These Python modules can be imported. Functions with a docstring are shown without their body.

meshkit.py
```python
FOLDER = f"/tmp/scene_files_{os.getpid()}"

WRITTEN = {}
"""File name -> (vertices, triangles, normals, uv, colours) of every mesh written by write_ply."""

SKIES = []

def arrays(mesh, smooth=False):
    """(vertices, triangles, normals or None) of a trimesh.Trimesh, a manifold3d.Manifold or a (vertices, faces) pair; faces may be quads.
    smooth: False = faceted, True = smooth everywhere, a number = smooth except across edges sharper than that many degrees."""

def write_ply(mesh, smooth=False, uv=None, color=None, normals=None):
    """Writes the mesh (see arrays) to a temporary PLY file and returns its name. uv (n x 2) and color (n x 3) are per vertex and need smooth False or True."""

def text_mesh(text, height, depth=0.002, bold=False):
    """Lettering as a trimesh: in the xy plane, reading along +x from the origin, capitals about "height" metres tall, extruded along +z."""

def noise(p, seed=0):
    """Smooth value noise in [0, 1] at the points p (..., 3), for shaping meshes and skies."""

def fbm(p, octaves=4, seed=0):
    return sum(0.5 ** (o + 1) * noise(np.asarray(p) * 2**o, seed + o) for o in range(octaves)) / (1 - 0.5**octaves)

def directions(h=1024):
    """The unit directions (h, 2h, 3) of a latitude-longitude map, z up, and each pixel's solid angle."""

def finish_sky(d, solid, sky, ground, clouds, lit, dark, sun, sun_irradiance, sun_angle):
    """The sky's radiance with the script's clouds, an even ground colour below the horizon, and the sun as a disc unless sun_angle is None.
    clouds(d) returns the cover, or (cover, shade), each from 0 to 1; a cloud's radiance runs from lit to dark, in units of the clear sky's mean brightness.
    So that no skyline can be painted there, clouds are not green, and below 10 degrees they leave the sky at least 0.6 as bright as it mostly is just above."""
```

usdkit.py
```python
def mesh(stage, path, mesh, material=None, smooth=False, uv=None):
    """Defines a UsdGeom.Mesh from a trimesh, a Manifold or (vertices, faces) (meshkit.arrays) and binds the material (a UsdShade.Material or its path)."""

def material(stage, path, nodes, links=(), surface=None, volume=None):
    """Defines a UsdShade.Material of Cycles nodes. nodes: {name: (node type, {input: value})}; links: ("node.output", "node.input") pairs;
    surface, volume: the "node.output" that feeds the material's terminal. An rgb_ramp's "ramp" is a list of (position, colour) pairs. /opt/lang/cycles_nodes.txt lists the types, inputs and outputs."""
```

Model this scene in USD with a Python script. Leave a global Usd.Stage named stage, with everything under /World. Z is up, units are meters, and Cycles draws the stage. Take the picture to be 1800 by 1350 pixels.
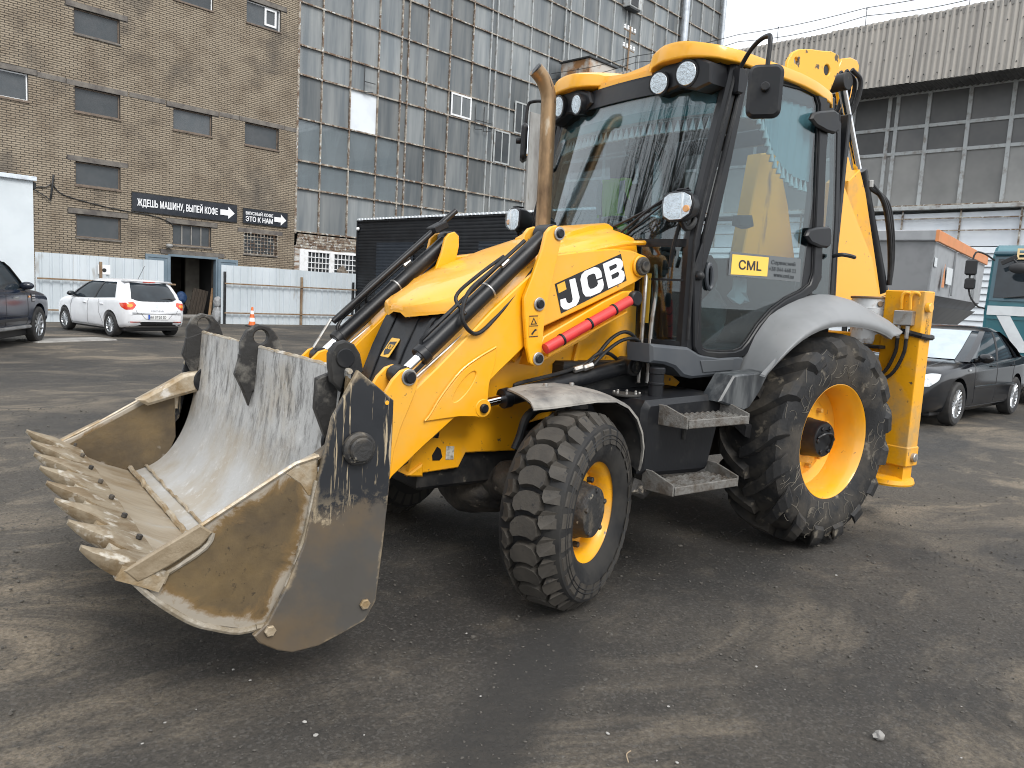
import math, random
import numpy as np
import trimesh, manifold3d, shapely
import shapely.geometry as sg
import mapbox_earcut as earcut
import usdkit, meshkit
from pxr import Usd, UsdGeom, UsdLux, UsdShade, Gf, Sdf, Vt

stage = Usd.Stage.CreateInMemory()
UsdGeom.SetStageUpAxis(stage, 'Z'); UsdGeom.SetStageMetersPerUnit(stage, 1.0)
UsdGeom.Xform.Define(stage, '/World'); UsdGeom.Scope.Define(stage, '/World/Looks')
rng = np.random.default_rng(7); random.seed(7)
V = lambda *a: np.array(a, float)

# ------------------------------------------------------------------ camera, sky, sun, exposure
CAM = UsdGeom.Camera.Define(stage, '/World/camera')
CAM.CreateHorizontalApertureAttr(36.0); CAM.CreateVerticalApertureAttr(27.0)
CAM.CreateFocalLengthAttr(26.890)
CAM.CreateFStopAttr(0.0)
CAM.CreateExposureAttr(0.84)
CAM.AddTransformOp().Set(Gf.Matrix4d(-0.807668, 0.587134, 0.054275, 0.000000, -0.023842, -0.124493, 0.991934, 0.000000, 0.589155, 0.799859, 0.114548, 0.000000, 4.720340, 3.841715, 1.560696, 1.000000))

SUN_EL, SUN_AZ = math.radians(46), math.radians(82)      # azimuth measured from +x towards +y
sun_dir = V(math.cos(SUN_EL)*math.cos(SUN_AZ), math.cos(SUN_EL)*math.sin(SUN_AZ), math.sin(SUN_EL))
sky_mat = usdkit.material(stage, '/World/Looks/sky_look', {
    'tc': ('texture_coordinate', {}), 'g': ('geometry', {}),
    'sky': ('sky_texture', {'sky_type': 'single_scattering', 'sun_disc': False, 'sun_elevation': SUN_EL,
                            'sun_rotation': math.atan2(sun_dir[0], sun_dir[1]), 'air_density': 1.0, 'aerosol_density': 2.0}),
    'n1': ('noise_texture', {'scale': 2.2, 'detail': 6, 'roughness': .55}),
    'cloud': ('rgb_ramp', {'ramp': [(0.0, (8.6, 9.1, 9.7)), (.42, (9.6, 10.0, 10.5)), (.7, (11.5, 11.8, 12.1)), (1.0, (12.5, 12.7, 12.9))]}),
    'mix': ('mix', {'fac': .88}),
    'sep': ('separate_xyz', {}), 'el': ('map_range', {'from_min': 0.0, 'from_max': 1.0, 'to_min': .86, 'to_max': 1.12, 'clamp': True}), 'grad': ('mix', {'mix_type': 'multiply', 'fac': 1.0}),
    'bg': ('background_shader', {'strength': 0.09})},
    [('tc.generated', 'n1.vector'), ('n1.fac', 'cloud.fac'), ('sky.color', 'mix.color1'), ('g.position', 'sep.vector'), ('sep.z', 'el.value'), ('cloud.color', 'grad.color1'), ('el.result', 'grad.color2'), ('grad.color', 'mix.color2'),
     ('mix.color', 'bg.color')], surface='bg.background')
sky = UsdLux.DomeLight.Define(stage, '/World/sky')
UsdShade.MaterialBindingAPI.Apply(sky.GetPrim()).Bind(sky_mat)
sky.GetPrim().SetCustomDataByKey('kind', 'structure')
sun = UsdLux.DistantLight.Define(stage, '/World/sun')
sun.CreateIntensityAttr(0.38); sun.CreateAngleAttr(25.0); sun.CreateColorAttr(Gf.Vec3f(1.0, .97, .93)); sun.CreateNormalizeAttr(True)
_z = Gf.Vec3d(*map(float, sun_dir))
sun.AddTransformOp().Set(Gf.Matrix4d().SetRotate(Gf.Rotation(Gf.Vec3d(0, 0, 1), _z)))
sun.GetPrim().SetCustomDataByKey('kind', 'structure')

# ------------------------------------------------------------------ objects
count = {}
def numbered(path):
    k = count.get(path, 0); count[path] = k + 1
    return path if k == 0 else f'{path}_{k:03d}'

class Thing:
    """A thing: an Xform at its base; its parts are meshes below it. Parts are given in world metres unless local=True."""
    def __init__(s, name, label=None, cat=None, loc=(0, 0, 0), rz=0.0, group=None, kind=None):
        s.path = numbered('/World/' + name); s.loc = V(*loc); s.rz = rz
        x = UsdGeom.Xform.Define(stage, s.path); x.AddTranslateOp().Set(Gf.Vec3d(*map(float, loc)))
        if rz: x.AddRotateZOp().Set(math.degrees(rz))
        s.prim = x.GetPrim(); tag(s.prim, label, cat, group, kind)
    def local(s, v):
        v = np.asarray(v, float) - s.loc
        c, n = math.cos(-s.rz), math.sin(-s.rz)
        return np.stack([c*v[:, 0] - n*v[:, 1], n*v[:, 0] + c*v[:, 1], v[:, 2]], 1)
    def add(s, name, g, mat, parent=None, smooth=35, label=None, kind=None, local=False):
        base = (parent or s.path)
        p = numbered(base + '/' + name)
        v, f = g
        if not local: v = s.local(v)
        m = usdkit.mesh(stage, p, (v, f), mat, smooth)
        if label: m.GetPrim().SetCustomDataByKey('label', label)
        if kind: m.GetPrim().SetCustomDataByKey('kind', kind)
        return p
    def empty(s, name, label=None):
        """A part made of sub-parts."""
        p = numbered(s.path + '/' + name)
        x = UsdGeom.Xform.Define(stage, p)
        if label: x.GetPrim().SetCustomDataByKey('label', label)
        return p

def tag(prim, label=None, cat=None, group=None, kind=None):
    for k, t in (('label', label), ('category', cat), ('group', group), ('kind', kind)):
        if t: prim.SetCustomDataByKey(k, t)

def single(name, g, mat, label=None, cat=None, group=None, kind=None, smooth=35):
    m = usdkit.mesh(stage, numbered('/World/' + name), g, mat, smooth)
    tag(m.GetPrim(), label, cat, group, kind); return m.GetPrim()

# ------------------------------------------------------------------ shapes: every function returns (vertices, triangles)
def cat(*gs):
    gs = [g for g in (gs[0] if len(gs) == 1 and isinstance(gs[0], list) else gs)]
    vs, fs, n = [], [], 0
    for v, f in gs:
        vs.append(np.asarray(v, float)); fs.append(np.asarray(f, int) + n); n += len(v)
    return np.vstack(vs), np.vstack(fs)

def orient(g):
    v, f = g
    a, b, c = v[f[:, 0]], v[f[:, 1]], v[f[:, 2]]
    return (v, f[:, ::-1]) if np.einsum('ij,ij->i', a - v.mean(0), np.cross(b - v.mean(0), c - v.mean(0))).sum() < 0 else (v, f)

def tri(rings):
    pts = np.vstack(rings); ends = np.cumsum([len(r) for r in rings]).astype(np.uint32)
    return pts, earcut.triangulate_float64(pts.astype(np.float64), ends).reshape(-1, 3).astype(int)

def signed(r): x, y = r[:, 0], r[:, 1]; return .5 * np.sum(x * np.roll(y, -1) - np.roll(x, -1) * y)

def inset(r, b):
    """The ring r moved inwards by b (mitred; r runs anticlockwise)."""
    e = np.roll(r, -1, 0) - r; e /= np.maximum(np.linalg.norm(e, axis=1, keepdims=True), 1e-9)
    n = np.stack([-e[:, 1], e[:, 0]], 1); m = n + np.roll(n, 1, 0)
    m /= np.maximum((m * m).sum(1, keepdims=True), .5) / 2
    return r + m * b

def dedupe(r):
    r = np.asarray(r, float)
    return r[np.linalg.norm(r - np.roll(r, -1, 0), axis=1) > 1e-6]

def prism(poly, a0, a1, axis='y', bevel=0.0, holes=()):
    """A flat outline with thickness from a0 to a1 along axis, its edges bevelled."""
    rings = [dedupe(poly)] + [dedupe(h) for h in holes]
    rings = [r if (signed(r) > 0) == (i == 0) else r[::-1] for i, r in enumerate(rings)]
    a0, a1 = min(a0, a1), max(a0, a1)
    if bevel:
        cap = [inset(r, bevel) for r in rings]
        levels = [(cap, a0), (rings, a0 + bevel), (rings, a1 - bevel), (cap, a1)]
    else: levels = [(rings, a0), (rings, a1)]
    pts, t = tri(levels[0][0]); n = len(pts)
    vs = [np.c_[np.vstack(rs), np.full(n, a)] for rs, a in levels]
    fs = [t[:, ::-1], t + n * (len(levels) - 1)]
    for k in range(len(levels) - 1):
        o = 0
        for r in rings:
            i = np.arange(len(r)) + o; j = np.roll(i, -1); o += len(r)
            A, B, Cc, D = i + k*n, j + k*n, j + (k+1)*n, i + (k+1)*n
            fs += [np.c_[A, B, Cc], np.c_[A, Cc, D]]
    v = np.vstack(vs); f = np.vstack(fs)
    p = {'y': v[:, [0, 2, 1]], 'z': v, 'x': v[:, [2, 0, 1]]}[axis]
    return orient((p, f))

def rect(x0, y0, x1, y1): return V((x0, y0), (x1, y0), (x1, y1), (x0, y1)) if False else np.array([(x0, y0), (x1, y0), (x1, y1), (x0, y1)], float)
def box(x0, y0, z0, x1, y1, z1, bevel=0.0): return prism(rect(x0, y0, x1, y1), z0, z1, 'z', bevel)

def grid(P, close_u=False, close_v=False):
    """Triangles of an (m, n, 3) array of points."""
    P = np.asarray(P, float); m, n = P.shape[:2]
    i = np.arange(m if close_u else m - 1); j = np.arange(n if close_v else n - 1)
    I, J = np.meshgrid(i, j, indexing='ij'); I2, J2 = (I + 1) % m, (J + 1) % n
    a, b, c, d = I*n + J, I2*n + J, I2*n + J2, I*n + J2
    f = np.stack([np.stack([a, b, c], -1), np.stack([a, c, d], -1)], 2).reshape(-1, 3)
    return P.reshape(-1, 3), f

def loft(S):
    """A closed solid through the rings S (m, n, 3), ends capped."""
    S = np.asarray(S, float); m, n = S.shape[:2]
    v, f = grid(S, False, True)
    c = np.array([S[0].mean(0), S[-1].mean(0)]); k = np.arange(n)
    f = np.vstack([f, np.c_[np.full(n, m*n), k, (k+1) % n], np.c_[np.full(n, m*n+1), (m-1)*n + (k+1) % n, (m-1)*n + k]])
    return orient((np.vstack([v, c]), f))

def curve(pts, k=6):
    """A smooth (Catmull-Rom) path through the points."""
    p = np.asarray(pts, float); q = np.vstack([2*p[0] - p[1], p, 2*p[-1] - p[-2]]); out = []
    for i in range(len(p) - 1):
        a, b, c, d = q[i:i+4]
        for t in np.arange(k) / k:
            out.append(.5 * (2*b + (c - a)*t + (2*a - 5*b + 4*c - d)*t*t + (3*b - a - 3*c + d)*t**3))
    return np.array(out + [p[-1]])

def tube(path, r, n=10, smooth=0, cap=True):
    p = curve(path, smooth) if smooth else np.asarray(path, float)
    r = np.broadcast_to(np.asarray(r, float), (len(p),)) if np.ndim(r) == 0 or len(np.atleast_1d(r)) == len(p) else np.interp(np.linspace(0, 1, len(p)), np.linspace(0, 1, len(r)), r)
    d = np.diff(p, axis=0); L = np.linalg.norm(d, axis=1)
    for i in range(len(d)):
        if L[i] < 1e-9: d[i] = d[i-1] if i else (d[np.argmax(L > 1e-9)] )
    d /= np.linalg.norm(d, axis=1, keepdims=True)
    t = np.vstack([d[0], d[:-1] + d[1:], d[-1]]); t /= np.linalg.norm(t, axis=1, keepdims=True)
    a = np.cross(t[0], [0, 0, 1.0] if abs(t[0][2]) < .9 else [1.0, 0, 0]); a /= np.linalg.norm(a)
    ang = np.arange(n) * 2 * math.pi / n; S = []
    for i in range(len(p)):
        a = a - t[i] * (a @ t[i]); a /= np.linalg.norm(a); b = np.cross(t[i], a)
        S.append(p[i] + r[i] * (np.cos(ang)[:, None] * a + np.sin(ang)[:, None] * b))
    return loft(S) if cap else grid(np.array(S), False, True)

def cyl(p0, p1, r, n=20, bevel=.004):
    p0, p1 = np.asarray(p0, float), np.asarray(p1, float); u = (p1 - p0) / np.linalg.norm(p1 - p0)
    return tube([p0, p0 + u*1e-5, p0 + u*bevel, p1 - u*bevel, p1 - u*1e-5, p1], [r - bevel, r - bevel, r, r, r - bevel, r - bevel], n)

def lathe(prof, c, axis='y', n=48, closed=False):
    """prof: (radius, offset along axis) pairs turned about the axis through c."""
    prof = np.asarray(prof, float); t = np.arange(n) * 2 * math.pi / n
    r, a = prof[:, 0][:, None], np.broadcast_to(prof[:, 1][:, None], (len(prof), n))
    x, z = r * np.cos(t), r * np.sin(t)
    P = {'y': np.stack([x, a, z], -1), 'z': np.stack([x, z, a], -1), 'x': np.stack([a, x, z], -1)}[axis] + np.asarray(c, float)
    return orient(grid(P, closed, True))

def rot(g, c, ang, axis='z'):
    v, f = g; c = np.asarray(c, float); w = v - c; s, k = math.sin(ang), math.cos(ang)
    i, j = {'z': (0, 1), 'y': (2, 0), 'x': (1, 2)}[axis]
    q = w.copy(); q[:, i] = k*w[:, i] - s*w[:, j]; q[:, j] = s*w[:, i] + k*w[:, j]
    return q + c, f

def mirror(g): v, f = g; return v * [1, -1, 1], f[:, ::-1]
def move(g, d): return g[0] + np.asarray(d, float), g[1]
def scale(g, s): return g[0] * np.asarray(s, float), g[1]
def resample(r, n):
    """n points evenly along a closed ring."""
    r = np.vstack([r, r[:1]]); s = np.r_[0, np.cumsum(np.linalg.norm(np.diff(r, axis=0), axis=1))]
    t = np.linspace(0, s[-1], n, endpoint=False)
    return np.stack([np.interp(t, s, r[:, k]) for k in range(r.shape[1])], 1)
def roundrect(w, h, r, n=5, c=(0, 0)):
    out = []
    for sx, sy, a in ((1, 1, 0), (-1, 1, 90), (-1, -1, 180), (1, -1, 270)):
        for t in np.linspace(0, 90, n):
            q = math.radians(a + t); out.append((c[0] + sx*(w/2 - r) + r*math.cos(q), c[1] + sy*(h/2 - r) + r*math.sin(q)))
    return np.array(out)
def circle(c, r, n=20, r2=None, tilt=0):
    t = np.arange(n) * 2 * math.pi / n; x, y = r*np.cos(t), (r2 or r)*np.sin(t)
    return np.stack([c[0] + x*math.cos(tilt) - y*math.sin(tilt), c[1] + x*math.sin(tilt) + y*math.cos(tilt)], 1)
def frame_map(o, ux, uy, g, uz=None):
    """g's xyz laid along the unit vectors ux, uy and their normal, from o."""
    v, f = g; ux, uy = np.asarray(ux, float), np.asarray(uy, float); uz = np.cross(ux, uy) if uz is None else np.asarray(uz, float)
    return np.asarray(o, float) + v[:, :1]*ux + v[:, 1:2]*uy + v[:, 2:3]*uz, f
def text(s, h, depth=.002, bold=False, width=None):
    m = meshkit.text_mesh(s, h, depth, bold); v = np.array(m.vertices)
    if width: v[:, 0] *= width / (v[:, 0].max() - v[:, 0].min())
    v[:, 0] -= v[:, 0].min()
    return v, np.array(m.faces)
def clean(g):
    """As a manifold3d solid."""
    v, f = g
    m = trimesh.Trimesh(v, f, process=True); m.merge_vertices()
    return manifold3d.Manifold(manifold3d.Mesh(np.asarray(m.vertices, np.float32), np.asarray(m.faces, np.uint32)))
def solid(m): q = m.to_mesh(); return np.array(q.vert_properties[:, :3], float), np.array(q.tri_verts, int)

# ------------------------------------------------------------------ materials
L = '/World/Looks/'
def M(name, c, rough=.5, c2=None, scale=6.0, lo=.45, hi=.65, metal=0.0, metal2=None, rough2=None, bump=0.0, bscale=None, stretch=None,
      c3=None, s3=40.0, lo3=.6, hi3=.7, coat=0.0, detail=6, emit=None, spec=.5, lev=.5, rnd=0.0, distort=0.0, island=0.0):
    """Principled material: colour c, with patches of c2 (noise of the given scale between lo and hi) and specks of c3; light relief by bump."""
    N = {'g': ('geometry', {}), 'p': ('principled_bsdf', {'base_color': c, 'roughness': rough, 'metallic': metal, 'coat_weight': coat, 'coat_roughness': .08, 'specular_ior_level': lev})}
    K = []; pos = 'g.position'
    if stretch is not None:
        N['map'] = ('mapping', {'scale': stretch}); K.append(('g.position', 'map.vector')); pos = 'map.vector'
    col = None
    if c2 is not None:
        N['n'] = ('noise_texture', {'scale': scale, 'detail': detail, 'roughness': .62, 'distortion': distort}); K.append((pos, 'n.vector'))
        N['r'] = ('map_range', {'from_min': lo, 'from_max': hi, 'clamp': True}); K.append(('n.fac', 'r.value'))
        N['m'] = ('mix', {'color1': c, 'color2': c2}); K.append(('r.result', 'm.fac')); col = 'm.color'
        if rough2 is not None:
            N['rr'] = ('map_range', {'to_min': rough, 'to_max': rough2}); K += [('r.result', 'rr.value'), ('rr.result', 'p.roughness')]
        if metal2 is not None:
            N['mr'] = ('map_range', {'to_min': metal, 'to_max': metal2}); K += [('r.result', 'mr.value'), ('mr.result', 'p.metallic')]
    if c3 is not None:
        N['n3'] = ('noise_texture', {'scale': s3, 'detail': 4, 'roughness': .6}); K.append((pos, 'n3.vector'))
        N['r3'] = ('map_range', {'from_min': lo3, 'from_max': hi3, 'clamp': True}); K.append(('n3.fac', 'r3.value'))
        N['m3'] = ('mix', {'color1': c, 'color2': c3}); K.append(('r3.result', 'm3.fac'))
        if col: K.append((col, 'm3.color1'))
        col = 'm3.color'
    if rnd or island:
        N['oi'] = ('object_info', {}); src = 'oi.random'
        if island: src = 'g.random_per_island'
        a = island or rnd
        N['vr'] = ('map_range', {'to_min': 1 - a, 'to_max': 1 + a}); K.append((src, 'vr.value'))
        N['hs'] = ('hsv', {'color': c}); K.append(('vr.result', 'hs.value'))
        if col: K.append((col, 'hs.color'))
        col = 'hs.color'
    if col: K.append((col, 'p.base_color'))
    if bump:
        N['bn'] = ('noise_texture', {'scale': bscale or scale * 4, 'detail': 5, 'roughness': .6}); K.append((pos, 'bn.vector'))
        N['b'] = ('bump', {'strength': bump, 'distance': .02}); K += [('bn.fac', 'b.height'), ('b.normal', 'p.normal')]
    return usdkit.material(stage, L + name, N, K, surface='p.BSDF')

def glass(name, tint=(.8, .85, .86), rough=.0, ior=1.5, boost=0.0, dust=None):
    """A pane: clear straight through, mirror-like by Fresnel."""
    N = {'t': ('transparent_bsdf', {'color': tint}), 's': ('glossy_bsdf', {'color': (1, 1, 1), 'roughness': rough}), 'fr': ('fresnel', {'IOR': ior}), 'gb': ('geometry', {}), 'io': ('mix_float', {'a': ior, 'b': 1/ior}),
         'a': ('math', {'math_type': 'add', 'value2': boost}), 'x': ('mix_closure', {})}
    K = [('gb.backfacing', 'io.fac'), ('io.result', 'fr.IOR'), ('fr.fac', 'a.value1'), ('a.value', 'x.fac'), ('t.BSDF', 'x.closure1'), ('s.BSDF', 'x.closure2')]
    out = 'x.closure'
    if dust:
        N.update({'g': ('geometry', {}), 'n': ('noise_texture', {'scale': dust[0], 'detail': 5}), 'r': ('map_range', {'from_min': .35, 'from_max': .75, 'to_min': dust[3], 'to_max': dust[2], 'clamp': True}),
                  'd': ('diffuse_bsdf', {'color': dust[1]}), 'x2': ('mix_closure', {})})
        K += [('g.position', 'n.vector'), ('n.fac', 'r.value'), ('r.result', 'x2.fac'), ('x.closure', 'x2.closure1'), ('d.BSDF', 'x2.closure2')]; out = 'x2.closure'
    return usdkit.material(stage, L + name, N, K, surface=out)


# ------------------------------------------------------------------ looks of the setting
brick_m = M('brick_look', (.56, .465, .345), .9, (.38, .30, .215), 1.1, .42, .66, island=.46, bump=.3, bscale=60, c3=(.22, .195, .165), s3=.55, lo3=.54, hi3=.78)
mortar_m = M('mortar_look', (.085, .075, .062), .95, (.05, .045, .04), 3, bump=.3, bscale=40)
concrete_m = M('concrete_look', (.27, .26, .24), .9, (.15, .14, .13), 2.2, .4, .7, bump=.3, bscale=30)
dark_conc_m = M('dirty_concrete_look', (.17, .155, .135), .9, (.09, .08, .075), 3, .4, .65, bump=.3, bscale=30)
render_m = M('white_render_look', (.60, .65, .68), .85, (.52, .57, .60), .8, .4, .7, bump=.12, bscale=25)
trim_m = M('roof_trim_look', (.62, .68, .74), .45, (.4, .42, .45), 3, .5, .7)
pane_m = M('grimy_pane_look', (.120, .136, .146), .38, (.235, .245, .242), 1.3, .38, .72, rough2=.6, stretch=(1.6, 1.6, .14), rnd=.34, lev=.35)
pane2_m = M('hall_pane_look', (.095, .097, .098), .4, (.15, .148, .144), .5, .40, .70, rough2=.55, rnd=.30, lev=.3)
pane3_m = M('hall_lower_pane_look', (.19, .19, .184), .4, (.28, .278, .266), .35, .38, .66, rough2=.55, rnd=.30, lev=.3)
shade_pane_m = M('dull_window_look', (.065, .074, .08), .28, (.085, .09, .095), 2.5, .4, .7, rnd=.35, lev=.35)
clear_m = glass('thin_window_look', (.75, .8, .82), .02, 1.5, .04, (.7, (.21, .24, .255), .62, .40))
rust_frame_m = M('peeling_frame_look', (.36, .325, .27), .7, (.13, .085, .055), 3.2, .40, .56, stretch=(1, 1, 1), bump=.4, bscale=30, c3=(.55, .56, .54), s3=9, lo3=.55, hi3=.66)
hall_frame_m = M('hall_frame_look', (.40, .42, .42), .7, (.22, .2, .18), 3, .5, .68, bump=.2, bscale=25)
white_frame_m = M('white_frame_look', (.78, .79, .80), .4, (.6, .6, .58), 5, .5, .7)
brown_frame_m = M('brown_frame_look', (.16, .12, .09), .7, (.09, .07, .055), 6, bump=.3)
fence_m = M('galvanised_sheet_look', (.56, .61, .645), .45, (.44, .49, .52), .9, .4, .7, rough2=.6, stretch=(1, 1, .35), c3=(.30, .28, .25), s3=1.6, lo3=.64, hi3=.74)
rust_m = M('rusty_steel_look', (.17, .105, .06), .8, (.26, .19, .12), 7, .4, .65, bump=.3)
wood_m = M('old_wood_look', (.05, .038, .028), .85, (.025, .02, .015), 5, stretch=(4, 4, .6), bump=.3)
door_m = M('blue_grey_door_look', (.13, .18, .22), .55, (.17, .22, .26), 2.5)
black_metal_m = M('black_sheet_look', (.009, .010, .012), .5, (.016, .018, .021), 2, .4, .7, lev=.3)
slate_metal_m = M('slate_sheet_look', (.020, .026, .035), .5, (.028, .034, .043), 2, lev=.3)
asbestos_m = M('weathered_sheet_look', (.33, .31, .28), .9, (.255, .24, .22), 1.6, .42, .70, stretch=(1.2, 1.2, .10), bump=.15, bscale=25, c3=(.43, .40, .35), s3=.35, lo3=.5, hi3=.75)
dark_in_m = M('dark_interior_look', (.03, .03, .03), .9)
black_m = M('black_plastic_look', (.012, .013, .014), .45, (.03, .031, .033), 8, .45, .7, bump=.05, bscale=90)
sign_m = M('black_banner_look', (.012, .015, .022), .35, (.02, .023, .03), 4, bump=.25, bscale=4)
white_m = M('white_print_look', (.80, .81, .82), .5)
curtain_m = M('curtain_look', (.42, .43, .42), .9, (.3, .31, .3), 3)
white_sheet_m = M('white_sheet_look', (.66, .70, .73), .5, (.58, .62, .66), .7, bump=.2, bscale=1.5)
steel_pipe_m = M('zinc_pipe_look', (.50, .53, .56), .35, (.38, .4, .42), 3, metal=.6)
cone_m = M('orange_cone_look', (.75, .16, .03), .5, (.5, .12, .04), 9)

# ------------------------------------------------------------------ ground
P0, DW, NW, UH = V(-3.287, -29.504, 0), V(-0.98367, -0.17997, 0), V(-0.17997, 0.98367, 0), 20.980
CP = V(4.72, 3.842, 0)
def ground_z(x, y):
    return 0.0 * np.asarray(x, float)
def make_ground():
    r = np.r_[0, np.geomspace(.25, 14, 150), np.geomspace(14.6, 900, 60)]
    a = np.linspace(0, 2*math.pi, 301)[:-1]
    R, A = np.meshgrid(r, a, indexing='ij'); x, y = 1.5 + R*np.cos(A), 1.5 + R*np.sin(A)
    p = np.stack([x, y, 0*x], -1)
    z = ground_z(x, y) + .035*(meshkit.fbm(p*.45, 3, 3) - .5)*np.clip(R/3, 0, 1) + .010*(meshkit.fbm(p*2.4, 3, 5) - .5)
    fade = np.exp(-((R/9.)**4)); z += .012*(meshkit.fbm(p*7, 3, 8) - .5)*fade
    z[R > 60] -= .0
    v, f = grid(np.stack([x, y, z - .012], -1), False, True)
    return orient((v, f)) if False else (v, f)
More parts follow.
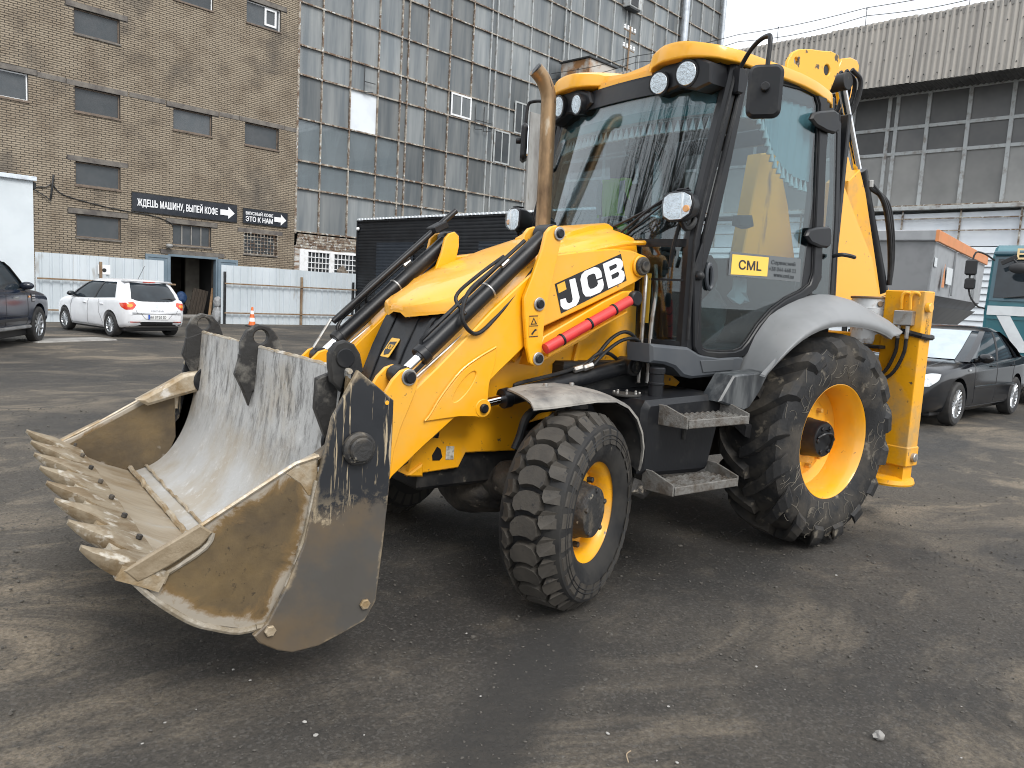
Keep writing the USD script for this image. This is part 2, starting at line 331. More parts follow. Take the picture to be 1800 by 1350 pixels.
ground_m = usdkit.material(stage, L + 'ground_look', {
    'g': ('geometry', {}),
    'big': ('noise_texture', {'scale': .33, 'detail': 7, 'roughness': .60, 'distortion': .6}),
    'st': ('mapping', {'scale': (.75, 1.25, 1), 'rotation': (0, 0, .62)}),
    'streak': ('noise_texture', {'scale': .8, 'detail': 12, 'roughness': .72, 'distortion': .9}),
    'mid': ('noise_texture', {'scale': 3.2, 'detail': 9, 'roughness': .72}),
    'fine': ('noise_texture', {'scale': 55, 'detail': 6, 'roughness': .82}),
    'grit': ('voronoi_texture', {'scale': 95, 'randomness': 1}),
    'rb': ('map_range', {'from_min': .40, 'from_max': .62, 'clamp': True}),
    'rs': ('map_range', {'from_min': .49, 'from_max': .585, 'clamp': True}),
    'rm': ('map_range', {'from_min': .53, 'from_max': .72, 'clamp': True}),
    'rf': ('map_range', {'from_min': .32, 'from_max': .70, 'to_min': .38, 'to_max': 1.75, 'clamp': True}),
    'rg': ('map_range', {'from_min': .0, 'from_max': .22, 'to_min': 1.0, 'to_max': 0.0, 'clamp': True}),
    'gsel': ('math', {'math_type': 'greater_than', 'value2': .86}),
    'c1': ('mix', {'color1': (.024, .0215, .0185), 'color2': (.070, .0605, .0485)}),
    'c2': ('mix', {'color2': (.165, .135, .098)}),
    'c3': ('mix', {'color2': (.088, .074, .055)}),
    'tm': ('mapping', {'rotation': (0, 0, .983)}), 'ts': ('separate_xyz', {}),
    'ta': ('math', {'math_type': 'add', 'value2': -2.616}), 'tb': ('math', {'math_type': 'absolute'}), 'tw': ('map_range', {'from_min': .17, 'from_max': .11, 'clamp': True}),
    'bar': ('math', {'math_type': 'multiply', 'value2': 62.0}), 'vee': ('math', {'math_type': 'multiply_add', 'value2': 26.0}), 'sn': ('math', {'math_type': 'sine'}), 'sr': ('map_range', {'from_min': -.2, 'from_max': .35, 'to_min': .25, 'to_max': 1.0, 'clamp': True}),
    'tx': ('map_range', {'from_min': -.1, 'from_max': -1.4, 'clamp': True}), 'tq': ('math', {'math_type': 'multiply'}), 'tr': ('math', {'math_type': 'multiply', 'value2': .85}), 'tn': ('math', {'math_type': 'multiply'}),
    't2m': ('mapping', {'rotation': (0, 0, -.6065)}), 't2s': ('separate_xyz', {}), 't2a': ('math', {'math_type': 'add', 'value2': .366}), 't2b': ('math', {'math_type': 'absolute'}), 't2w': ('map_range', {'from_min': .26, 'from_max': .10, 'clamp': True}),
    't2x': ('map_range', {'from_min': 2.2, 'from_max': 3.0, 'clamp': True}), 't2q': ('math', {'math_type': 'multiply'}), 't2n': ('math', {'math_type': 'multiply', 'value2': .8}), 'tmax': ('math', {'math_type': 'maximum'}),
    'ck': ('mix', {'color2': (.022, .0205, .0185)}),
    'sm': ('math', {'math_type': 'multiply'}),
    'sm2': ('math', {'math_type': 'multiply', 'value2': .55}),
    'cf': ('mix', {'mix_type': 'multiply', 'fac': 1.0}),
    'gc': ('mix', {'color2': (.20, .19, .175)}),
    'gm': ('math', {'math_type': 'multiply', 'value2': .16}),
    'rr': ('map_range', {'from_min': .35, 'from_max': .6, 'to_min': .62, 'to_max': .92, 'clamp': True}),
    'h': ('math', {'math_type': 'multiply_add', 'value2': 1.6}),
    'b': ('bump', {'strength': .8, 'distance': .014}),
    'sep': ('separate_color', {}),
    'p': ('principled_bsdf', {'roughness': .85})},
    [('g.position', 'big.vector'), ('g.position', 'st.vector'), ('st.vector', 'streak.vector'), ('g.position', 'mid.vector'), ('g.position', 'fine.vector'), ('g.position', 'grit.vector'),
     ('big.fac', 'rb.value'), ('streak.fac', 'rs.value'), ('mid.fac', 'rm.value'), ('fine.fac', 'rf.value'), ('grit.distance', 'rg.value'),
     ('grit.color', 'sep.color'), ('sep.r', 'gsel.value1'),
     ('rb.result', 'c1.fac'), ('rs.result', 'sm.value1'), ('rb.result', 'sm.value2'), ('sm.value', 'c2.fac'), ('c1.color', 'c2.color1'),
     ('c2.color', 'c3.color1'), ('rm.result', 'sm2.value1'), ('sm2.value', 'c3.fac'),
     ('c3.color', 'cf.color1'), ('rf.result', 'cf.color2'),
     ('gsel.value', 'gm.value1'), ('gm.value', 'gc.fac'), ('cf.color', 'gc.color1'), ('gc.color', 'ck.color1'), ('ck.color', 'p.base_color'),
     ('g.position', 'tm.vector'), ('tm.vector', 'ts.vector'), ('ts.y', 'ta.value1'), ('ta.value', 'tb.value1'), ('tb.value', 'tw.value'), ('ts.x', 'bar.value1'), ('tb.value', 'vee.value1'), ('bar.value', 'vee.value3'), ('vee.value', 'sn.value1'), ('sn.value', 'sr.value'),
     ('ts.x', 'tx.value'), ('tw.result', 'tq.value1'), ('sr.result', 'tq.value2'), ('tq.value', 'tr.value1'), ('streak.fac', 'tr.value2'), ('tr.value', 'tn.value1'), ('tx.result', 'tn.value2'),
     ('g.position', 't2m.vector'), ('t2m.vector', 't2s.vector'), ('t2s.y', 't2a.value1'), ('t2a.value', 't2b.value1'), ('t2b.value', 't2w.value'), ('t2s.x', 't2x.value'), ('t2w.result', 't2q.value1'), ('t2x.result', 't2q.value2'), ('t2q.value', 't2n.value1'), ('tn.value', 'tmax.value1'), ('t2n.value', 'tmax.value2'), ('tmax.value', 'ck.fac'),
     ('big.fac', 'rr.value'), ('rr.result', 'p.roughness'),
     ('rg.result', 'h.value1'), ('fine.fac', 'h.value3'), ('h.value', 'b.height'), ('b.normal', 'p.normal')], surface='p.BSDF')
single('ground', make_ground(), ground_m, kind='structure', smooth=True)

# ------------------------------------------------------------------ walls: (u along the brick wall, o out of it towards the yard, h up)
def W(g):
    v, f = g
    return P0 + v[:, :1]*DW + v[:, 1:2]*NW + v[:, 2:3]*V(0, 0, 1), f[:, ::-1]
def wbox(u0, o0, h0, u1, o1, h1, bevel=0.0): return W(box(min(u0, u1), min(o0, o1), min(h0, h1), max(u0, u1), max(o0, o1), max(h0, h1), bevel))
def wtube(pts, r, n=6, smooth=0): return W(tube([V(*p) for p in pts], r, n, smooth))
WRZ = math.atan2(DW[1], DW[0])
def wloc(u, o, h): return tuple(P0 + u*DW + o*NW + V(0, 0, h))

# brick building
WINS = []     # u0, h0, u1, h1, kind
for u0, u1, hs in ((-4.32, -2.77, ((2.84, 3.68), (4.72, 5.56), (7.33, 8.2), (10.03, 10.9))), (-.8, .77, ((7.35, 8.19), (12.25, 13.12), (2.85, 3.69))), (2.2, 3.76, ((7.3, 8.22), (12.25, 13.14), (2.74, 3.63))), (-7.35, -5.78, ((7.34, 8.25),))):
    for h0, h1 in hs: WINS.append((u0, h0, u1, h1))
DOOR = (-.93, -.4, 1.0, 2.46)
bb = Thing('brick_building', 'tall weathered yellow brown brick factory wall with small dull windows and an open doorway', 'building', wloc(-2.5, 0, -.3), WRZ)
U0, U1, H0, H1 = -10.5, 4.62, -.45, 15.4
holes = [rect(*w) for w in WINS] + [rect(DOOR[0], DOOR[1] + .02, DOOR[2], DOOR[3])]
bb.add('wall', W(prism(rect(U0, H0, U1, H1), -.45, -.014, 'y', 0, holes)), mortar_m)
def make_bricks():
    pitch, row, joint = .262, .0775, .017; out = []
    blocks = [(u0 - .002, h0, u1 + .002, h1) for u0, h0, u1, h1 in WINS] + [(DOOR[0], DOOR[1], DOOR[2], DOOR[3])]
    blocks += [(u0 - .28, h1, u1 + .28, h1 + .2) for u0, h0, u1, h1 in WINS] + [(-1.3, 2.46, 1.35, 2.66)]
    nrow = int((H1 - H0) / row)
    for k in range(nrow):
        h = H0 + k*row; hm = h + row/2
        cuts = sorted((a, c) for a, b, c, d in blocks if b < hm < d)
        segs, u = [], U0
        for a, c in cuts:
            if a > u: segs.append((u, a))
            u = max(u, c)
        segs.append((u, U1))
        for a, b in segs:
            x = a - (0 if (k % 2 == 0) else pitch/2) if a == U0 else a
            base = U0 + (0 if k % 2 else pitch/2)
            i0 = math.floor((a - base) / pitch)
            j = base + i0*pitch
            while j < b:
                p, q = max(j, a), min(j + pitch - joint, b)
                if q - p > .05: out.append((p + rng.uniform(0, .004), h + rng.uniform(0, .004), q - rng.uniform(0, .004), h + row - joint - rng.uniform(0, .003), rng.uniform(-.006, .008)))
                j += pitch
    return np.array(out)
BR = make_bricks()
def brick_geo(b):
    n = len(b); x0, h0, x1, h1, o = b.T; back = np.full(n, -.0135)
    v = np.stack([np.stack(c, -1) for c in ((x0, back, h0), (x1, back, h0), (x1, back, h1), (x0, back, h1), (x0 + .003, o, h0 + .003), (x1 - .003, o, h0 + .003), (x1 - .003, o, h1 - .003), (x0 + .003, o, h1 - .003))], 1)
    q = np.array([[4, 6, 5], [4, 7, 6], [0, 5, 1], [0, 4, 5], [1, 6, 2], [1, 5, 6], [2, 7, 3], [2, 6, 7], [3, 4, 0], [3, 7, 4]])
    return v.reshape(-1, 3), (q[None] + 8*np.arange(n)[:, None, None]).reshape(-1, 3)
d2 = np.linalg.norm(np.c_[BR[:, 0] - 5.5, (BR[:, 1] - 5)*1.0], axis=1) + 100*(BR[:, 1] < 2.3); near = np.argsort(d2)[:300]
far = np.setdiff1d(np.arange(len(BR)), near)
bb.add('brickwork', W(brick_geo(BR[far])), brick_m, kind='stuff', smooth=False)
for k in near: bb.add('brick', W(brick_geo(BR[k:k+1])), brick_m, smooth=False)
bb.add('roof', wbox(U0, -6, H1, U1, .06, H1 + .25), concrete_m)
for i, (u0, h0, u1, h1) in enumerate(WINS):
    grilled, four, white = (u0 == 2.2 and h0 < 3), (u0 == -.8 and h0 < 3), (u0 < -5 or (u0 == 2.2 and h0 > 9) or (u0 == -.8 and h0 > 9))
    fm = white_frame_m if white else brown_frame_m
    win = bb.empty('window')
    t = .045; o0, o1 = -.17, -.10
    outer, inner = rect(u0 + .003, h0 + .003, u1 - .003, h1 - .003), rect(u0 + t, h0 + t, u1 - t, h1 - t)
    bb.add('frame', W(prism(outer, o0, o1, 'y', .006, [inner])), fm, win)
    bb.add('pane', W(prism(inner, -.145, -.135, 'y')), shade_pane_m, win)
    bb.add('backing', wbox(u0, -.44, h0, u1, -.40, h1), dark_in_m, win)
    if four:
        for q in (1, 2, 3): bb.add('bar', wbox(u0 + q*(u1-u0)/4 - .02, -.13, h0 + t, u0 + q*(u1-u0)/4 + .02, -.09, h1 - t), concrete_m, win)
    if u0 == 2.2 and h0 > 9: bb.add('vent_sash', W(prism(rect(3.05, h0 + .12, 3.6, h1 - .06), -.13, -.08, 'y', .005, [rect(3.13, h0 + .2, 3.52, h1 - .14)])), white_frame_m, win)
    bb.add('lintel', wbox(u0 - .26, -.012, h1 + .004, u1 + .26, .014, h1 + .19, .004), dark_conc_m, win)
    bb.add('sill', wbox(u0 - .03, -.1, h0 - .07, u1 + .03, .045, h0 - .004, .006), brown_frame_m if i % 3 else dark_conc_m, win)
    if grilled:
        for q in range(11): bb.add('grille_bar', wbox(u0 + q*(u1-u0)/10 - .012, .012, h0 - .06, u0 + q*(u1-u0)/10 + .012, .03, h1 + .02), rust_frame_m, win)
        for q in range(7): bb.add('grille_bar', wbox(u0 - .02, .031, h0 + q*(h1-h0)/6 - .014, u1 + .02, .045, h0 + q*(h1-h0)/6 + .012), rust_frame_m, win)
bb.add('lintel', wbox(-1.28, -.012, 2.47, 1.33, .03, 2.64, .005), dark_conc_m)
for u0, u1 in ((-10.4, -7.66), (-5.5, -4.62), (-2.45, -1.12), (1.07, 1.9), (4.05, 4.6)): bb.add('ledge_band', wbox(u0, .009, 8.22, u1, .022, 8.40, .004), dark_conc_m)
# doorway: leaves folded back, a dark hall behind
for a, b in ((-1.9, -.96), (1.03, 1.9)):
    lf = bb.empty('door')
    bb.add('leaf', wbox(a, .05, .08, b, .10, 2.42, .008), door_m, lf)
    bb.add('leaf_frame', W(prism(rect(a + .002, .085, b - .002, 2.415), .101, .125, 'y', .004, [rect(a + .1, .2, b - .1, 2.3)])), door_m, lf)
bb.add('door_frame', W(prism(np.array([(-1.0, .065), (-.9, .065), (-.9, 2.38), (.97, 2.38), (.97, .065), (1.06, .065), (1.06, 2.47), (-1.0, 2.47)]), -.2, .045, 'y', .006)), door_m)
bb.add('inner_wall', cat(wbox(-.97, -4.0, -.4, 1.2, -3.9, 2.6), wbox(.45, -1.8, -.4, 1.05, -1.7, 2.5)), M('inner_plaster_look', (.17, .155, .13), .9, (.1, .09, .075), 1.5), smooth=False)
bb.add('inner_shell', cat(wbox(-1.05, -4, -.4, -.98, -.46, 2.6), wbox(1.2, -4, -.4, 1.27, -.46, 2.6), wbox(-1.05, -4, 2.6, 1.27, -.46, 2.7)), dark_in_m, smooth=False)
bb.add('doorstep', wbox(-1.15, -.3, -.5, 1.25, .9, .06, .02), concrete_m)
bb.add('cable', wtube([(-5.8, .03, 4.42), (-5.3, .04, 4.5), (-5.1, .04, 4.62), (-4.75, .03, 4.3), (-3.6, .03, 4.08), (-2.6, .03, 3.97), (-1.6, .03, 3.9), (-.95, .03, 3.72), (-.8, .03, 3.55)], .018, 6, 4), black_m)
bb.add('cable_bracket', cat(wtube([(-5.15, .02, 4.1), (-5.12, .12, 4.5), (-5.05, .04, 4.95)], .035), wtube([(-5.75, .05, 4.4), (-5.3, .08, 4.15), (-5.15, .1, 4.0)], .02)), black_m)

# banners
def arrow(u, h, w, hh, o):
    a = np.array([(0, .28), (.55, .28), (.55, 0), (1, .5), (.55, 1), (.55, .72), (0, .72)]) * V(w, hh) + V(u, h)
    return W(prism(a, o, o + .006, 'y'))
def lettering(s, u, h, height, width, o):
    v, f = text(s, height, .004, True, width)
    return W((np.stack([v[:, 0] + u, o + v[:, 2], v[:, 1] + h], 1), f))
def banner(u0, h0, u1, h1, label):
    t = Thing('banner', label, 'sign', wloc((u0+u1)/2, .05, h0), WRZ)
    nu, nh = 40, 8; S = []
    uu, hh = np.meshgrid(np.linspace(u0, u1, nu), np.linspace(h0, h1, nh), indexing='ij')
    oo = .05 + .012*(meshkit.fbm(np.stack([uu*3, hh*4, 0*uu], -1), 3, 2) - .5)
    g = grid(np.stack([uu, oo, hh], -1)); t.add('cloth', W(g), sign_m)
    t.add('edge_frame', W(prism(rect(u0 - .03, h0 - .03, u1 + .03, h1 + .03), .012, .045, 'y', .005, [rect(u0 + .01, h0 + .01, u1 - .01, h1 - .01)])), black_m)
    return t
s1 = banner(-2.36, 4.02, 1.84, 4.69, 'long black banner with one line of white Russian lettering and an arrow above the doorway')
s1.add('lettering', lettering('ЖДЕШЬ МАШИНУ, ВЫПЕЙ КОФЕ', -2.19, 4.225, .265, 3.2, .062), white_m, smooth=False)
s1.add('arrow', arrow(1.12, 4.11, .63, .5, .062), white_m)
s2 = banner(2.16, 4.04, 4.22, 4.62, 'shorter black banner with two lines of Russian lettering and an arrow above the barred window')
s2.add('lettering', lettering('ВКУСНЫЙ КОФЕ', 2.25, 4.39, .13, 1.27, .062), white_m, smooth=False)
s2.add('lettering', lettering('ЭТО К НАМ', 2.25, 4.115, .205, 1.27, .062), white_m, smooth=False)
s2.add('arrow', arrow(3.58, 4.09, .58, .47, .062), white_m)
lamp = Thing('wall_lamp', 'small round grey lamp on the brick wall left of the doorway', 'lamp', wloc(-1.02, 0, 2.72), WRZ)
lamp.add('bracket', wbox(-1.06, .0, 2.68, -.98, .16, 2.76, .01), concrete_m); lamp.add('lamp_head', W(lathe([(.001, -.08), (.09, -.06), (.13, .0), (.12, .07), (.001, .09)], (-1.02, .2, 2.78), 'z', 16)), M('grey_lamp_look', (.3, .3, .29), .5))

# white rendered building on the left
wb = Thing('rendered_building', 'low pale blue white rendered building at the left edge of the yard', 'building', wloc(-9, 2.5, 0), WRZ)
hb = 4.17
wb.add('wall', wbox(-16, 0.02, -.5, -6.95, 4.82, hb), render_m, smooth=False)
wb.add('roof', wbox(-16.1, .02, hb + .003, -6.87, 4.92, hb + .13, .01), trim_m)
wb.add('gutter_bracket', wbox(-6.94, 4.6, hb - .22, -6.86, 4.8, hb - .02, .01), black_m)

# profiled sheet fences
def sheet(u0, u1, h0, h1, o, pitch=.28, depth=.035):
    pr = [(0, 0), (.36, 0), (.42, 1), (.62, 1), (.68, 0)]; pts = []
    k = 0
    while u0 + k*pitch < u1 - 1e-6:
        for a, d in pr:
            u = u0 + (k + a)*pitch
            if u < u1: pts.append((u, o - depth*d))
        k += 1
    pts.append((u1, o)); a = np.array(pts); b = a[::-1] - V(0, .003)
    n = len(a); ring = np.vstack([a, b])
    S = np.stack([np.c_[ring, np.full(len(ring), h)] for h in (h0, h1)])
    return W(orient(grid(S, False, True)))
def fence(u0, u1, o, htop, label, posts, rails, widths):
    t = Thing('sheet_fence', label, 'fence', wloc((u0+u1)/2, o, 0), WRZ); u = u0; k = 0
    while u < u1 - .05:
        w = min(widths[k % len(widths)], u1 - u); t.add('sheet_panel', sheet(u, u + w - .006, -.02, htop + rng.uniform(-.012, .012), o), fence_m, smooth=20); u += w; k += 1
    for pu, ph, pm in posts: t.add('post', wbox(pu - .035, o + .012, -.05, pu + .035, o + .085, ph, .006), pm)
    for h, a, b in rails: t.add('rail', wbox(a, o + .086, h - .025, b, o + .125, h + .025, .005), rust_m)
    return t
FO = 4.8
f1 = fence(-6.92, -3.1, FO, 2.09, 'pale galvanised sheet fence left of the doorway behind the white hatchback', [(-5.1, 1.92, rust_m)], [(1.31, -6.9, -2.75), (.36, -6.9, -3.15)], [1.05])
f2 = fence(-1.09, 4.66, FO, 2.09, 'pale galvanised sheet fence right of the doorway behind the traffic cone', [(-.98, 1.86, black_m), (2.12, 1.83, rust_m), (4.5, 1.75, black_m)], [(1.44, -1.0, 4.62), (.39, -1.0, 4.62)], [1.15])
n1 = Thing('notice', 'small white paper notice with a dark round emblem on the left fence', 'notice', wloc(-4.98, FO, 1.5), WRZ)
n1.add('paper', wbox(-5.17, FO + .004, 1.53, -4.8, FO + .009, 1.83), white_m); n1.add('emblem', W(prism(circle((-4.98, 1.66), .065, 20), FO + .010, FO + .012, 'y')), black_m)

# curtain wall building
cw = Thing('glazed_factory_building', 'tall factory block with a rusty grid of grimy grey window panes', 'building', wloc(22, 0, -.3), WRZ)
MU = [4.65]; 
for k in range(6):
    b0 = 4.68 + 6.06*k
    MU += [b0 + 1.17, b0 + 2.69, b0 + 4.26, b0 + 5.60, b0 + 6.02]
MU = sorted(set(round(x, 3) for x in MU)); MU = [x for x in MU if x < 40.2] + [40.3]
HR = [3.92, 5.84, 7.05, 8.88, 10.76, 12.0, 13.8, 15.65, 16.86, 18.72, 20.55, 21.78, 23.6, 25.4]
cw.add('floor_slab', wbox(4.65, -3.5, -.4, 40.35, -.9, 25.6), dark_in_m, smooth=False)
special = {(2, 2): 'white', }
def curtain(u0, u1, h0, h1, tie):
    n, m = 40, 10; t = np.linspace(0, 1, n); hh = np.linspace(h1, h0, m); S = []
    for h in hh:
        q = (h1 - h)/(h1 - h0); w = 1 - .72*math.sin(min(q/tie, 1)*math.pi/2) if q < tie else .28 + .35*(q - tie)
        cx = (u0 + u1)/2; S.append(np.c_[cx + (t - .5)*(u1 - u0)*w, -.28 + .03*np.sin(t*38), np.full(n, h)])
    return W(grid(np.array(S)))
small = []
for i in range(len(MU) - 1):
    for j in range(len(HR) - 1):
        u0, u1, h0, h1 = MU[i] + .03, MU[i+1] - .03, HR[j] + .035, HR[j+1] - .035
        vis_low = 3.9
        if i > 11 and h1 < 10 and u0 > 21: continue
        if u0 > 21 and h1 < 13: continue
        tl, tr = rng.uniform(-.008, .008, 2)
        ring = np.array([(u0, -.060 + tl, h0), (u1, -.060 + tr, h0), (u1, -.060 - tl, h1), (u0, -.060 - tr, h1)])
        g = (np.vstack([ring, ring - V(0, .006, 0)]), np.array([[0, 1, 2], [0, 2, 3], [4, 6, 5], [4, 7, 6], [0, 4, 1], [1, 4, 5], [1, 5, 2], [2, 5, 6], [2, 6, 3], [3, 6, 7], [3, 7, 0], [0, 7, 4]]))
        if u1 - u0 < .5: small.append(W(g)); continue
        mt = pane_m
        if (j in (1, 2) and i < 4): mt = clear_m
        lab = None
        if i == 2 and j == 3: mt, lab = white_sheet_m, 'white painted panel in place of a pane'
        cw.add('pane', W(g), mt, smooth=False, label=lab)
        if mt is clear_m:
            if j == 2: cw.add('curtain', curtain(u0 + .12, u1 - .12, HR[1] + .05, h1 + .02, .62), curtain_m)
cw.add('narrow_panes', cat(small), pane_m, kind='stuff', smooth=False)
for i, u in enumerate(MU):
    w = .028 if i else .045; bot = HR[0] - .1 if u < 21 else 12.6
    cw.add('mullion', wbox(u - w, -.055, bot, u + w, .028 + .004*(i % 3), HR[-1], .006), rust_frame_m if u < 16 else hall_frame_m)
for j, h in enumerate(HR):
    b = .038 if j in (1, 2, 4, 5) else .032
    cw.add('transom', wbox(4.66, -.05, h - b, 40.3, .045, h + b, .006) if h > 13 else wbox(4.66, -.05, h - b, 19.62, .045, h + b, .006), rust_frame_m)
cw.add('roof', wbox(4.5, -8, 25.42, 40.45, .1, 25.7), concrete_m)
cw.add('side_wall', wbox(40.3, -8, 0, 40.42, .05, 25.4), hall_frame_m)
cw.add('base_wall', wbox(4.66, -.7, -.5, 21, -.02, 3.3), M('flaking_plaster_look', (.38, .36, .33), .9, (.20, .13, .085), 2.2, .46, .56, stretch=(.6, .6, 2.5), bump=.6, bscale=9, c3=(.5, .5, .48), s3=3, lo3=.5, hi3=.58))
for k in range(5): cw.add('peeling_board', wbox(4.7 + .02*k, -.018 + .006*k, 3.22 + .125*k, 9.6 - .1*k, .012 + .008*(k % 2), 3.33 + .125*k, .006), rust_frame_m)
cw.add('concrete_pier', wbox(19.66, -.3, 3.0, 21.4, .12, 12.2, .01), M('pier_look', (.36, .36, .345), .9, (.2, .19, .18), .9, .42, .66, stretch=(1, 1, .3), bump=.3, bscale=15, c3=(.22, .2, .17), s3=2, lo3=.6, hi3=.7))
cw.add('ledge_plank', wbox(18.15, -.01, 3.0, 19.6, .05, 6.0), rust_frame_m)
for name, u0, h0, u1, h1, fm in (('opened_window', 13.58, 10.8, 15.03, 11.96, white_frame_m), ('opened_window', 18.4, 10.78, 19.62, 12.55, hall_frame_m), ('opened_window', 16.85, 8.9, 18.12, 10.7, hall_frame_m)):
    w_ = cw.empty(name)
    cw.add('frame', W(prism(rect(u0, h0, u1, h1), .03, .075, 'y', .006, [rect(u0 + .09, h0 + .09, (u0+u1)/2 - .03, h1 - .09), rect((u0+u1)/2 + .03, h0 + .09, u1 - .09, h1 - .09)])), fm, w_)
    cw.add('pane', W(prism(rect(u0 + .08, h0 + .08, u1 - .08, h1 - .08), .04, .046, 'y')), shade_pane_m if fm is hall_frame_m else pane_m, w_)
for u, h0 in ((8.1, 10.72), (15.35, 10.4), (16.0, 10.4)):
    cw.add('window_hinge_bar', cat(wtube([(u, .06, h0), (u, .06, h0 + 1.3)], .022, 5), wtube([(u, .06, h0), (u + .4, .22, h0 + .05)], .02, 5), wtube([(u, .06, h0 + .5), (u + .6, .1, h0 + .5)], .02, 5)), black_m)
gw = cw.empty('barred_window')
cw.add('frame', W(prism(rect(4.9, 1.75, 8.35, 3.15), -.015, .05, 'y', .006, [rect(5.3, 1.85, 6.45, 3.05), rect(6.7, 1.85, 8.15, 3.05)])), white_frame_m, gw)
cw.add('pane', W(prism(rect(4.95, 1.8, 8.3, 3.1), -.012, -.004, 'y')), shade_pane_m, gw)
for a, b, n in ((5.3, 6.45, 7), (6.7, 8.15, 8)):
    for q in range(n): cw.add('grille_bar', wbox(a + q*(b-a)/(n-1) - .018, .052, 1.8, a + q*(b-a)/(n-1) + .018, .07, 3.1), white_frame_m, gw)
    for q in range(6): cw.add('grille_bar', wbox(a - .02, .071, 1.84 + q*.245 - .018, b + .02, .088, 1.84 + q*.245 + .018), white_frame_m, gw)
cw.add('downpipe', wtube([(34.8, .35, 13.4), (34.95, .35, 25.4)], .24, 14), steel_pipe_m)
cw.add('downpipe', wtube([(40.2, .3, 13.4), (40.25, .3, 25.4)], .16, 12), steel_pipe_m)
ac = Thing('air_conditioner', 'small dark wall unit high up on the glazed factory front', 'air conditioner', wloc(28.6, .3, 20.4), WRZ)
ac.add('casing', wbox(27.9, .06, 20.45, 29.2, .6, 21.2, .03), hall_frame_m); ac.add('grille', wbox(28.0, .605, 20.52, 28.8, .62, 21.1, .01), black_m); ac.add('bracket', wbox(28, .06, 20.36, 29.1, .55, 20.44), black_m)

# long hall at right angles: fascia of corrugated sheets above a band of windows
hl = Thing('corrugated_hall', 'long industrial hall with weathered corrugated fascia above a band of dark windows', 'building', wloc(UH + 6, 14, -.2), WRZ)
def hall_sheet(v0, v1, h0, h1, du, pitch=.24, amp=.042):
    n = int((v1 - v0)/pitch*6) + 1; vv = np.linspace(v0, v1, n); uu = UH + du + amp*np.cos((vv - v0)/pitch*2*math.pi)
    a = np.c_[uu, vv]; ring = np.vstack([a, a[::-1] + V(.012, 0)])
    S = np.stack([np.c_[ring[:, 0] + s, ring[:, 1], np.full(len(ring), h)] for h, s in ((h0, 0), (h1, .25))])
    v, f = grid(S, False, True)
    return W(orient((v, f)))
k = 0
for v0 in np.arange(-.2, 38, 1.2):
    hl.add('fascia_sheet', hall_sheet(v0, v0 + 1.19, 11.2 + rng.uniform(-.02, .02), 13.98 + rng.uniform(-.03, .03), .012*(k % 2)), asbestos_m, smooth=40); k += 1
scr = []
for v0 in np.arange(.3, 37, .55):
    for h in (11.45, 12.3, 13.1, 13.8):
        o = UH + .02 + (h - 11.2)/2.8*.25
        scr.append((lambda vv: W(box(o - .07, vv, h, o - .03, vv + .035, h + .035)))(v0 + rng.uniform(-.08, .08)))
hl.add('fascia_screws', cat(scr), black_m, kind='stuff', smooth=False)
def soffit():
    vv = np.arange(-.2, 38, .05); S = np.stack([np.c_[np.full(len(vv), UH + s), vv, 11.22 + .03*np.sin(vv/.2*2*math.pi)] for s in (.02, 1.85)]); return W(grid(S))
hl.add('soffit', soffit(), M('soffit_look', (.10, .10, .10), .85, (.06, .06, .06), 2))
UW = UH + 1.74
hl.add('wall', cat(wbox(UW + .05, -.2, -.4, UW + .3, 38, 5.75)), white_sheet_m, smooth=False)
hl.add('back_wall', wbox(UW + 1.2, -.2, 5.5, UW + 1.4, 38, 11.3), dark_in_m, smooth=False)
hl.add('roof', wbox(UH + .24, -.2, 13.7, UH + 24, 38, 13.9), concrete_m)
hl.add('end_wall', wbox(UH + .3, -.35, -.3, UH + 24, -.21, 13.7), concrete_m)
HV = [v for v, h in [(17.439, 8.109), (18.967, 8.002), (19.305, 7.979), (20.567, 7.89), (22.134, 7.781), (23.685, 7.672)]]
step = HV[3] - HV[2]
base = [HV[0], HV[1], HV[2], HV[3], HV[4], HV[5]]
per = base[5] - base[4]
left = [base[0] - (base[4]-base[3])*k for k in range(1, 10)]
HVs = sorted(x for x in left + base + [base[5] + per*k for k in range(1, 7)] if -.1 < x < 37)
HH = [h for v, h in [(21.348, 6.648), (21.13, 8.68), (21.013, 9.776), (20.863, 11.177)]]
HH = [6.0 + (HH[0] - HH[0]), HH[1], HH[2], 11.22]
HH[0] = (21.384, 6.312)[1]
for i, v in enumerate(HVs): hl.add('mullion', W(prism(rect(UW - .07 - .004*(i % 2), v - .075, UW + .04, v + .075), HH[0] - .1, 11.2, 'z', .008)), hall_frame_m)
for j, h in enumerate(HH): hl.add('transom', W(box(UW - .062, -.15, h - .07, UW + .04, 37.5, h + .07, .008)), hall_frame_m)
for i in range(len(HVs) - 1):
    for j in range(3):
        hl.add('pane', W(box(UW + .005 + rng.uniform(0, .01), HVs[i] + .07, HH[j] + .06, UW + .022, HVs[i+1] - .07, HH[j+1] - .06)), pane3_m if j == 0 else pane2_m, smooth=False)
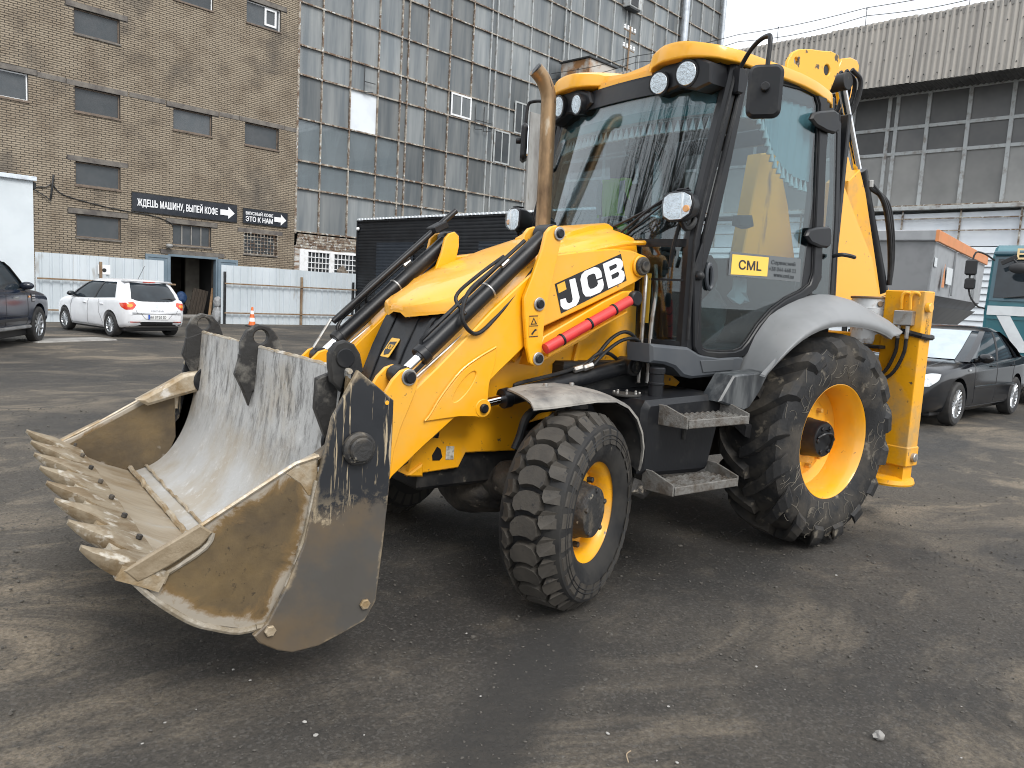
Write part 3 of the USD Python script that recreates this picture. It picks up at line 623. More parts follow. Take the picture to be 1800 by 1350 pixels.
# gantry rail with white sheeting, slatted cladding below
hl.add('gallery_floor', W(box(UH + .4, -.1, HH[0] - .26, UW - .08, 37, HH[0] - .12, .01)), hall_frame_m)
GR = [v for v, h in [(20.339, 6.073), (22.553, 5.994), (24.667, 5.919)]]
gs = GR[1] - GR[0]
rl = sorted(GR + [GR[0] - gs*k for k in range(1, 7)] + [GR[2] + gs*k for k in range(1, 3)])
for v in rl: hl.add('rail_post', W(box(UH + .56, v - .03, 4.0, UH + .62, v + .03, HH[0] - .1)), rust_frame_m)
for h in (HH[0] - .06, HH[0] - .62, HH[0] - 1.12): hl.add('rail', W(box(UH + .53, rl[0], h - .025, UH + .559, rl[-1], h + .025)), rust_frame_m)
def banner_cloth():
    vv, hh = np.meshgrid(np.linspace(rl[0], rl[-1], 140), np.linspace(HH[0] - 1.75, HH[0] - .42, 8), indexing='ij')
    u = UH + .68 + .05*(meshkit.fbm(np.stack([vv*.5, hh*.7, 0*vv], -1), 3, 4) - .5) ; h2 = hh + .14*(meshkit.noise(np.stack([vv*.4, 0*vv, 0*vv], -1), 6) - .5)*(hh > HH[0] - 1)
    return W(grid(np.stack([u, vv, h2], -1)))
hl.add('white_sheeting', banner_cloth(), M('white_tarp_look', (.70, .74, .78), .5, (.6, .65, .7), .6))
for k in range(14): hl.add('cladding_slat', W(prism(np.array([(UH + .45, HH[0] - 2.05 - .27*k), (UH + .52, HH[0] - 2.05 - .27*k), (UH + .52, HH[0] - 1.8 - .27*k), (UH + .50, HH[0] - 1.8 - .27*k), (UH + .44, HH[0] - 2.03 - .27*k)]), -.1, 37, 'y')), white_sheet_m)
# hall roof: rail wires, box, pole
for k, (hh, sag) in enumerate(((14.75, .1), (14.45, .2))):
    t = Thing('overhead_wire', ('upper' if k == 0 else 'lower') + ' thin black wire strung along the edge of the hall roof', 'wire', wloc(UH + .4, 14, hh), WRZ)
    pts = []
    for v in np.arange(0, 36, .6): pts.append((UH + .4 + .1*k, v, hh - sag*math.sin((v % 6)/6*math.pi)))
    t.add('cable', wtube(pts, .018, 5), black_m)
for k, v in enumerate(np.arange(2, 36, 4.0)):
    p = Thing('roof_stanchion', 'thin steel post carrying wires on the hall roof, number %d from the glazed factory' % (k + 1), 'post', wloc(UH + .45, v, 13.9), WRZ, group='posts carrying wires along the hall roof')
    p.add('rod', wtube([(UH + .45, v, 13.9), (UH + .45, v, 14.75)], .016, 5), black_m); p.add('clamp', wbox(UH + .42, v - .02, 14.68, UH + .48, v + .02, 14.74), black_m)
bx = Thing('rusty_roof_box', 'rust stained pale metal box standing on the hall roof beside the glazed factory', 'box', wloc(23.5, .6, 13.9), WRZ)
bx.add('casing', wbox(UH + .7, .5, 13.9, UH + 3.2, 2.6, 15.3, .02), M('rust_stained_look', (.42, .39, .35), .7, (.26, .13, .05), 1.1, .47, .6)); bx.add('cover', wbox(UH + .6, .4, 15.3, UH + 3.3, 2.7, 15.4, .02), black_m)
mast = Thing('insulator_pole', 'thin rusty pole with white insulators on crossarms rising above the hall roof', 'pole', wloc(26.2, .9, 13.9), WRZ)
um, om = 27.6, .9
mast.add('pole', wtube([(um, om, 13.9), (um + .1, om, 19.0)], .06, 8), rust_m)
for h in (18.7, 17.6, 15.2):
    mast.add('crossarm', wtube([(um - .55, om, h), (um + .65, om, h - .05)], .03, 6), rust_m)
    for d in (-.5, -.15, .25, .6): mast.add('insulator', W(lathe([(.001, 0), (.07, .02), (.09, .1), (.05, .14), (.08, .2), (.05, .27), (.001, .28)], (um + d, om, h + .02), 'z', 10)), white_m)

# black corrugated kiosk
kk = Thing('black_kiosk', 'black horizontally corrugated metal kiosk with white scalloped roof edge behind the loader', 'kiosk', wloc(6, 11, 0), WRZ)
KU, KT, KV0, KV1 = 4.7, 4.19, 4.78, 17.5
def kiosk_rows(v0, v1, h0, h1, du, pitch=.122, amp=.022):
    hh = np.arange(h0, h1, pitch/6); u = KU + du - amp*np.abs(np.sin(math.pi*(hh - h0)/pitch))
    a = np.c_[u, hh]; S = np.stack([np.c_[a[:, 0], np.full(len(a), v), a[:, 1]] for v in (v0, v1)])
    return W(orient(grid(S)))
k = 0
for v0 in np.arange(KV0, KV1, 2.1): kk.add('wall_sheet', kiosk_rows(v0, min(v0 + 2.1, KV1), -.35, KT, .003*(k % 2)), black_metal_m, smooth=50); k += 1
kk.add('wall', wbox(KU + .03, KV0 + .02, -.4, KU + 3.0, KV1, KT - .05), black_metal_m, smooth=False)
kk.add('corner_post', wbox(KU - .05, KV0 - .04, -.4, KU + .06, KV0 + .05, KT + .02, .01), black_metal_m)
kk.add('roof_edge', wbox(KU - .06, KV0 - .04, KT + .0, KU + .05, KV1, KT + .07, .01), black_metal_m)
for a, b in ((6.15, 8.46), (12.0, 13.9)): kk.add('roller_shutter', kiosk_rows(a, b, -.02, 3.37, -.045), slate_metal_m, smooth=50)
for v in np.arange(KV0 + .1, KV1, .2): kk.add('roof_sheet_end', W((lambda g: (g[0][:, [1, 0, 2]] * V(1, 1, 1), g[1]))(prism(np.c_[v + .085*np.cos(np.linspace(0, math.pi, 9)), KT + .072 + .075*np.sin(np.linspace(0, math.pi, 9))], KU - .08, KU + 2.5, 'y'))), white_sheet_m)
kl = Thing('kiosk_lamp', 'tiny white round lamp on the top corner of the black kiosk', 'lamp', wloc(KU - .05, KV0 + .06, 3.9), WRZ)
kl.add('lamp_dome', W(lathe([(.001, -.1), (.06, -.08), (.075, -.03), (.07, .0)], (KU - .05, KV0 + .1, 3.92), 'x', 12)), white_m); kl.add('base', wbox(KU - .055, KV0 + .03, 3.85, KU - .03, KV0 + .17, 4.0), black_m)

# things by the fences and doorway
cp = (-3.832, -23.427) if True else None
def cone(x, y):
    z = float(ground_z(x, y)) - .01
    t = Thing('traffic_cone', 'orange and white traffic cone standing by the right fence', 'traffic cone', (x, y, z))
    t.add('base', box(x - .19, y - .19, z, x + .19, y + .19, z + .04, .01), black_m)
    seg = [(.125, .04), (.104, .17), (.088, .30), (.066, .43), (.052, .55), (.03, .68)]
    for i in range(5):
        (r0, a), (r1, b) = seg[i], seg[i+1]; t.add('cone_band', lathe([(r0 - .01, a), (r0, a), (r1, b), (r1 - .01, b)], (x, y, z), 'z', 20), cone_m if i % 2 == 0 else white_m)
    return t
cone(*cp)
pl = Thing('leaning_pallet', 'dark wooden pallet leaning inside the open doorway', 'pallet', wloc(.35, -.6, -.08), WRZ)
for k in range(5): pl.add('board', W(rot(box(.05 + .13*k, -.62, -.08, .165 + .13*k, -.59, 1.15), (.3, -.6, -.08), .22, 'y')), wood_m)
for h in (.1, .6, 1.0): pl.add('crossbar', W(rot(box(.05, -.67, h - .05, .69, -.621, h + .05), (.3, -.6, -.08), .22, 'y')), wood_m)
pk = Thing('plank', 'single pale brown plank leaning at the right jamb of the doorway', 'plank', wloc(.85, -.3, -.08), WRZ)
pk.add('board', W(rot(box(.80, -.33, -.08, .9, -.30, 1.2), (.85, -.3, -.08), .12, 'y')), M('pale_wood_look', (.3, .19, .1), .8, (.2, .12, .07), 8))
def lump(c, r, n=3, seed=0, squash=(1, 1, 1), amp=.25, fr=3.0):
    m = trimesh.creation.icosphere(n); v = np.array(m.vertices); d = 1 + amp*(meshkit.fbm(v*fr*.5 + 7*seed, 3, seed) - .5)*2
    return v*d[:, None]*r*V(*squash) + V(*c), np.array(m.faces)
single('rubbish_bag', W(lump((-.12, -.9, .22), .3, 3, 2, (1, .8, 1), .3)), M('black_bag_look', (.012, .012, .014), .3), 'black rubbish bag slumped inside the doorway', 'bag')
single('blue_sack', W(lump((.02, -1.1, .72), .22, 3, 4, (1, .7, 1.2), .25)), M('blue_sack_look', (.03, .07, .17), .6), 'blue plastic sack on top of the pile in the doorway', 'sack')
single('rolled_sheeting', W(cat(lump((-.98, 4.4, .3), .26, 3, 6, (.8, .8, 1.4), .3), lump((-1.0, 4.4, .75), .2, 3, 9, (.8, .8, 1.0), .35))), M('grey_sheeting_look', (.33, .34, .35), .6, (.2, .2, .2), 6), 'crumpled grey sheeting heaped against the fence end by the doorway', 'sheeting')
single('tarpaulin_bundle', W(lump((4.35, 4.3, 1.95), .34, 3, 12, (.8, .5, 1.2), .5, 5)), M('brown_tarp_look', (.10, .08, .06), .8, (.2, .17, .14), 6), 'crumpled brown bundle sticking up behind the right fence by the kiosk', 'bundle')
sl = (2.781, -16.207)
single('concrete_slab', (lambda g: rot(g, (sl[0], sl[1], 0), .5))(box(sl[0] - 1.2, sl[1] - .35, -.1, sl[0] + .75, sl[1] + .4, .02, .03)), concrete_m, 'flat broken concrete slab lying on the ground beside the dark blue car', 'slab')


# ================================================================== the backhoe loader
yel = M('loader_yellow_look', (.83, .370, .0025), .34, (.66, .37, .07), 1.6, .48, .78, rough2=.6, c3=(.20, .11, .04), s3=24, lo3=.67, hi3=.71, coat=.45, bump=.02, bscale=60)
yel_dirty = M('dusty_yellow_look', (.76, .345, .005), .45, (.44, .27, .09), 3.5, .50, .72, rough2=.75, c3=(.10, .07, .04), s3=22, lo3=.64, hi3=.72, coat=.15, bump=.05, bscale=50)
blk = M('black_paint_look', (.008, .0085, .010), .38, (.030, .029, .027), 5, .54, .74, rough2=.6, lev=.32, bump=.04, bscale=60)
blk_dusty = M('dusty_black_look', (.011, .0115, .0125), .5, (.055, .051, .045), 3.2, .46, .74, rough2=.8, bump=.1, bscale=40, c3=(.11, .10, .08), s3=14, lo3=.63, hi3=.73, lev=.3)
grey_pl = M('grey_plastic_look', (.050, .056, .064), .5, (.07, .075, .08), 4, .45, .7, bump=.05, bscale=140, c3=(.035, .035, .035), s3=55, lo3=.71, hi3=.75)
fend_m = M('faded_fender_look', (.205, .21, .213), .5, (.165, .17, .173), 3, .45, .7, bump=.05, bscale=150, c3=(.05, .05, .05), s3=38, lo3=.695, hi3=.735)
rub = M('tyre_rubber_look', (.0105, .0105, .011), .62, (.03, .028, .025), 5, .42, .66, rough2=.9, bump=.12, bscale=45, c3=(.09, .08, .065), s3=20, lo3=.68, hi3=.76, lev=.35)
tread_m = M('dusty_tread_look', (.036, .032, .027), .72, (.058, .051, .042), 6, .42, .66, bump=.15, bscale=60, c3=(.015, .015, .015), s3=30, lo3=.62, hi3=.7, lev=.35)
rub2 = M('muddy_tyre_look', (.012, .012, .0125), .58, (.055, .048, .039), 4, .44, .64, rough2=.9, bump=.2, bscale=40, c3=(.14, .122, .095), s3=9, lo3=.60, hi3=.70, lev=.35)
chrome = M('chrome_rod_look', (.85, .86, .88), .08, metal=1.0)
steel = M('dull_steel_look', (.42, .41, .39), .42, (.25, .2, .15), 14, .5, .7, metal=.85)
mud = M('muddy_iron_look', (.026, .024, .022), .75, (.085, .072, .056), 4.5, .46, .66, bump=.5, bscale=25, c3=(.23, .2, .16), s3=11, lo3=.62, hi3=.7)
hub_m = M('scuffed_hub_look', (.020, .0195, .019), .6, (.085, .072, .055), 9, .50, .66, bump=.35, bscale=30, c3=(.26, .23, .18), s3=15, lo3=.65, hi3=.70)
step_m = M('muddy_step_look', (.17, .163, .15), .6, (.09, .075, .06), 12, .42, .6, metal=.35, bump=.4, bscale=60)
red_m = M('red_strut_look', (.62, .03, .03), .4, (.45, .03, .025), 6, coat=.2)
exh_m = M('burnt_exhaust_look', (.30, .20, .11), .42, (.13, .085, .05), 7, .42, .64, metal=.75, stretch=(1, 1, .4), c3=(.42, .35, .26), s3=12, lo3=.6, hi3=.7)
lens_m = M('lamp_reflector_look', (.80, .82, .84), .12, metal=.95, bump=.25, bscale=55)
amber_m = M('amber_lens_look', (.75, .28, .02), .15, coat=.6)
hose_m = M('hose_look', (.008, .008, .009), .5, (.02, .02, .02), 20, lev=.35)
shovel_in = usdkit.material(stage, L + 'worn_shovel_inside_look', {
    'g': ('geometry', {}), 'mp': ('mapping', {'scale': (4.0, 4.0, 1.15)}), 'n1': ('noise_texture', {'scale': 4.2, 'detail': 12, 'roughness': .82}),
    'n2': ('noise_texture', {'scale': 2.2, 'detail': 8, 'roughness': .65}), 'n3': ('noise_texture', {'scale': 14, 'detail': 8, 'roughness': .7}),
    'r1': ('map_range', {'from_min': .48, 'from_max': .63, 'clamp': True}), 'r2': ('map_range', {'from_min': .44, 'from_max': .62, 'clamp': True}),
    'sz': ('separate_xyz', {}), 'hz': ('map_range', {'from_min': .62, 'from_max': 1.0, 'clamp': True}), 'k': ('math', {'math_type': 'multiply'}),
    'c0': ('mix', {'color1': (.42, .42, .41), 'color2': (.36, .325, .27)}), 'r3': ('map_range', {'from_min': .56, 'from_max': .70, 'clamp': True}),
    'c1': ('mix', {'color2': (.52, .515, .50)}), 'c2': ('mix', {'color2': (.050, .047, .043)}),
    'ro': ('map_range', {'to_min': .38, 'to_max': .75}), 'b': ('bump', {'strength': .35, 'distance': .01}),
    'p': ('principled_bsdf', {'metallic': .25})},
    [('g.position', 'mp.vector'), ('mp.vector', 'n1.vector'), ('g.position', 'n2.vector'), ('g.position', 'n3.vector'), ('n1.fac', 'r1.value'), ('n2.fac', 'r2.value'),
     ('g.position', 'sz.vector'), ('sz.z', 'hz.value'), ('r1.result', 'k.value1'), ('hz.result', 'k.value2'), ('r2.result', 'c0.fac'), ('n3.fac', 'r3.value'), ('r3.result', 'c1.fac'),
     ('c0.color', 'c1.color1'), ('c1.color', 'c2.color1'), ('k.value', 'c2.fac'), ('c2.color', 'p.base_color'), ('n2.fac', 'ro.value'), ('ro.result', 'p.roughness'), ('n3.fac', 'b.height'), ('b.normal', 'p.normal')], surface='p.BSDF')
shovel_rust = M('rusty_shovel_look', (.090, .068, .043), .42, (.165, .115, .055), 2.6, .40, .64, rough2=.62, metal=.35, c3=(.31, .285, .25), s3=6, lo3=.61, hi3=.70, bump=.22, bscale=22)
shovel_edge = M('bright_worn_steel_look', (.42, .365, .28), .5, (.25, .175, .09), 6, .42, .62, metal=.3, bump=.3, bscale=30, c3=(.58, .55, .50), s3=9, lo3=.58, hi3=.68)
bead_m = M('brown_weld_look', (.20, .165, .115), .6, (.34, .31, .26), 9, .44, .62, bump=.4, bscale=40)
shovel_side = usdkit.material(stage, L + 'scraped_shovel_side_look', {
    'g': ('geometry', {}), 'sz': ('separate_xyz', {}), 'n': ('noise_texture', {'scale': 5.5, 'detail': 9, 'roughness': .72}), 'n2': ('noise_texture', {'scale': 2.4, 'detail': 6, 'roughness': .6}),
    'mp': ('mapping', {'rotation': (0, .55, 0), 'scale': (26, 4, 1.6)}), 'sc': ('noise_texture', {'scale': 1.6, 'detail': 6, 'roughness': .6}),
    'mp2': ('mapping', {'rotation': (0, -.35, 0), 'scale': (30, 4, 1.2)}), 'sc2': ('noise_texture', {'scale': 1.8, 'detail': 5, 'roughness': .6}),
    'wob': ('math', {'math_type': 'multiply_add', 'value2': .62}), 'low': ('map_range', {'from_min': 1.03, 'from_max': .97, 'clamp': True}), 'wear': ('map_range', {'from_min': 1.13, 'from_max': 1.03, 'clamp': True}),
    'rs': ('map_range', {'from_min': .615, 'from_max': .64, 'clamp': True}), 'rs2': ('map_range', {'from_min': .625, 'from_max': .65, 'clamp': True}), 'mx': ('math', {'math_type': 'maximum'}), 'mx2': ('math', {'math_type': 'maximum'}),
    'rw': ('map_range', {'from_min': .50, 'from_max': .60, 'clamp': True}), 'ww': ('math', {'math_type': 'multiply'}),
    'c1': ('mix', {'color1': (.0125, .014, .017), 'color2': (.36, .29, .19)}), 'rc': ('mix', {'color1': (.066, .061, .054), 'color2': (.105, .077, .048)}), 'r2': ('map_range', {'from_min': .42, 'from_max': .62, 'clamp': True}),
    'c2': ('mix', {}), 'e': ('attribute', {'attribute': 'edge'}), 'ek': ('math', {'math_type': 'multiply_add', 'value2': -.11}), 'er': ('map_range', {'from_min': -.046, 'from_max': -.064, 'clamp': True}), 'ef': ('math', {'math_type': 'multiply', 'value2': .8}), 'ce': ('mix', {'color2': (.30, .235, .15)}), 'ro': ('map_range', {'from_min': .3, 'from_max': .7, 'to_min': .33, 'to_max': .6}), 'b': ('bump', {'strength': .2, 'distance': .006}), 'p': ('principled_bsdf', {})},
    [('g.position', 'sz.vector'), ('g.position', 'n.vector'), ('g.position', 'n2.vector'), ('g.position', 'mp.vector'), ('mp.vector', 'sc.vector'), ('g.position', 'mp2.vector'), ('mp2.vector', 'sc2.vector'),
     ('n.fac', 'wob.value1'), ('sz.z', 'wob.value3'), ('wob.value', 'low.value'), ('wob.value', 'wear.value'), ('sc.fac', 'rs.value'), ('sc2.fac', 'rs2.value'), ('rs.result', 'mx.value1'), ('rs2.result', 'mx.value2'),
     ('n.fac', 'rw.value'), ('wear.result', 'ww.value1'), ('rw.result', 'ww.value2'), ('ww.value', 'mx2.value1'), ('mx.value', 'mx2.value2'), ('mx2.value', 'c1.fac'),
     ('n2.fac', 'r2.value'), ('r2.result', 'rc.fac'), ('c1.color', 'c2.color1'), ('rc.color', 'c2.color2'), ('low.result', 'c2.fac'), ('n.fac', 'ek.value1'), ('e.fac', 'ek.value3'), ('ek.value', 'er.value'), ('er.result', 'ef.value1'), ('ef.value', 'ce.fac'), ('c2.color', 'ce.color1'), ('ce.color', 'p.base_color'), ('n.fac', 'ro.value'), ('ro.result', 'p.roughness'), ('n.fac', 'b.height'), ('b.normal', 'p.normal')], surface='p.BSDF')
cab_glass = glass('cab_glass_look', (.62, .70, .72), 0.0, 1.5, .035)
side_glass = glass('cab_side_glass_look', (.60, .70, .72), 0.0, 1.5, .02)

T = Thing('backhoe_loader', 'yellow backhoe loader with large worn front shovel and glazed cab parked in the yard', 'backhoe loader', (1.0, 0, 0))
def both(name, g, mat, parent=None, **k):
    T.add(name, g, mat, parent, **k); T.add(name, mirror(g), mat, parent, **k)

# ---- front shovel
BK = T.empty('shovel')
BW = 1.082
mold = curve([(3.49, 1.24), (3.505, 1.02), (3.535, .82), (3.58, .66), (3.66, .52), (3.755, .437), (3.87, .395)], 5)
floor_ = np.array([(3.87, .395), (4.02, .455), (4.235, .572)])
def strip(path, t, y0, y1, ny=2):
    path = np.asarray(path, float); d = np.gradient(path, axis=0); d /= np.linalg.norm(d, axis=1, keepdims=True); n = np.stack([d[:, 1], -d[:, 0]], 1)
    back = path + n*(-t)
    ring = np.vstack([path, back[::-1]])
    S = np.array([np.c_[ring[:, 0], np.full(len(ring), y), ring[:, 1]] for y in np.linspace(y0, y1, ny)])
    return loft(S)
def plate_wobble(g, amp=.006, fr=3.0, seed=3): v, f = g; return v + amp*(meshkit.fbm(v*fr, 3, seed)[:, None] - .5)*V(1, 0, .5), f
sgn = -1
T.add('back_plate', plate_wobble(strip(mold, -.022, -BW, BW, 40)), shovel_in, BK, smooth=50)
T.add('floor_plate', plate_wobble(strip(floor_, -.03, -BW, BW, 30), .004), M('worn_floor_look', (.40, .34, .255), .4, (.27, .205, .13), 2.2, .42, .66, metal=.35, stretch=(1.2, 3, 1), bump=.15, bscale=30, c3=(.40, .37, .32), s3=5, lo3=.58, hi3=.68), BK)
T.add('lip_joint', cat(tube(np.c_[np.full(60, 3.885), np.linspace(-BW, BW, 60), .418 + .006*rng.standard_normal(60)], .014, 6), tube(np.c_[np.full(60, 3.80), np.linspace(-BW, BW, 60), .425 + .004*rng.standard_normal(60)], .008, 6)), shovel_edge, BK)
T.add('cutting_edge', strip(np.array([(4.15, .535), (4.215, .570), (4.285, .603)]), -.05, -1.135, 1.135, 2), shovel_edge, BK)
T.add('top_edge_bar', tube(np.c_[np.full(80, 3.480) , np.linspace(-1.10, 1.10, 80), 1.236 + .002*rng.standard_normal(80)], .011, 6), shovel_edge, BK)
# dark side plates, clam sides, wear plates; 'edge' holds each point's distance from the plate's border, where handling has scraped it
clam_m = usdkit.material(stage, L + 'scraped_rusty_plate_look', {
    'g': ('geometry', {}), 'e': ('attribute', {'attribute': 'edge'}), 'n': ('noise_texture', {'scale': 7, 'detail': 9, 'roughness': .7, 'distortion': .5}), 'n2': ('noise_texture', {'scale': 2.6, 'detail': 8, 'roughness': .66}), 'n3': ('noise_texture', {'scale': 40, 'detail': 6, 'roughness': .7}),
    'k': ('math', {'math_type': 'multiply_add', 'value2': -.19}), 'r': ('map_range', {'from_min': -.060, 'from_max': -.082, 'clamp': True}), 'r2': ('map_range', {'from_min': .40, 'from_max': .64, 'clamp': True}), 'r3': ('map_range', {'from_min': .60, 'from_max': .70, 'clamp': True}),
    'rk': ('map_range', {'from_min': -.03, 'from_max': -.075, 'clamp': True}), 'co': ('mix', {'color1': (.075, .055, .034), 'color2': (.155, .108, .052)}), 'cs': ('mix', {'color2': (.045, .034, .022)}), 'cr': ('mix', {'color2': (.20, .125, .05)}), 'ce': ('mix', {'color2': (.34, .31, .26)}), 'f': ('math', {'math_type': 'multiply', 'value2': .85}),
    'ro': ('map_range', {'from_min': .3, 'from_max': .7, 'to_min': .33, 'to_max': .62}), 'b': ('bump', {'strength': .3, 'distance': .008}), 'p': ('principled_bsdf', {'metallic': .25})},
    [('g.position', 'n.vector'), ('g.position', 'n2.vector'), ('g.position', 'n3.vector'), ('n.fac', 'k.value1'), ('e.fac', 'k.value3'), ('k.value', 'r.value'), ('k.value', 'rk.value'), ('n2.fac', 'r2.value'), ('r2.result', 'co.fac'), ('n3.fac', 'r3.value'), ('r3.result', 'cs.fac'), ('co.color', 'cs.color1'),
     ('cs.color', 'cr.color1'), ('rk.result', 'cr.fac'), ('cr.color', 'ce.color1'), ('r.result', 'f.value1'), ('f.value', 'ce.fac'), ('ce.color', 'p.base_color'), ('n.fac', 'ro.value'), ('ro.result', 'p.roughness'), ('n.fac', 'b.height'), ('b.normal', 'p.normal')], surface='p.BSDF')
def worn(name, poly, y0, y1, mat):
    v, f = prism(poly, y0, y1, 'y', .005)
    v, f = trimesh.remesh.subdivide_to_size(v, f, .03)
    ring = dedupe(poly); a, b = ring, np.roll(ring, -1, 0); p = v[:, [0, 2]]; d = np.full(len(p), 9.)
    for q0, q1 in zip(a, b):
        e = q1 - q0; t = np.clip(((p - q0) @ e)/(e @ e), 0, 1); d = np.minimum(d, np.linalg.norm(p - q0 - t[:, None]*e, axis=1))
    for g in ((v, f), mirror((v, f))):
        path = T.add(name, g, mat, BK, smooth=False)
        UsdGeom.PrimvarsAPI(stage.GetPrimAtPath(path)).CreatePrimvar('edge', Sdf.ValueTypeNames.FloatArray, 'vertex').Set(Vt.FloatArray.FromNumpy(d.astype(np.float32)))
SP = [(3.469, 1.245), (3.395, 1.188), (3.313, 1.123), (3.313, 0.994), (3.319, 0.763), (3.338, 0.529), (3.362, 0.302), (3.407, 0.23), (3.506, 0.197), (3.599, 0.169), (3.704, 0.167), (3.765, 0.191), (3.832, 0.235), (3.852, 0.266), (3.802, 0.304), (3.729, 0.435), (3.667, 0.591), (3.625, 0.795), (3.567, 1.065)]
worn('side_plate', SP, 1.122, 1.150, shovel_side)
CS = [(3.604, 0.92), (3.642, 0.916), (3.739, 0.87), (3.843, 0.808), (3.943, 0.75), (4.049, 0.692), (4.158, 0.631), (4.271, 0.58), (4.247, 0.542), (4.201, 0.49), (4.132, 0.419), (4.056, 0.357), (3.988, 0.323), (3.897, 0.29), (3.824, 0.283), (3.775, 0.292), (3.719, 0.424), (3.656, 0.581)]
worn('clam_side', CS, 1.094, 1.117, clam_m)
WP = [(4.283, 0.586), (4.165, 0.648), (4.04, 0.711), (3.997, 0.677), (4.035, 0.635), (4.132, 0.582), (4.208, 0.549), (4.24, 0.539)]
both('wear_plate', prism(WP, 1.1172, 1.140, 'y', .006), M('wear_plate_look', (.19, .145, .09), .5, (.27, .22, .15), 7, .44, .64, bump=.3, bscale=30), BK)
RIM = [(3.608, 1.12, 0.916), (3.697, 1.12, 0.895), (3.843, 1.12, 0.812), (4.03, 1.12, 0.704), (4.151, 1.12, 0.64), (4.266, 1.12, 0.581)]
both('rim_bead', tube(np.array(RIM), .008, 6), shovel_edge, BK)
LIP = [(4.266, 1.12, 0.561), (4.201, 1.12, 0.481), (4.132, 1.12, 0.413), (4.056, 1.12, 0.351), (3.988, 1.12, 0.317), (3.897, 1.12, 0.283), (3.792, 1.12, 0.287)]
both('lower_bead', tube(curve(LIP, 3), .012, 7), bead_m, BK)
WELD = [(3.617, 1.13, 0.824), (3.64, 1.13, 0.693), (3.671, 1.13, 0.571), (3.717, 1.13, 0.438), (3.765, 1.13, 0.336), (3.796, 1.13, 0.291), (3.838, 1.13, 0.29)]
def weld(p, r, seed, n=6):
    q = curve(p, 8); rr = r*(.75 + .6*meshkit.noise(q*40, seed)); return tube(q, rr, n)
both('weld_bead', weld(np.array(WELD), .011, 2), bead_m, BK)
W2 = [(3.993, 1.119, 0.671), (4.016, 1.119, 0.625), (4.099, 1.119, 0.572), (4.159, 1.119, 0.542), (4.19, 1.119, 0.523)]
both('weld_bead', weld(np.array(W2), .009, 5), bead_m, BK)
# clam hinge arms, pivots, bosses
PV = V(3.464, .943)
HA = np.array([(3.41, .955), (3.44, .895), (3.49, .885), (3.66, .84), (3.80, .80), (3.86, .835), (3.70, .925), (3.60, .985), (3.52, 1.0), (3.44, .995)])
T.add('hinge_arm', prism(HA, -1.092, -1.00, 'y', .018), shovel_edge, BK); T.add('hinge_arm', prism(np.array([(3.42, .955), (3.44, .895), (3.49, .885), (3.60, .86), (3.62, .90), (3.52, .97), (3.44, .985)]), 1.03, 1.092, 'y', .018), shovel_rust, BK)
both('hinge_sleeve', cyl((PV[0], .985, PV[1]), (PV[0], 1.005, PV[1]), .085, 24, .006), blk, BK)
both('hinge_boss', cat(cyl((PV[0], 1.148, PV[1]), (PV[0], 1.185, PV[1]), .066, 28, .01), cyl((PV[0], 1.184, PV[1]), (PV[0], 1.200, PV[1]), .048, 28, .006)), hub_m, BK)
EAR = [(3.74, 0.86), (3.693, 0.892), (3.614, 0.923), (3.607, 0.851), (3.616, 0.763), (3.646, 0.762), (3.68, 0.814)]
both('clam_ear', prism(EAR, 1.085, 1.12, 'y', .006), shovel_edge, BK)
for q in [(3.413, 0.304), (3.794, 0.277)]: both('bolt', cyl((q[0], 1.149, q[1]), (q[0], 1.166, q[1]), .022, 6, .004), shovel_edge, BK)
both('bolt_hole', cyl(((3.344, 1.115)[0], 1.1495, (3.344, 1.115)[1]), ((3.344, 1.115)[0], 1.1525, (3.344, 1.115)[1]), .009, 10, .001), yel, BK)
LG = np.array([(3.60, 1.10), (3.575, 1.2), (3.575, 1.26), (3.545, 1.32), (3.49, 1.352), (3.43, 1.34), (3.385, 1.29), (3.34, 1.16), (3.42, 1.04), (3.55, 1.0)])
lg_h = circle((3.475, 1.288), .036, 16); lug_m = M('worn_lug_look', (.022, .021, .020), .6, (.17, .16, .14), 6, .50, .66, bump=.25, bscale=30, metal=.2)
for y in (-1.075, 0.0): T.add('lug', prism(LG, y - .02, y + .02, 'y', .006, [lg_h]), lug_m, BK)
LG2 = [(3.552, 1.261), (3.553, 1.3), (3.527, 1.342), (3.489, 1.354), (3.451, 1.338), (3.425, 1.3), (3.408, 1.232), (3.497, 1.149), (3.541, 1.19)]
T.add('lug', prism(LG2, 1.03, 1.07, 'y', .007), blk_dusty, BK)
T.add('lug_pin', cyl((3.49, 1.071, 1.285), (3.49, 1.078, 1.285), .038, 20, .003), blk, BK)
GUS = np.array([(3.478, 1.24), (3.58, 1.2), (3.585, 1.08), (3.53, .94), (3.50, 1.05)])
for y in (-1.07, 0.0, 1.0): T.add('gusset', prism(GUS, y - .018, y + .018, 'y', .006), lug_m, BK)
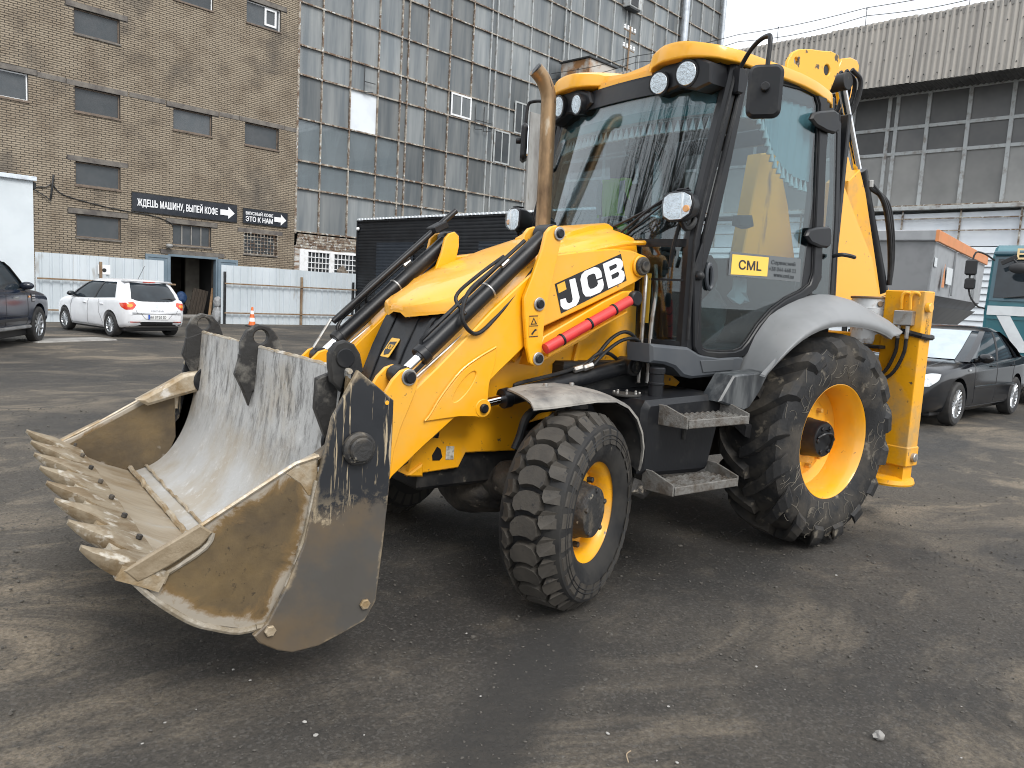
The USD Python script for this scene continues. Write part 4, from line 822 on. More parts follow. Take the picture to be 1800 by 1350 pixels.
# teeth
tooth_m = M('worn_tooth_look', (.30, .245, .17), .45, (.19, .135, .075), 9, .42, .60, metal=.4, bump=.25, bscale=50, c3=(.50, .46, .39), s3=14, lo3=.56, hi3=.66)
for k in range(8):
    y = -1.085 + k*(2.17/7)
    S = []; jit = rng.uniform(-.004, .004, 2); wear = rng.uniform(-.012, .012)
    for t, w, th, rise in ((-.05, .154, .020, .0), (.30, .154, .022, .002), (.40, .138, .026, .006), (.48, .105, .030, .010), (.58, .072, .030, .012), (.72, .046, .024, .014), (.88, .026, .014, .018), (1.0, .012, .005, .024)):
        p = V(4.150, .5585) + t*V(.262 + wear, .098) + jit*t; n = V(-.364, .93); rd = .012*math.sin(max(t, 0)*math.pi)
        row = [(rise + rd, 0), (rise + rd*.7, w*.35), (rise - .004, w), (rise - th*1.3, w*.92), (rise - th*1.6 - .01, w*.4), (rise - th*1.6 - .01, -w*.4), (rise - th*1.3, -w*.92), (rise - .004, -w), (rise + rd*.7, -w*.35)]
        S.append([(p[0] + n[0]*a, min(max(y + b, -1.13), 1.13), p[1] + n[1]*a) for a, b in row])
    T.add('tooth', loft(np.array(S)), tooth_m, BK, smooth=28)
    for dy in (.0,): T.add('tooth_bolt', cyl((4.172, y + dy, .572), (4.165, y + dy, .590), .012, 6, .003), mud, BK)
# back frame of the shovel behind the side plates
T.add('back_box', prism(np.array([(3.48, .92), (3.36, .80), (3.36, .55), (3.48, .35), (3.72, .33), (3.6, .44), (3.50, .75)]), -1.05, 1.05, 'y', .01), blk_dusty, BK)
INN = np.array([(3.50, 1.22), (3.515, 1.02), (3.545, .82), (3.59, .66), (3.67, .52), (3.765, .437), (3.88, .40), (3.88, .30), (3.72, .20), (3.55, .22), (3.40, .32), (3.36, 1.1)])
both('inner_side', prism(INN, 1.10, 1.116, 'y'), shovel_rust, BK)
CIN = [(3.639, 0.882), (3.832, 0.786), (4.04, 0.671), (4.242, 0.56), (4.124, 0.425), (3.979, 0.327), (3.813, 0.284), (3.706, 0.409), (3.632, 0.59)]
both('clam_cheek', prism(CIN, 1.078, 1.0935, 'y'), shovel_rust, BK)

# ---- loader arms (outer face y = .58)
YA = .58
arm = [(3.089, 0.545), (3.008, 0.655), (2.841, 0.792), (2.659, 0.932), (2.645, 0.938), (2.551, 0.933), (2.519, 0.925), (2.481, 0.954), (2.478, 1.023), (2.476, 1.097), (2.397, 1.168), (2.252, 1.288), (2.132, 1.4), (1.788, 1.536), (1.463, 1.672), (1.391, 1.713), (1.364, 1.779), (1.399, 1.84), (1.505, 1.861), (1.655, 1.859), (1.857, 1.831), (2.063, 1.796), (2.153, 1.738), (2.237, 1.676), (2.474, 1.476), (2.597, 1.359), (2.776, 1.193), (2.911, 1.074), (2.991, 0.98), (3.073, 0.768)]
both('loader_arm', prism(arm, .45, YA, 'y', .007), yel)
db = [(2.84, 0.921), (2.81, 0.957), (2.755, 1.041), (2.647, 1.165), (2.544, 1.235), (2.434, 1.291), (2.443, 1.201), (2.472, 1.1), (2.475, 1.022), (2.478, 0.953), (2.515, 0.922), (2.551, 0.93), (2.645, 0.935), (2.749, 0.928)]
ell = circle((2.624, 1.089), .098, 26, .030, -.88)
both('arm_doubler', prism(db, YA + .001, YA + .012, 'y', .004, [ell]), yel)
both('arm_doubler_pan', prism(circle((2.624, 1.089), .099, 26, .031, -.88), YA + .0006, YA + .004, 'y'), yel)
edge = [(2.847, 0.592, 0.924), (2.817, 0.592, 0.959), (2.762, 0.592, 1.043), (2.655, 0.592, 1.167), (2.552, 0.592, 1.236), (2.442, 0.592, 1.292)]
both('weld_seam', tube(curve(edge, 4), .006, 6), yel)
BO = [(2.504, 0.973), (2.939, 1.142), (2.092, 1.903), (2.2, 1.524), (2.186, 1.233), (1.51, 1.583), (1.407, 1.175), (1.426, 1.775)]
def pin(name, q, r, y0, y1, mat=None, collar=None):
    g = cyl((q[0], y0, q[1]), (q[0], y1, q[1]), r, 20, .005)
    both(name, g, mat or blk)
    if collar: both('pin_collar', cyl((q[0], y0, q[1]), (q[0], y0 + (y1-y0)*.45, q[1]), collar[0], 24, .003), collar[1])
pin('pivot_pin', BO[0], .024, YA, YA + .035, None, (.048, yel))
lev = [(2.178, 1.901), (2.149, 1.933), (2.111, 1.946), (2.078, 1.922), (2.073, 1.862), (2.096, 1.745), (2.147, 1.496), (2.155, 1.386), (2.161, 1.232), (2.195, 1.192), (2.235, 1.211), (2.264, 1.296), (2.291, 1.468), (2.297, 1.557), (2.255, 1.66), (2.198, 1.813)]
both('tipping_lever', prism(lev, .595, .622, 'y', .005), yel)
both('tipping_lever', prism(lev, .405, .432, 'y', .005), yel)
for i in (2, 3, 4): pin('pivot_pin', BO[i], .024, .622, .645, None, (.036, steel))
both('lever_top_shaft', cyl((BO[2][0], .43, BO[2][1]), (BO[2][0], .6, BO[2][1]), .034, 18), blk)
# front clevis link
lk = [(3.088, 1.047), (3.038, 1.132), (2.994, 1.175), (2.952, 1.189), (2.914, 1.166), (2.899, 1.13), (2.904, 1.085), (2.935, 1.008), (2.98, 0.904), (3.012, 0.795), (3.036, 0.629), (3.106, 0.58), (3.094, 0.883)]
both('bucket_link', prism(lk, .575, .60, 'y', .005), yel)
lk2 = [(3.002, 1.02), (2.949, 1.11), (2.904, 1.155), (2.859, 1.169), (2.819, 1.145), (2.804, 1.107), (2.841, 0.979), (2.888, 0.87), (2.966, 0.729), (3.019, 0.791)]
LKX = np.array([(3.088, 1.047), (3.038, 1.132), (2.994, 1.175), (2.952, 1.189), (2.914, 1.166), (2.899, 1.13), (2.935, 1.008), (2.98, 0.904), (3.053, 0.77), (3.103, 0.829)])
both('bucket_link', prism(LKX, .415, .44, 'y', .005), yel)
Q = np.array((2.95, 1.144))
both('pivot_pin', cyl((Q[0], .60, Q[1]), (Q[0], .626, Q[1]), .030, 18, .006), blk); both('pin_collar', cyl((Q[0], .60, Q[1]), (Q[0], .606, Q[1]), .041, 20, .002), steel)
both('link_sleeve', cyl((Q[0], .44, Q[1]), (Q[0], .574, Q[1]), .044, 18), blk)
# tilt rams
YR = .515
A, B = V(BO[2][0], YR, BO[2][1]), V(Q[0], YR, Q[1]); u = (B - A)/np.linalg.norm(B - A); LEN = np.linalg.norm(B - A)
e = V(u[2], 0, -u[0]); e = e if e[2] > 0 else -e
RAM = 'tilt_ram'
for s in (1, -1):
    mm = (lambda g: g) if s > 0 else mirror
    rp = T.empty('tilt_ram')
    T.add('barrel', mm(cyl(A + u*.03, A + u*LEN*.865, .046, 24)), blk, rp); T.add('gland', mm(cyl(A + u*LEN*.845, A + u*LEN*.885, .053, 24)), blk, rp)
    T.add('rod', mm(cyl(A + u*LEN*.8, B, .026, 18)), chrome, rp); T.add('rod_eye', mm(cyl(B - V(0, .04, 0), B + V(0, .04, 0), .05, 18)), blk, rp)
    T.add('base_eye', mm(cyl(A - V(0, .06, 0), A + V(0, .06, 0), .052, 18)), blk, rp)
    T.add('feed_pipe', mm(tube([A + u*.30 + e*.055 + V(0, .02, 0), A + u*.32 + e*.072 + V(0, .02, 0), A + u*LEN*.78 + e*.072 + V(0, .02, 0), A + u*LEN*.83 + e*.06, A + u*LEN*.85 + e*.03], .011, 8)), blk, rp)
    T.add('pipe_union', mm(cyl(A + u*.30 + e*.06 + V(0, .02, 0), A + u*.36 + e*.06 + V(0, .02, 0), .018, 6)), steel, rp)
    T.add('hose', mm(tube(curve([A + u*.16 + e*.075 + V(0, .03, 0), A + u*.42 + e*.085 + V(0, .04, 0), A + u*.62 + e*.10 + V(0, .07, 0), A + u*.74 + e*.03 + V(0, .09, 0), A + u*.72 - e*.09 + V(0, .08, 0), A + u*.55 - e*.11 + V(0, .06, 0), A + u*.30 - e*.085 + V(0, .05, 0), A + u*.12 - e*.07 + V(0, .03, 0)], 6), .011, 8)), hose_m, rp)
    T.add('hose', mm(tube(curve([A + u*.30 + e*.08, A + u*.5 + e*.11 + V(0, .02, 0), A + u*.66 + e*.10, A + u*.70 + e*.02 + V(0, .06, 0)], 6), .010, 8)), hose_m, rp)
    T.add('level_rod', mm(tube([A + u*.25 - e*.105 - V(0, .0, 0), B + e*-.06 + u*.02], .008, 8)), steel, rp)
    T.add('clip', mm(cyl(A + u*LEN*.42 + e*.0, A + u*LEN*.43, .051, 20, .003)), steel, rp)
# level indicator tube on the far ram
T.add('indicator_rod', tube([A*V(1, -1, 1) + e*.11 + u*(-.16), A*V(1, -1, 1) + e*.10 + u*.95], .020, 12), blk); T.add('indicator_rod_end', tube([A*V(1, -1, 1) + e*.12 + u*.95, B*V(1, -1, 1) + e*.06], .010, 8), steel)
T.add('indicator_bracket', (lambda c: rot(box(c[0] - .05, c[1] - .05, c[2] - .025, c[0] + .05, c[1] + .06, c[2] + .02, .006), c, .5, 'y'))(A*V(1, -1, 1) + e*.11 + u*.02), blk)
# lift rams
A2, B2 = V(BO[6][0], YR, BO[6][1]), V(BO[0][0], YR, BO[0][1]); u2 = (B2 - A2)/np.linalg.norm(B2 - A2); L2 = np.linalg.norm(B2 - A2)
for s in (1, -1):
    mm = (lambda g: g) if s > 0 else mirror
    rp = T.empty('lift_ram')
    T.add('barrel', mm(cyl(A2, A2 + u2*L2*.815, .047, 24)), blk, rp); T.add('gland', mm(cyl(A2 + u2*L2*.80, A2 + u2*L2*.845, .055, 24)), blk, rp)
    T.add('rod', mm(cyl(A2 + u2*L2*.7, B2, .026, 18)), chrome, rp); T.add('base_eye', mm(cyl(A2 - V(0, .06, 0), A2 + V(0, .068, 0), .056, 20)), blk, rp)
    T.add('eye_pin', mm(cyl(A2 + V(0, .068, 0), A2 + V(0, .085, 0), .036, 20)), blk_dusty, rp)
    up = V(0, .015, .066)
    T.add('feed_pipe', mm(tube(curve([A2 + u2*L2*.77 + V(0, .01, .045), A2 + u2*L2*.76 + up, A2 + u2*L2*.5 + up, A2 + u2*L2*.33 + up + V(0, 0, .015), A2 + u2*L2*.26 + up + V(0, .02, .06), A2 + u2*L2*.18 + up + V(0, .02, .05), A2 + u2*L2*.10 + up], 4), .011, 8)), blk, rp)
    T.add('feed_pipe', mm(tube(curve([A2 + u2*L2*.34 + V(0, .03, .07), A2 + u2*L2*.26 + V(0, .03, .12), A2 + u2*L2*.16 + V(0, .03, .20), A2 + u2*L2*.06 + V(0, .03, .22), A2 + V(-.03, .03, .16), A2 + V(-.06, .03, .02)], 5), .011, 8)), hose_m, rp)
    T.add('feed_pipe', mm(tube(curve([A2 + u2*L2*.30 + V(0, .05, .07), A2 + u2*L2*.2 + V(0, .05, .14), A2 + u2*L2*.08 + V(0, .05, .18), A2 + V(-.04, .05, .15), A2 + V(-.08, .05, .0)], 5), .011, 8)), hose_m, rp)
    T.add('pipe_union', mm(cyl(A2 + u2*L2*.30 + V(0, .05, .075), A2 + u2*L2*.36 + V(0, .045, .068), .019, 6)), steel, rp); T.add('pipe_union', mm(cyl(A2 + u2*L2*.35 + V(0, .03, .07), A2 + u2*L2*.41 + V(0, .025, .066), .019, 6)), steel, rp)
for k, (dx, dy) in enumerate(((-.075, .03), (-.12, .06))):
    both('side_pipe', tube(curve([(A2[0] + dx, YR + dy, A2[2] - .1), (A2[0] + dx, YR + dy, A2[2] + .25), (A2[0] + dx - .02*k, YR + dy, A2[2] + .45), (A2[0] + dx - .05, YR + dy - .05, A2[2] + .62)], 5), .012, 8), steel)
# red safety strut and the link beam below it
RS0, RS1 = (2.155, 0.6, 1.288), (1.556, 0.6, 1.569)
both('safety_strut', tube([V(*RS0) + V(0, .045, 0), V(*RS1) + V(0, .045, 0)], .030, 14), red_m)
for t in (.18, .5, .8): both('strut_clip', cyl(V(*RS0) + (V(*RS1) - V(*RS0))*(t - .012) + V(0, .045, 0), V(*RS0) + (V(*RS1) - V(*RS0))*(t + .012) + V(0, .045, 0), .034, 14, .003), blk)
both('strut_knob', cyl((BO[5][0], .62, BO[5][1]), (BO[5][0], .665, BO[5][1]), .045, 20, .008), blk)
beam = [(2.179, 1.187), (2.103, 1.22), (1.814, 1.342), (1.549, 1.509), (1.451, 1.599), (1.482, 1.628), (1.551, 1.621), (1.702, 1.556), (2.128, 1.348)]
both('link_beam', prism(beam, .44, .585, 'y', .006), yel)
strap = [(2.122, 1.261), (1.55, 1.512), (1.548, 1.499), (2.12, 1.243)]
both('beam_lip', prism(strap, .585, .63, 'y', .003), yel)
both('pivot_boss', cat(cyl((BO[7][0], .578, BO[7][1]), (BO[7][0], .62, BO[7][1]), .054, 24, .008), cyl((BO[7][0], .619, BO[7][1]), (BO[7][0], .636, BO[7][1]), .03, 20, .004)), hub_m)
both('pivot_flange', prism(circle(BO[7], .064, 24), YA + .0005, YA + .018, 'y', .004), yel)

# badges: the maker's name on a black panel, warning plate
def decal(name, pts, y, mat, th=.0016, parent=None, holes=()): return T.add(name, prism(pts, y, y + th, 'y', 0, holes), mat, parent, smooth=False)
dec_black = M('decal_black_look', (.012, .013, .015), .35); dec_white = M('decal_white_look', (.82, .83, .84), .4); dec_yel = M('decal_yellow_look', (.72, .40, .03), .45, coat=.3)
NB = T.empty('name_badge')
decal('panel', [(2.067, 1.637), (1.59, 1.835), (1.529, 1.685), (2.01, 1.478)], YA + .0008, dec_black, parent=NB)
decal('letter', [(1.968, 1.664), (1.927, 1.676), (1.885, 1.571), (1.89, 1.549), (1.907, 1.526), (1.965, 1.502), (1.996, 1.502), (2.017, 1.519), (2.024, 1.553), (1.986, 1.563), (1.976, 1.542), (1.959, 1.535), (1.939, 1.543), (1.934, 1.559)], YA + .0026, dec_white, parent=NB)
decal('letter', [(1.881, 1.697), (1.858, 1.719), (1.788, 1.746), (1.757, 1.743), (1.736, 1.725), (1.726, 1.694), (1.766, 1.679), (1.78, 1.707), (1.797, 1.71), (1.83, 1.697), (1.84, 1.684), (1.825, 1.636), (1.809, 1.622), (1.786, 1.626), (1.759, 1.641), (1.753, 1.654), (1.759, 1.671), (1.721, 1.684), (1.709, 1.653), (1.712, 1.63), (1.732, 1.608), (1.803, 1.581), (1.841, 1.579), (1.862, 1.597), (1.887, 1.669)], YA + .0026, dec_white, parent=NB)
decal('letter', [(1.727, 1.767), (1.626, 1.808), (1.594, 1.806), (1.574, 1.791), (1.568, 1.768), (1.581, 1.745), (1.558, 1.735), (1.549, 1.714), (1.551, 1.691), (1.568, 1.673), (1.672, 1.632)], YA + .0026, dec_white, parent=NB, holes=[[(1.679, 1.755), (1.627, 1.776), (1.615, 1.767), (1.618, 1.754), (1.668, 1.731)], [(1.657, 1.709), (1.605, 1.732), (1.593, 1.721), (1.598, 1.704), (1.646, 1.684)]])
decal('small_emblem', [(2.053, 1.633), (2, 1.655), (1.984, 1.612), (2.037, 1.588)], YA + .0026, dec_yel, parent=NB)
WPn = T.empty('warning_plate')
decal('plate', [(2.262, 1.461), (2.203, 1.465), (2.195, 1.352), (2.256, 1.348)], .6224, M('warning_look', (.62, .30, .01), .5), parent=WPn)
for pl_ in ([(2.262, 1.461), (2.203, 1.465), (2.203, 1.46), (2.261, 1.456)], [(2.259, 1.408), (2.199, 1.412), (2.199, 1.408), (2.259, 1.404)], [(2.256, 1.352), (2.195, 1.356), (2.195, 1.352), (2.256, 1.348)]): decal('border', pl_, .6245, dec_black, .001, WPn)
decal('triangle', [(2.232, 1.452), (2.207, 1.417), (2.249, 1.414)], .6245, dec_black, .001, WPn, [[(2.231, 1.443), (2.216, 1.421), (2.241, 1.419)]])
decal('spanner_sign', [(2.243, 1.365), (2.222, 1.389), (2.211, 1.393), (2.207, 1.384), (2.218, 1.38), (2.235, 1.359)], .6245, dec_black, .001, WPn)

# ---- chassis, engine side panels, nose
ch = [(2.828, 0.597), (2.74, 0.607), (2.515, 0.617), (2.472, 0.696), (2.139, 0.683), (2.068, 0.834), (1.924, 0.86), (0.867, 0.979), (0.785, 1.046), (0.939, 1.132), (1.155, 1.172), (1.25, 1.602), (1.545, 1.658), (2.071, 1.725), (2.218, 1.56), (2.567, 1.184), (2.757, 0.827)]
both('chassis_plate', prism(ch, .36, .40, 'y', .006), yel_dirty)
both('nose_block', (lambda q: prism(q, .30, .42, 'y', .008))([(2.839, 0.609), (2.748, 0.664), (2.744, 0.593), (2.819, 0.601)]), yel_dirty)
vent = [(2.657, 0.744), (2.636, 0.73), (2.623, 0.686), (2.639, 0.669), (2.682, 0.672), (2.686, 0.7)]
both('tow_hole', prism(vent, .401, .404, 'y'), dec_black)
both('capacity_plate', prism([(2.601, 0.743), (2.551, 0.739), (2.55, 0.667), (2.601, 0.669)], .401, .403, 'y'), M('plate_paper_look', (.55, .53, .45), .5, (.2, .18, .14), 40))
both('rib', prism([(1.738, 1.313), (1.707, 1.32), (1.745, 1.137), (1.775, 1.131)], .40, .43, 'y', .004), yel_dirty)
T.add('chassis_frame', cat(box(-1.3, -.36, .5, 2.75, .36, .78, .02), box(2.3, -.34, .62, 2.60, .34, 1.15, .02), box(1.1, -.5, .9, 1.9, .5, 1.2, .02)), blk_dusty)
T.add('gearbox', cat(lump((1.1, 0, .62), .3, 3, 5, (1.6, .9, .8), .15), lump((.1, 0, .69), .27, 3, 7, (1, 1, 1), .1)), mud)
# bonnet: cross-sections from the lip to the cab
def bonnet():
    S = []
    for x, w, zt, zs, zb in ((2.72, .10, 1.475, 1.462, 1.435), (2.70, .24, 1.505, 1.480, 1.440), (2.64, .34, 1.545, 1.50, 1.445), (2.55, .395, 1.60, 1.535, 1.45), (2.40, .43, 1.675, 1.60, 1.50), (2.20, .445, 1.76, 1.68, 1.53), (1.98, .452, 1.85, 1.77, 1.56), (1.75, .46, 1.93, 1.85, 1.6), (1.55, .465, 1.99, 1.90, 1.6), (1.42, .468, 2.015, 1.925, 1.6), (1.335, .46, 2.0, 1.91, 1.6), (1.30, .42, 1.94, 1.87, 1.6)):
        half = [(0, zt), (w*.35, zt - .002), (w*.62, zt - .010), (w*.80, zt - .028 - (zt - zs)*.05), (w*.91, zs + (zt - zs)*.45), (w*.97, zs), (w, zs - .05), (w, (zs + zb)/2 - .01), (w*.985, zb)]
        ring = [(y, z) for y, z in half] + [(-y, z) for y, z in half[::-1][:-1]]
        S.append([(x - .10*(abs(y)/.46)**2*(x > 2.5), y, z) for y, z in ring])
    return loft(np.array(S))
bn = bonnet(); 
T.add('bonnet', bn, yel, smooth=42)
def ridge(x0, x1):
    S = []
    for x, h in ((x0, .002), (x0 - .05, .022), ((x0+x1)/2, .03), (x1 + .04, .03), (x1, .005)):
        zt = np.interp(x, [1.42, 1.55, 1.75, 1.98, 2.2], [2.015, 1.99, 1.93, 1.85, 1.76]); S.append([(x, .26, zt - .02), (x, .255, zt + h*.7), (x, .22, zt + h), (x, -.22, zt + h), (x, -.255, zt + h*.7), (x, -.26, zt - .02)])
    return loft(np.array(S))
T.add('bonnet_scoop', ridge(1.74, 1.36), yel)
refl = np.array([(2.16, -.05), (1.90, -.08), (1.86, -.36), (2.05, -.36)])
both('bonnet_rail', tube(curve([(2.05, .50, 1.72), (1.8, .52, 1.83), (1.5, .52, 1.90), (1.34, .52, 1.92)], 4), .014, 8), yel)
# grille
gr = np.array([(2.60, 1.455), (2.655, 1.40), (2.735, 1.23), (2.85, .93), (2.88, .80), (2.80, .78), (2.55, 1.44)])
T.add('grille_panel', prism(gr, -.27, .27, 'y', .012), blk)
for s in (1, -1):
    P = [(2.55, .275, 1.46), (2.63, .275, 1.40), (2.71, .275, 1.23), (2.83, .275, .93), (2.85, .275, .80)]; Qs = [(2.42, .42, 1.50), (2.5, .43, 1.42), (2.57, .44, 1.23), (2.66, .45, .93), (2.68, .45, .80)]
    g = grid(np.array([P, Qs])*V(1, s, 1)); T.add('grille_wing', g, blk)
    for zt in (1.38, 1.30): T.add('grille_slot', tube(curve([(2.69 - (zt-1.23)*.42, s*.29, zt), (2.62 - (zt-1.23)*.42, s*.36, zt + .02), (2.55 - (zt-1.23)*.42, s*.40, zt + .03)], 3), .012, 6), hose_m)
T.add('grille_screw', cyl((2.652, .06, 1.415), (2.668, .06, 1.42), .012, 8, .003), steel)
for y in (-.12, .14): T.add('grille_ridge', tube([(2.648, y, 1.42), (2.738, y, 1.23), (2.853, y, .93)], .006, 5), blk)
gb = T.empty('grille_badge')
ux, uz = V(0, 1, 0), V(-.115, 0, .17)/np.linalg.norm([.115, .17]); nn = np.cross(ux, uz)
o_ = V(2.7445, -.005, 1.235)
bp = lambda pts, d0, d1: frame_map(o_, ux, uz, prism(np.array(pts), d0, d1, 'z'), nn)
T.add('plate', bp(roundrect(.10, .125, .008, 4), .0, .003), dec_yel, gb); T.add('emblem', bp([(-.036, .034), (.036, .042), (.03, -.04), (-.014, -.052), (-.036, -.03)], .0035, .005), dec_black, gb)
v_, f_ = text('JCB', .030, .001, True, .062); T.add('emblem_letters', frame_map(o_ + ux*-.031 + uz*-.012, ux, uz, (v_ + V(0, 0, .0055), f_), nn), dec_yel, gb, smooth=False)
# ---- exhaust
T.add('exhaust_pipe', tube(curve([(1.39, -.42, 1.85), (1.392, -.42, 2.3), (1.40, -.42, 2.80), (1.41, -.42, 2.93), (1.455, -.425, 3.02), (1.52, -.43, 3.075)], 8), [.052]*30 + [.052], 20), exh_m, smooth=60)
T.add('exhaust_seam', tube(curve([(1.385, -.37, 2.87), (1.40, -.375, 2.93), (1.425, -.372, 2.98), (1.44, -.38, 3.03), (1.48, -.385, 3.06)], 3), .004, 5), hose_m)
T.add('exhaust_mouth', cyl((1.515, -.429, 3.072), (1.524, -.431, 3.078), .047, 18, .001), dec_black)

# ---- wheels
def tread_block(poly, rtop, rbot, taper=.006):
    """poly: (angle * R, across) outline -> raised block on the tyre; rtop, rbot functions of the across position."""
    top = np.asarray(poly, float); top = top if signed(top) > 0 else top[::-1]
    bot = inset(top, -taper); pts, t = tri([top]); n = len(top)
    def put(q, rf): r = np.array([rf(a) for a in q[:, 1]]); th = q[:, 0]; return np.stack([r*np.cos(th), q[:, 1], r*np.sin(th)], 1)
    Rm = rtop(0.0)
    tp, bt = top.copy(), bot.copy(); tp[:, 0] /= Rm; bt[:, 0] /= Rm
    v = np.vstack([put(bt, rbot), put(tp, rtop)]); i = np.arange(n); j = (i + 1) % n
    return orient((v, np.vstack([t + n, np.c_[i, j, j + n], np.c_[i, j + n, i + n]])))
def front_tyre():
    prof = [(.252, -.115), (.262, -.128), (.30, -.148), (.36, -.158), (.405, -.155), (.432, -.146), (.446, -.12), (.450, -.06), (.451, 0), (.450, .06), (.446, .12), (.432, .146), (.405, .155), (.36, .158), (.30, .148), (.262, .128), (.252, .115)]
    gs = [lathe(prof, (0, 0, 0), 'y', 72)]
    for rr_, a in ((.372, .1575), (.39, .1565)): gs.append(lathe([(rr_ - .006, a - .002), (rr_, a + .004), (rr_ + .006, a - .002)], (0, 0, 0), 'y', 72)); 
    n = 26; P = 2*math.pi*.49/n; car_, gs = gs, []
    rt = lambda a: .492 - 1.1*max(0, abs(a) - .06)**2 - (2.2*max(0, abs(a) - .125))
    rb = lambda a: .446 - (2.4*max(0, abs(a) - .12))
    for k in range(n):
        s0 = k*P
        hexa = [(s0 + .16*P, -.046), (s0 + .34*P, -.060), (s0 + .66*P, -.060), (s0 + .90*P, -.040), (s0 + 1.00*P, -.012), (s0 + 1.00*P, .016), (s0 + .90*P, .046), (s0 + .66*P, .064), (s0 + .34*P, .064), (s0 + .16*P, .050), (s0 + .25*P, .018), (s0 + .25*P, -.014)]
        gs.append(tread_block(hexa, rt, rb))
        for sg_ in (1, -1):
            sh = [(s0 + .66*P, .084), (s0 + .84*P, .070), (s0 + 1.14*P, .070), (s0 + 1.34*P, .084), (s0 + 1.36*P, .155), (s0 + .68*P, .155)]
            gs.append(tread_block([(a, sg_*b) for a, b in sh], rt, rb))
    return cat(car_), cat(gs)
def rear_tyre():
    prof = [(.375, -.175), (.39, -.195), (.45, -.222), (.53, -.232), (.60, -.222), (.645, -.195), (.662, -.12), (.668, 0), (.662, .12), (.645, .195), (.60, .222), (.53, .232), (.45, .222), (.39, .195), (.375, .175)]
    car_ = lathe(prof, (0, 0, 0), 'y', 90); gs = []
    n = 16
    for k in range(n):
        for s in (1, -1):
            th0 = (k + (.5 if s < 0 else 0))*2*math.pi/n; S = []
            for a, sw, rt, rb, w in ((-.015, 0, .722, .65, .026), (.06, .06, .722, .65, .029), (.12, .13, .72, .648, .033), (.175, .215, .711, .64, .038), (.212, .285, .688, .62, .044), (.238, .315, .645, .585, .047), (.243, .33, .59, .56, .05)):
                ws = w*1.2/.7; t0, t1 = th0 + sw - ws, th0 + sw + ws; b = .018/.7
                S.append([(rb*math.cos(t0 - b), s*min(a, .222), rb*math.sin(t0 - b)), (rt*math.cos(t0), s*a, rt*math.sin(t0)), (rt*math.cos(t1), s*a, rt*math.sin(t1)), (rb*math.cos(t1 + b), s*min(a, .222), rb*math.sin(t1 + b))])
            gs.append(loft(np.array(S)))
    return car_, cat(gs)
def straw(seed, R, w, n, side):
    r = np.random.default_rng(seed); gs = []
    for _ in range(n):
        th, a, rr_ = r.uniform(0, 6.28), r.uniform(.03, .9), r.uniform(R*.62, R*.93); p = []
        d = r.uniform(-1, 1); c = r.uniform(-2.5, 2.5); L_ = r.uniform(.04, .14)
        for t in np.linspace(0, 1, 6):
            q = d*2 + c*t; th += math.cos(q)*L_/5/rr_; rr_ += math.sin(q)*L_/5; rr_ = min(max(rr_, R*.58), R*.95)
            yy = np.interp(rr_, [.39, .45, .53, .60, .645], [.195, .222, .232, .224, .20]) + .003
            p.append((rr_*math.cos(th), side*yy, rr_*math.sin(th)))
        gs.append(tube(p, .0011, 3))
    return cat(gs)
FC, RC = V(2.172, .945, .494), V(0, .885, .712)
STEER = .414
ft, ftr = (scale(q, (1.025, 1.10, 1.025)) for q in front_tyre())
frim = lathe([(.20, -.10), (.262, -.112), (.272, -.128), (.272, -.108), (.246, -.10), (.232, -.06), (.222, 0), (.222, .06), (.240, .10), (.258, .112), (.266, .128), (.274, .128), (.274, .118)], (0, 0, 0), 'y', 56)
fdisc = lathe([(.228, .015), (.20, .03), (.14, .03), (.001, .03)], (0, 0, 0), 'y', 40)
fhub = cat(lathe([(.15, .03), (.150, .05), (.138, .075), (.134, .115), (.128, .135), (.115, .142), (.06, .142), (.001, .142)], (0, 0, 0), 'y', 32), *[cyl((.115*math.cos(t), .13, .115*math.sin(t)), (.115*math.cos(t), .150, .115*math.sin(t)), .014, 6, .003) for t in np.arange(5)*1.2566 + .3])
fnuts = [cyl((.185*math.cos(t), .025, .185*math.sin(t)), (.185*math.cos(t), .062, .185*math.sin(t)), .016, 6, .003) for t in np.arange(8)*.7854]
rt_, rtr = rear_tyre()
rrim = lathe([(.33, -.15), (.365, -.165), (.392, -.19), (.395, -.175), (.36, -.14), (.345, -.02), (.34, .05), (.350, .10), (.352, .135), (.366, .158), (.372, .178), (.384, .192), (.392, .190), (.390, .176)], (0, 0, 0), 'y', 64)
rdisc = lathe([(.345, -.02), (.318, -.035), (.28, -.045), (.25, -.02), (.20, -.012), (.001, -.012)], (0, 0, 0), 'y', 48)
rhub = cat(lathe([(.135, -.015), (.128, .02), (.122, .11), (.112, .125), (.07, .128), (.065, .118), (.001, .118)], (0, 0, 0), 'y', 32), *[cyl((.088*math.cos(t), .12, .088*math.sin(t)), (.088*math.cos(t), .138, .088*math.sin(t)), .016, 6, .003) for t in np.arange(6)*1.047], tube(curve([(.09, .13, .02), (.04, .155, .05), (-.04, .155, .03), (-.06, .13, -.06)], 4), .009, 6))
rnuts = [cyl((.205*math.cos(t), -.015, .205*math.sin(t)), (.205*math.cos(t), .025, .205*math.sin(t)), .017, 6, .003) for t in np.arange(10)*.6283 + .2]
def place(g, c, steer, side, spin):
    v, f = rot(g, (0, 0, 0), spin, 'y')
    if side < 0: v, f = v * V(1, -1, 1), f[:, ::-1]
    return move(rot((v, f), (0, 0, 0), steer), c)
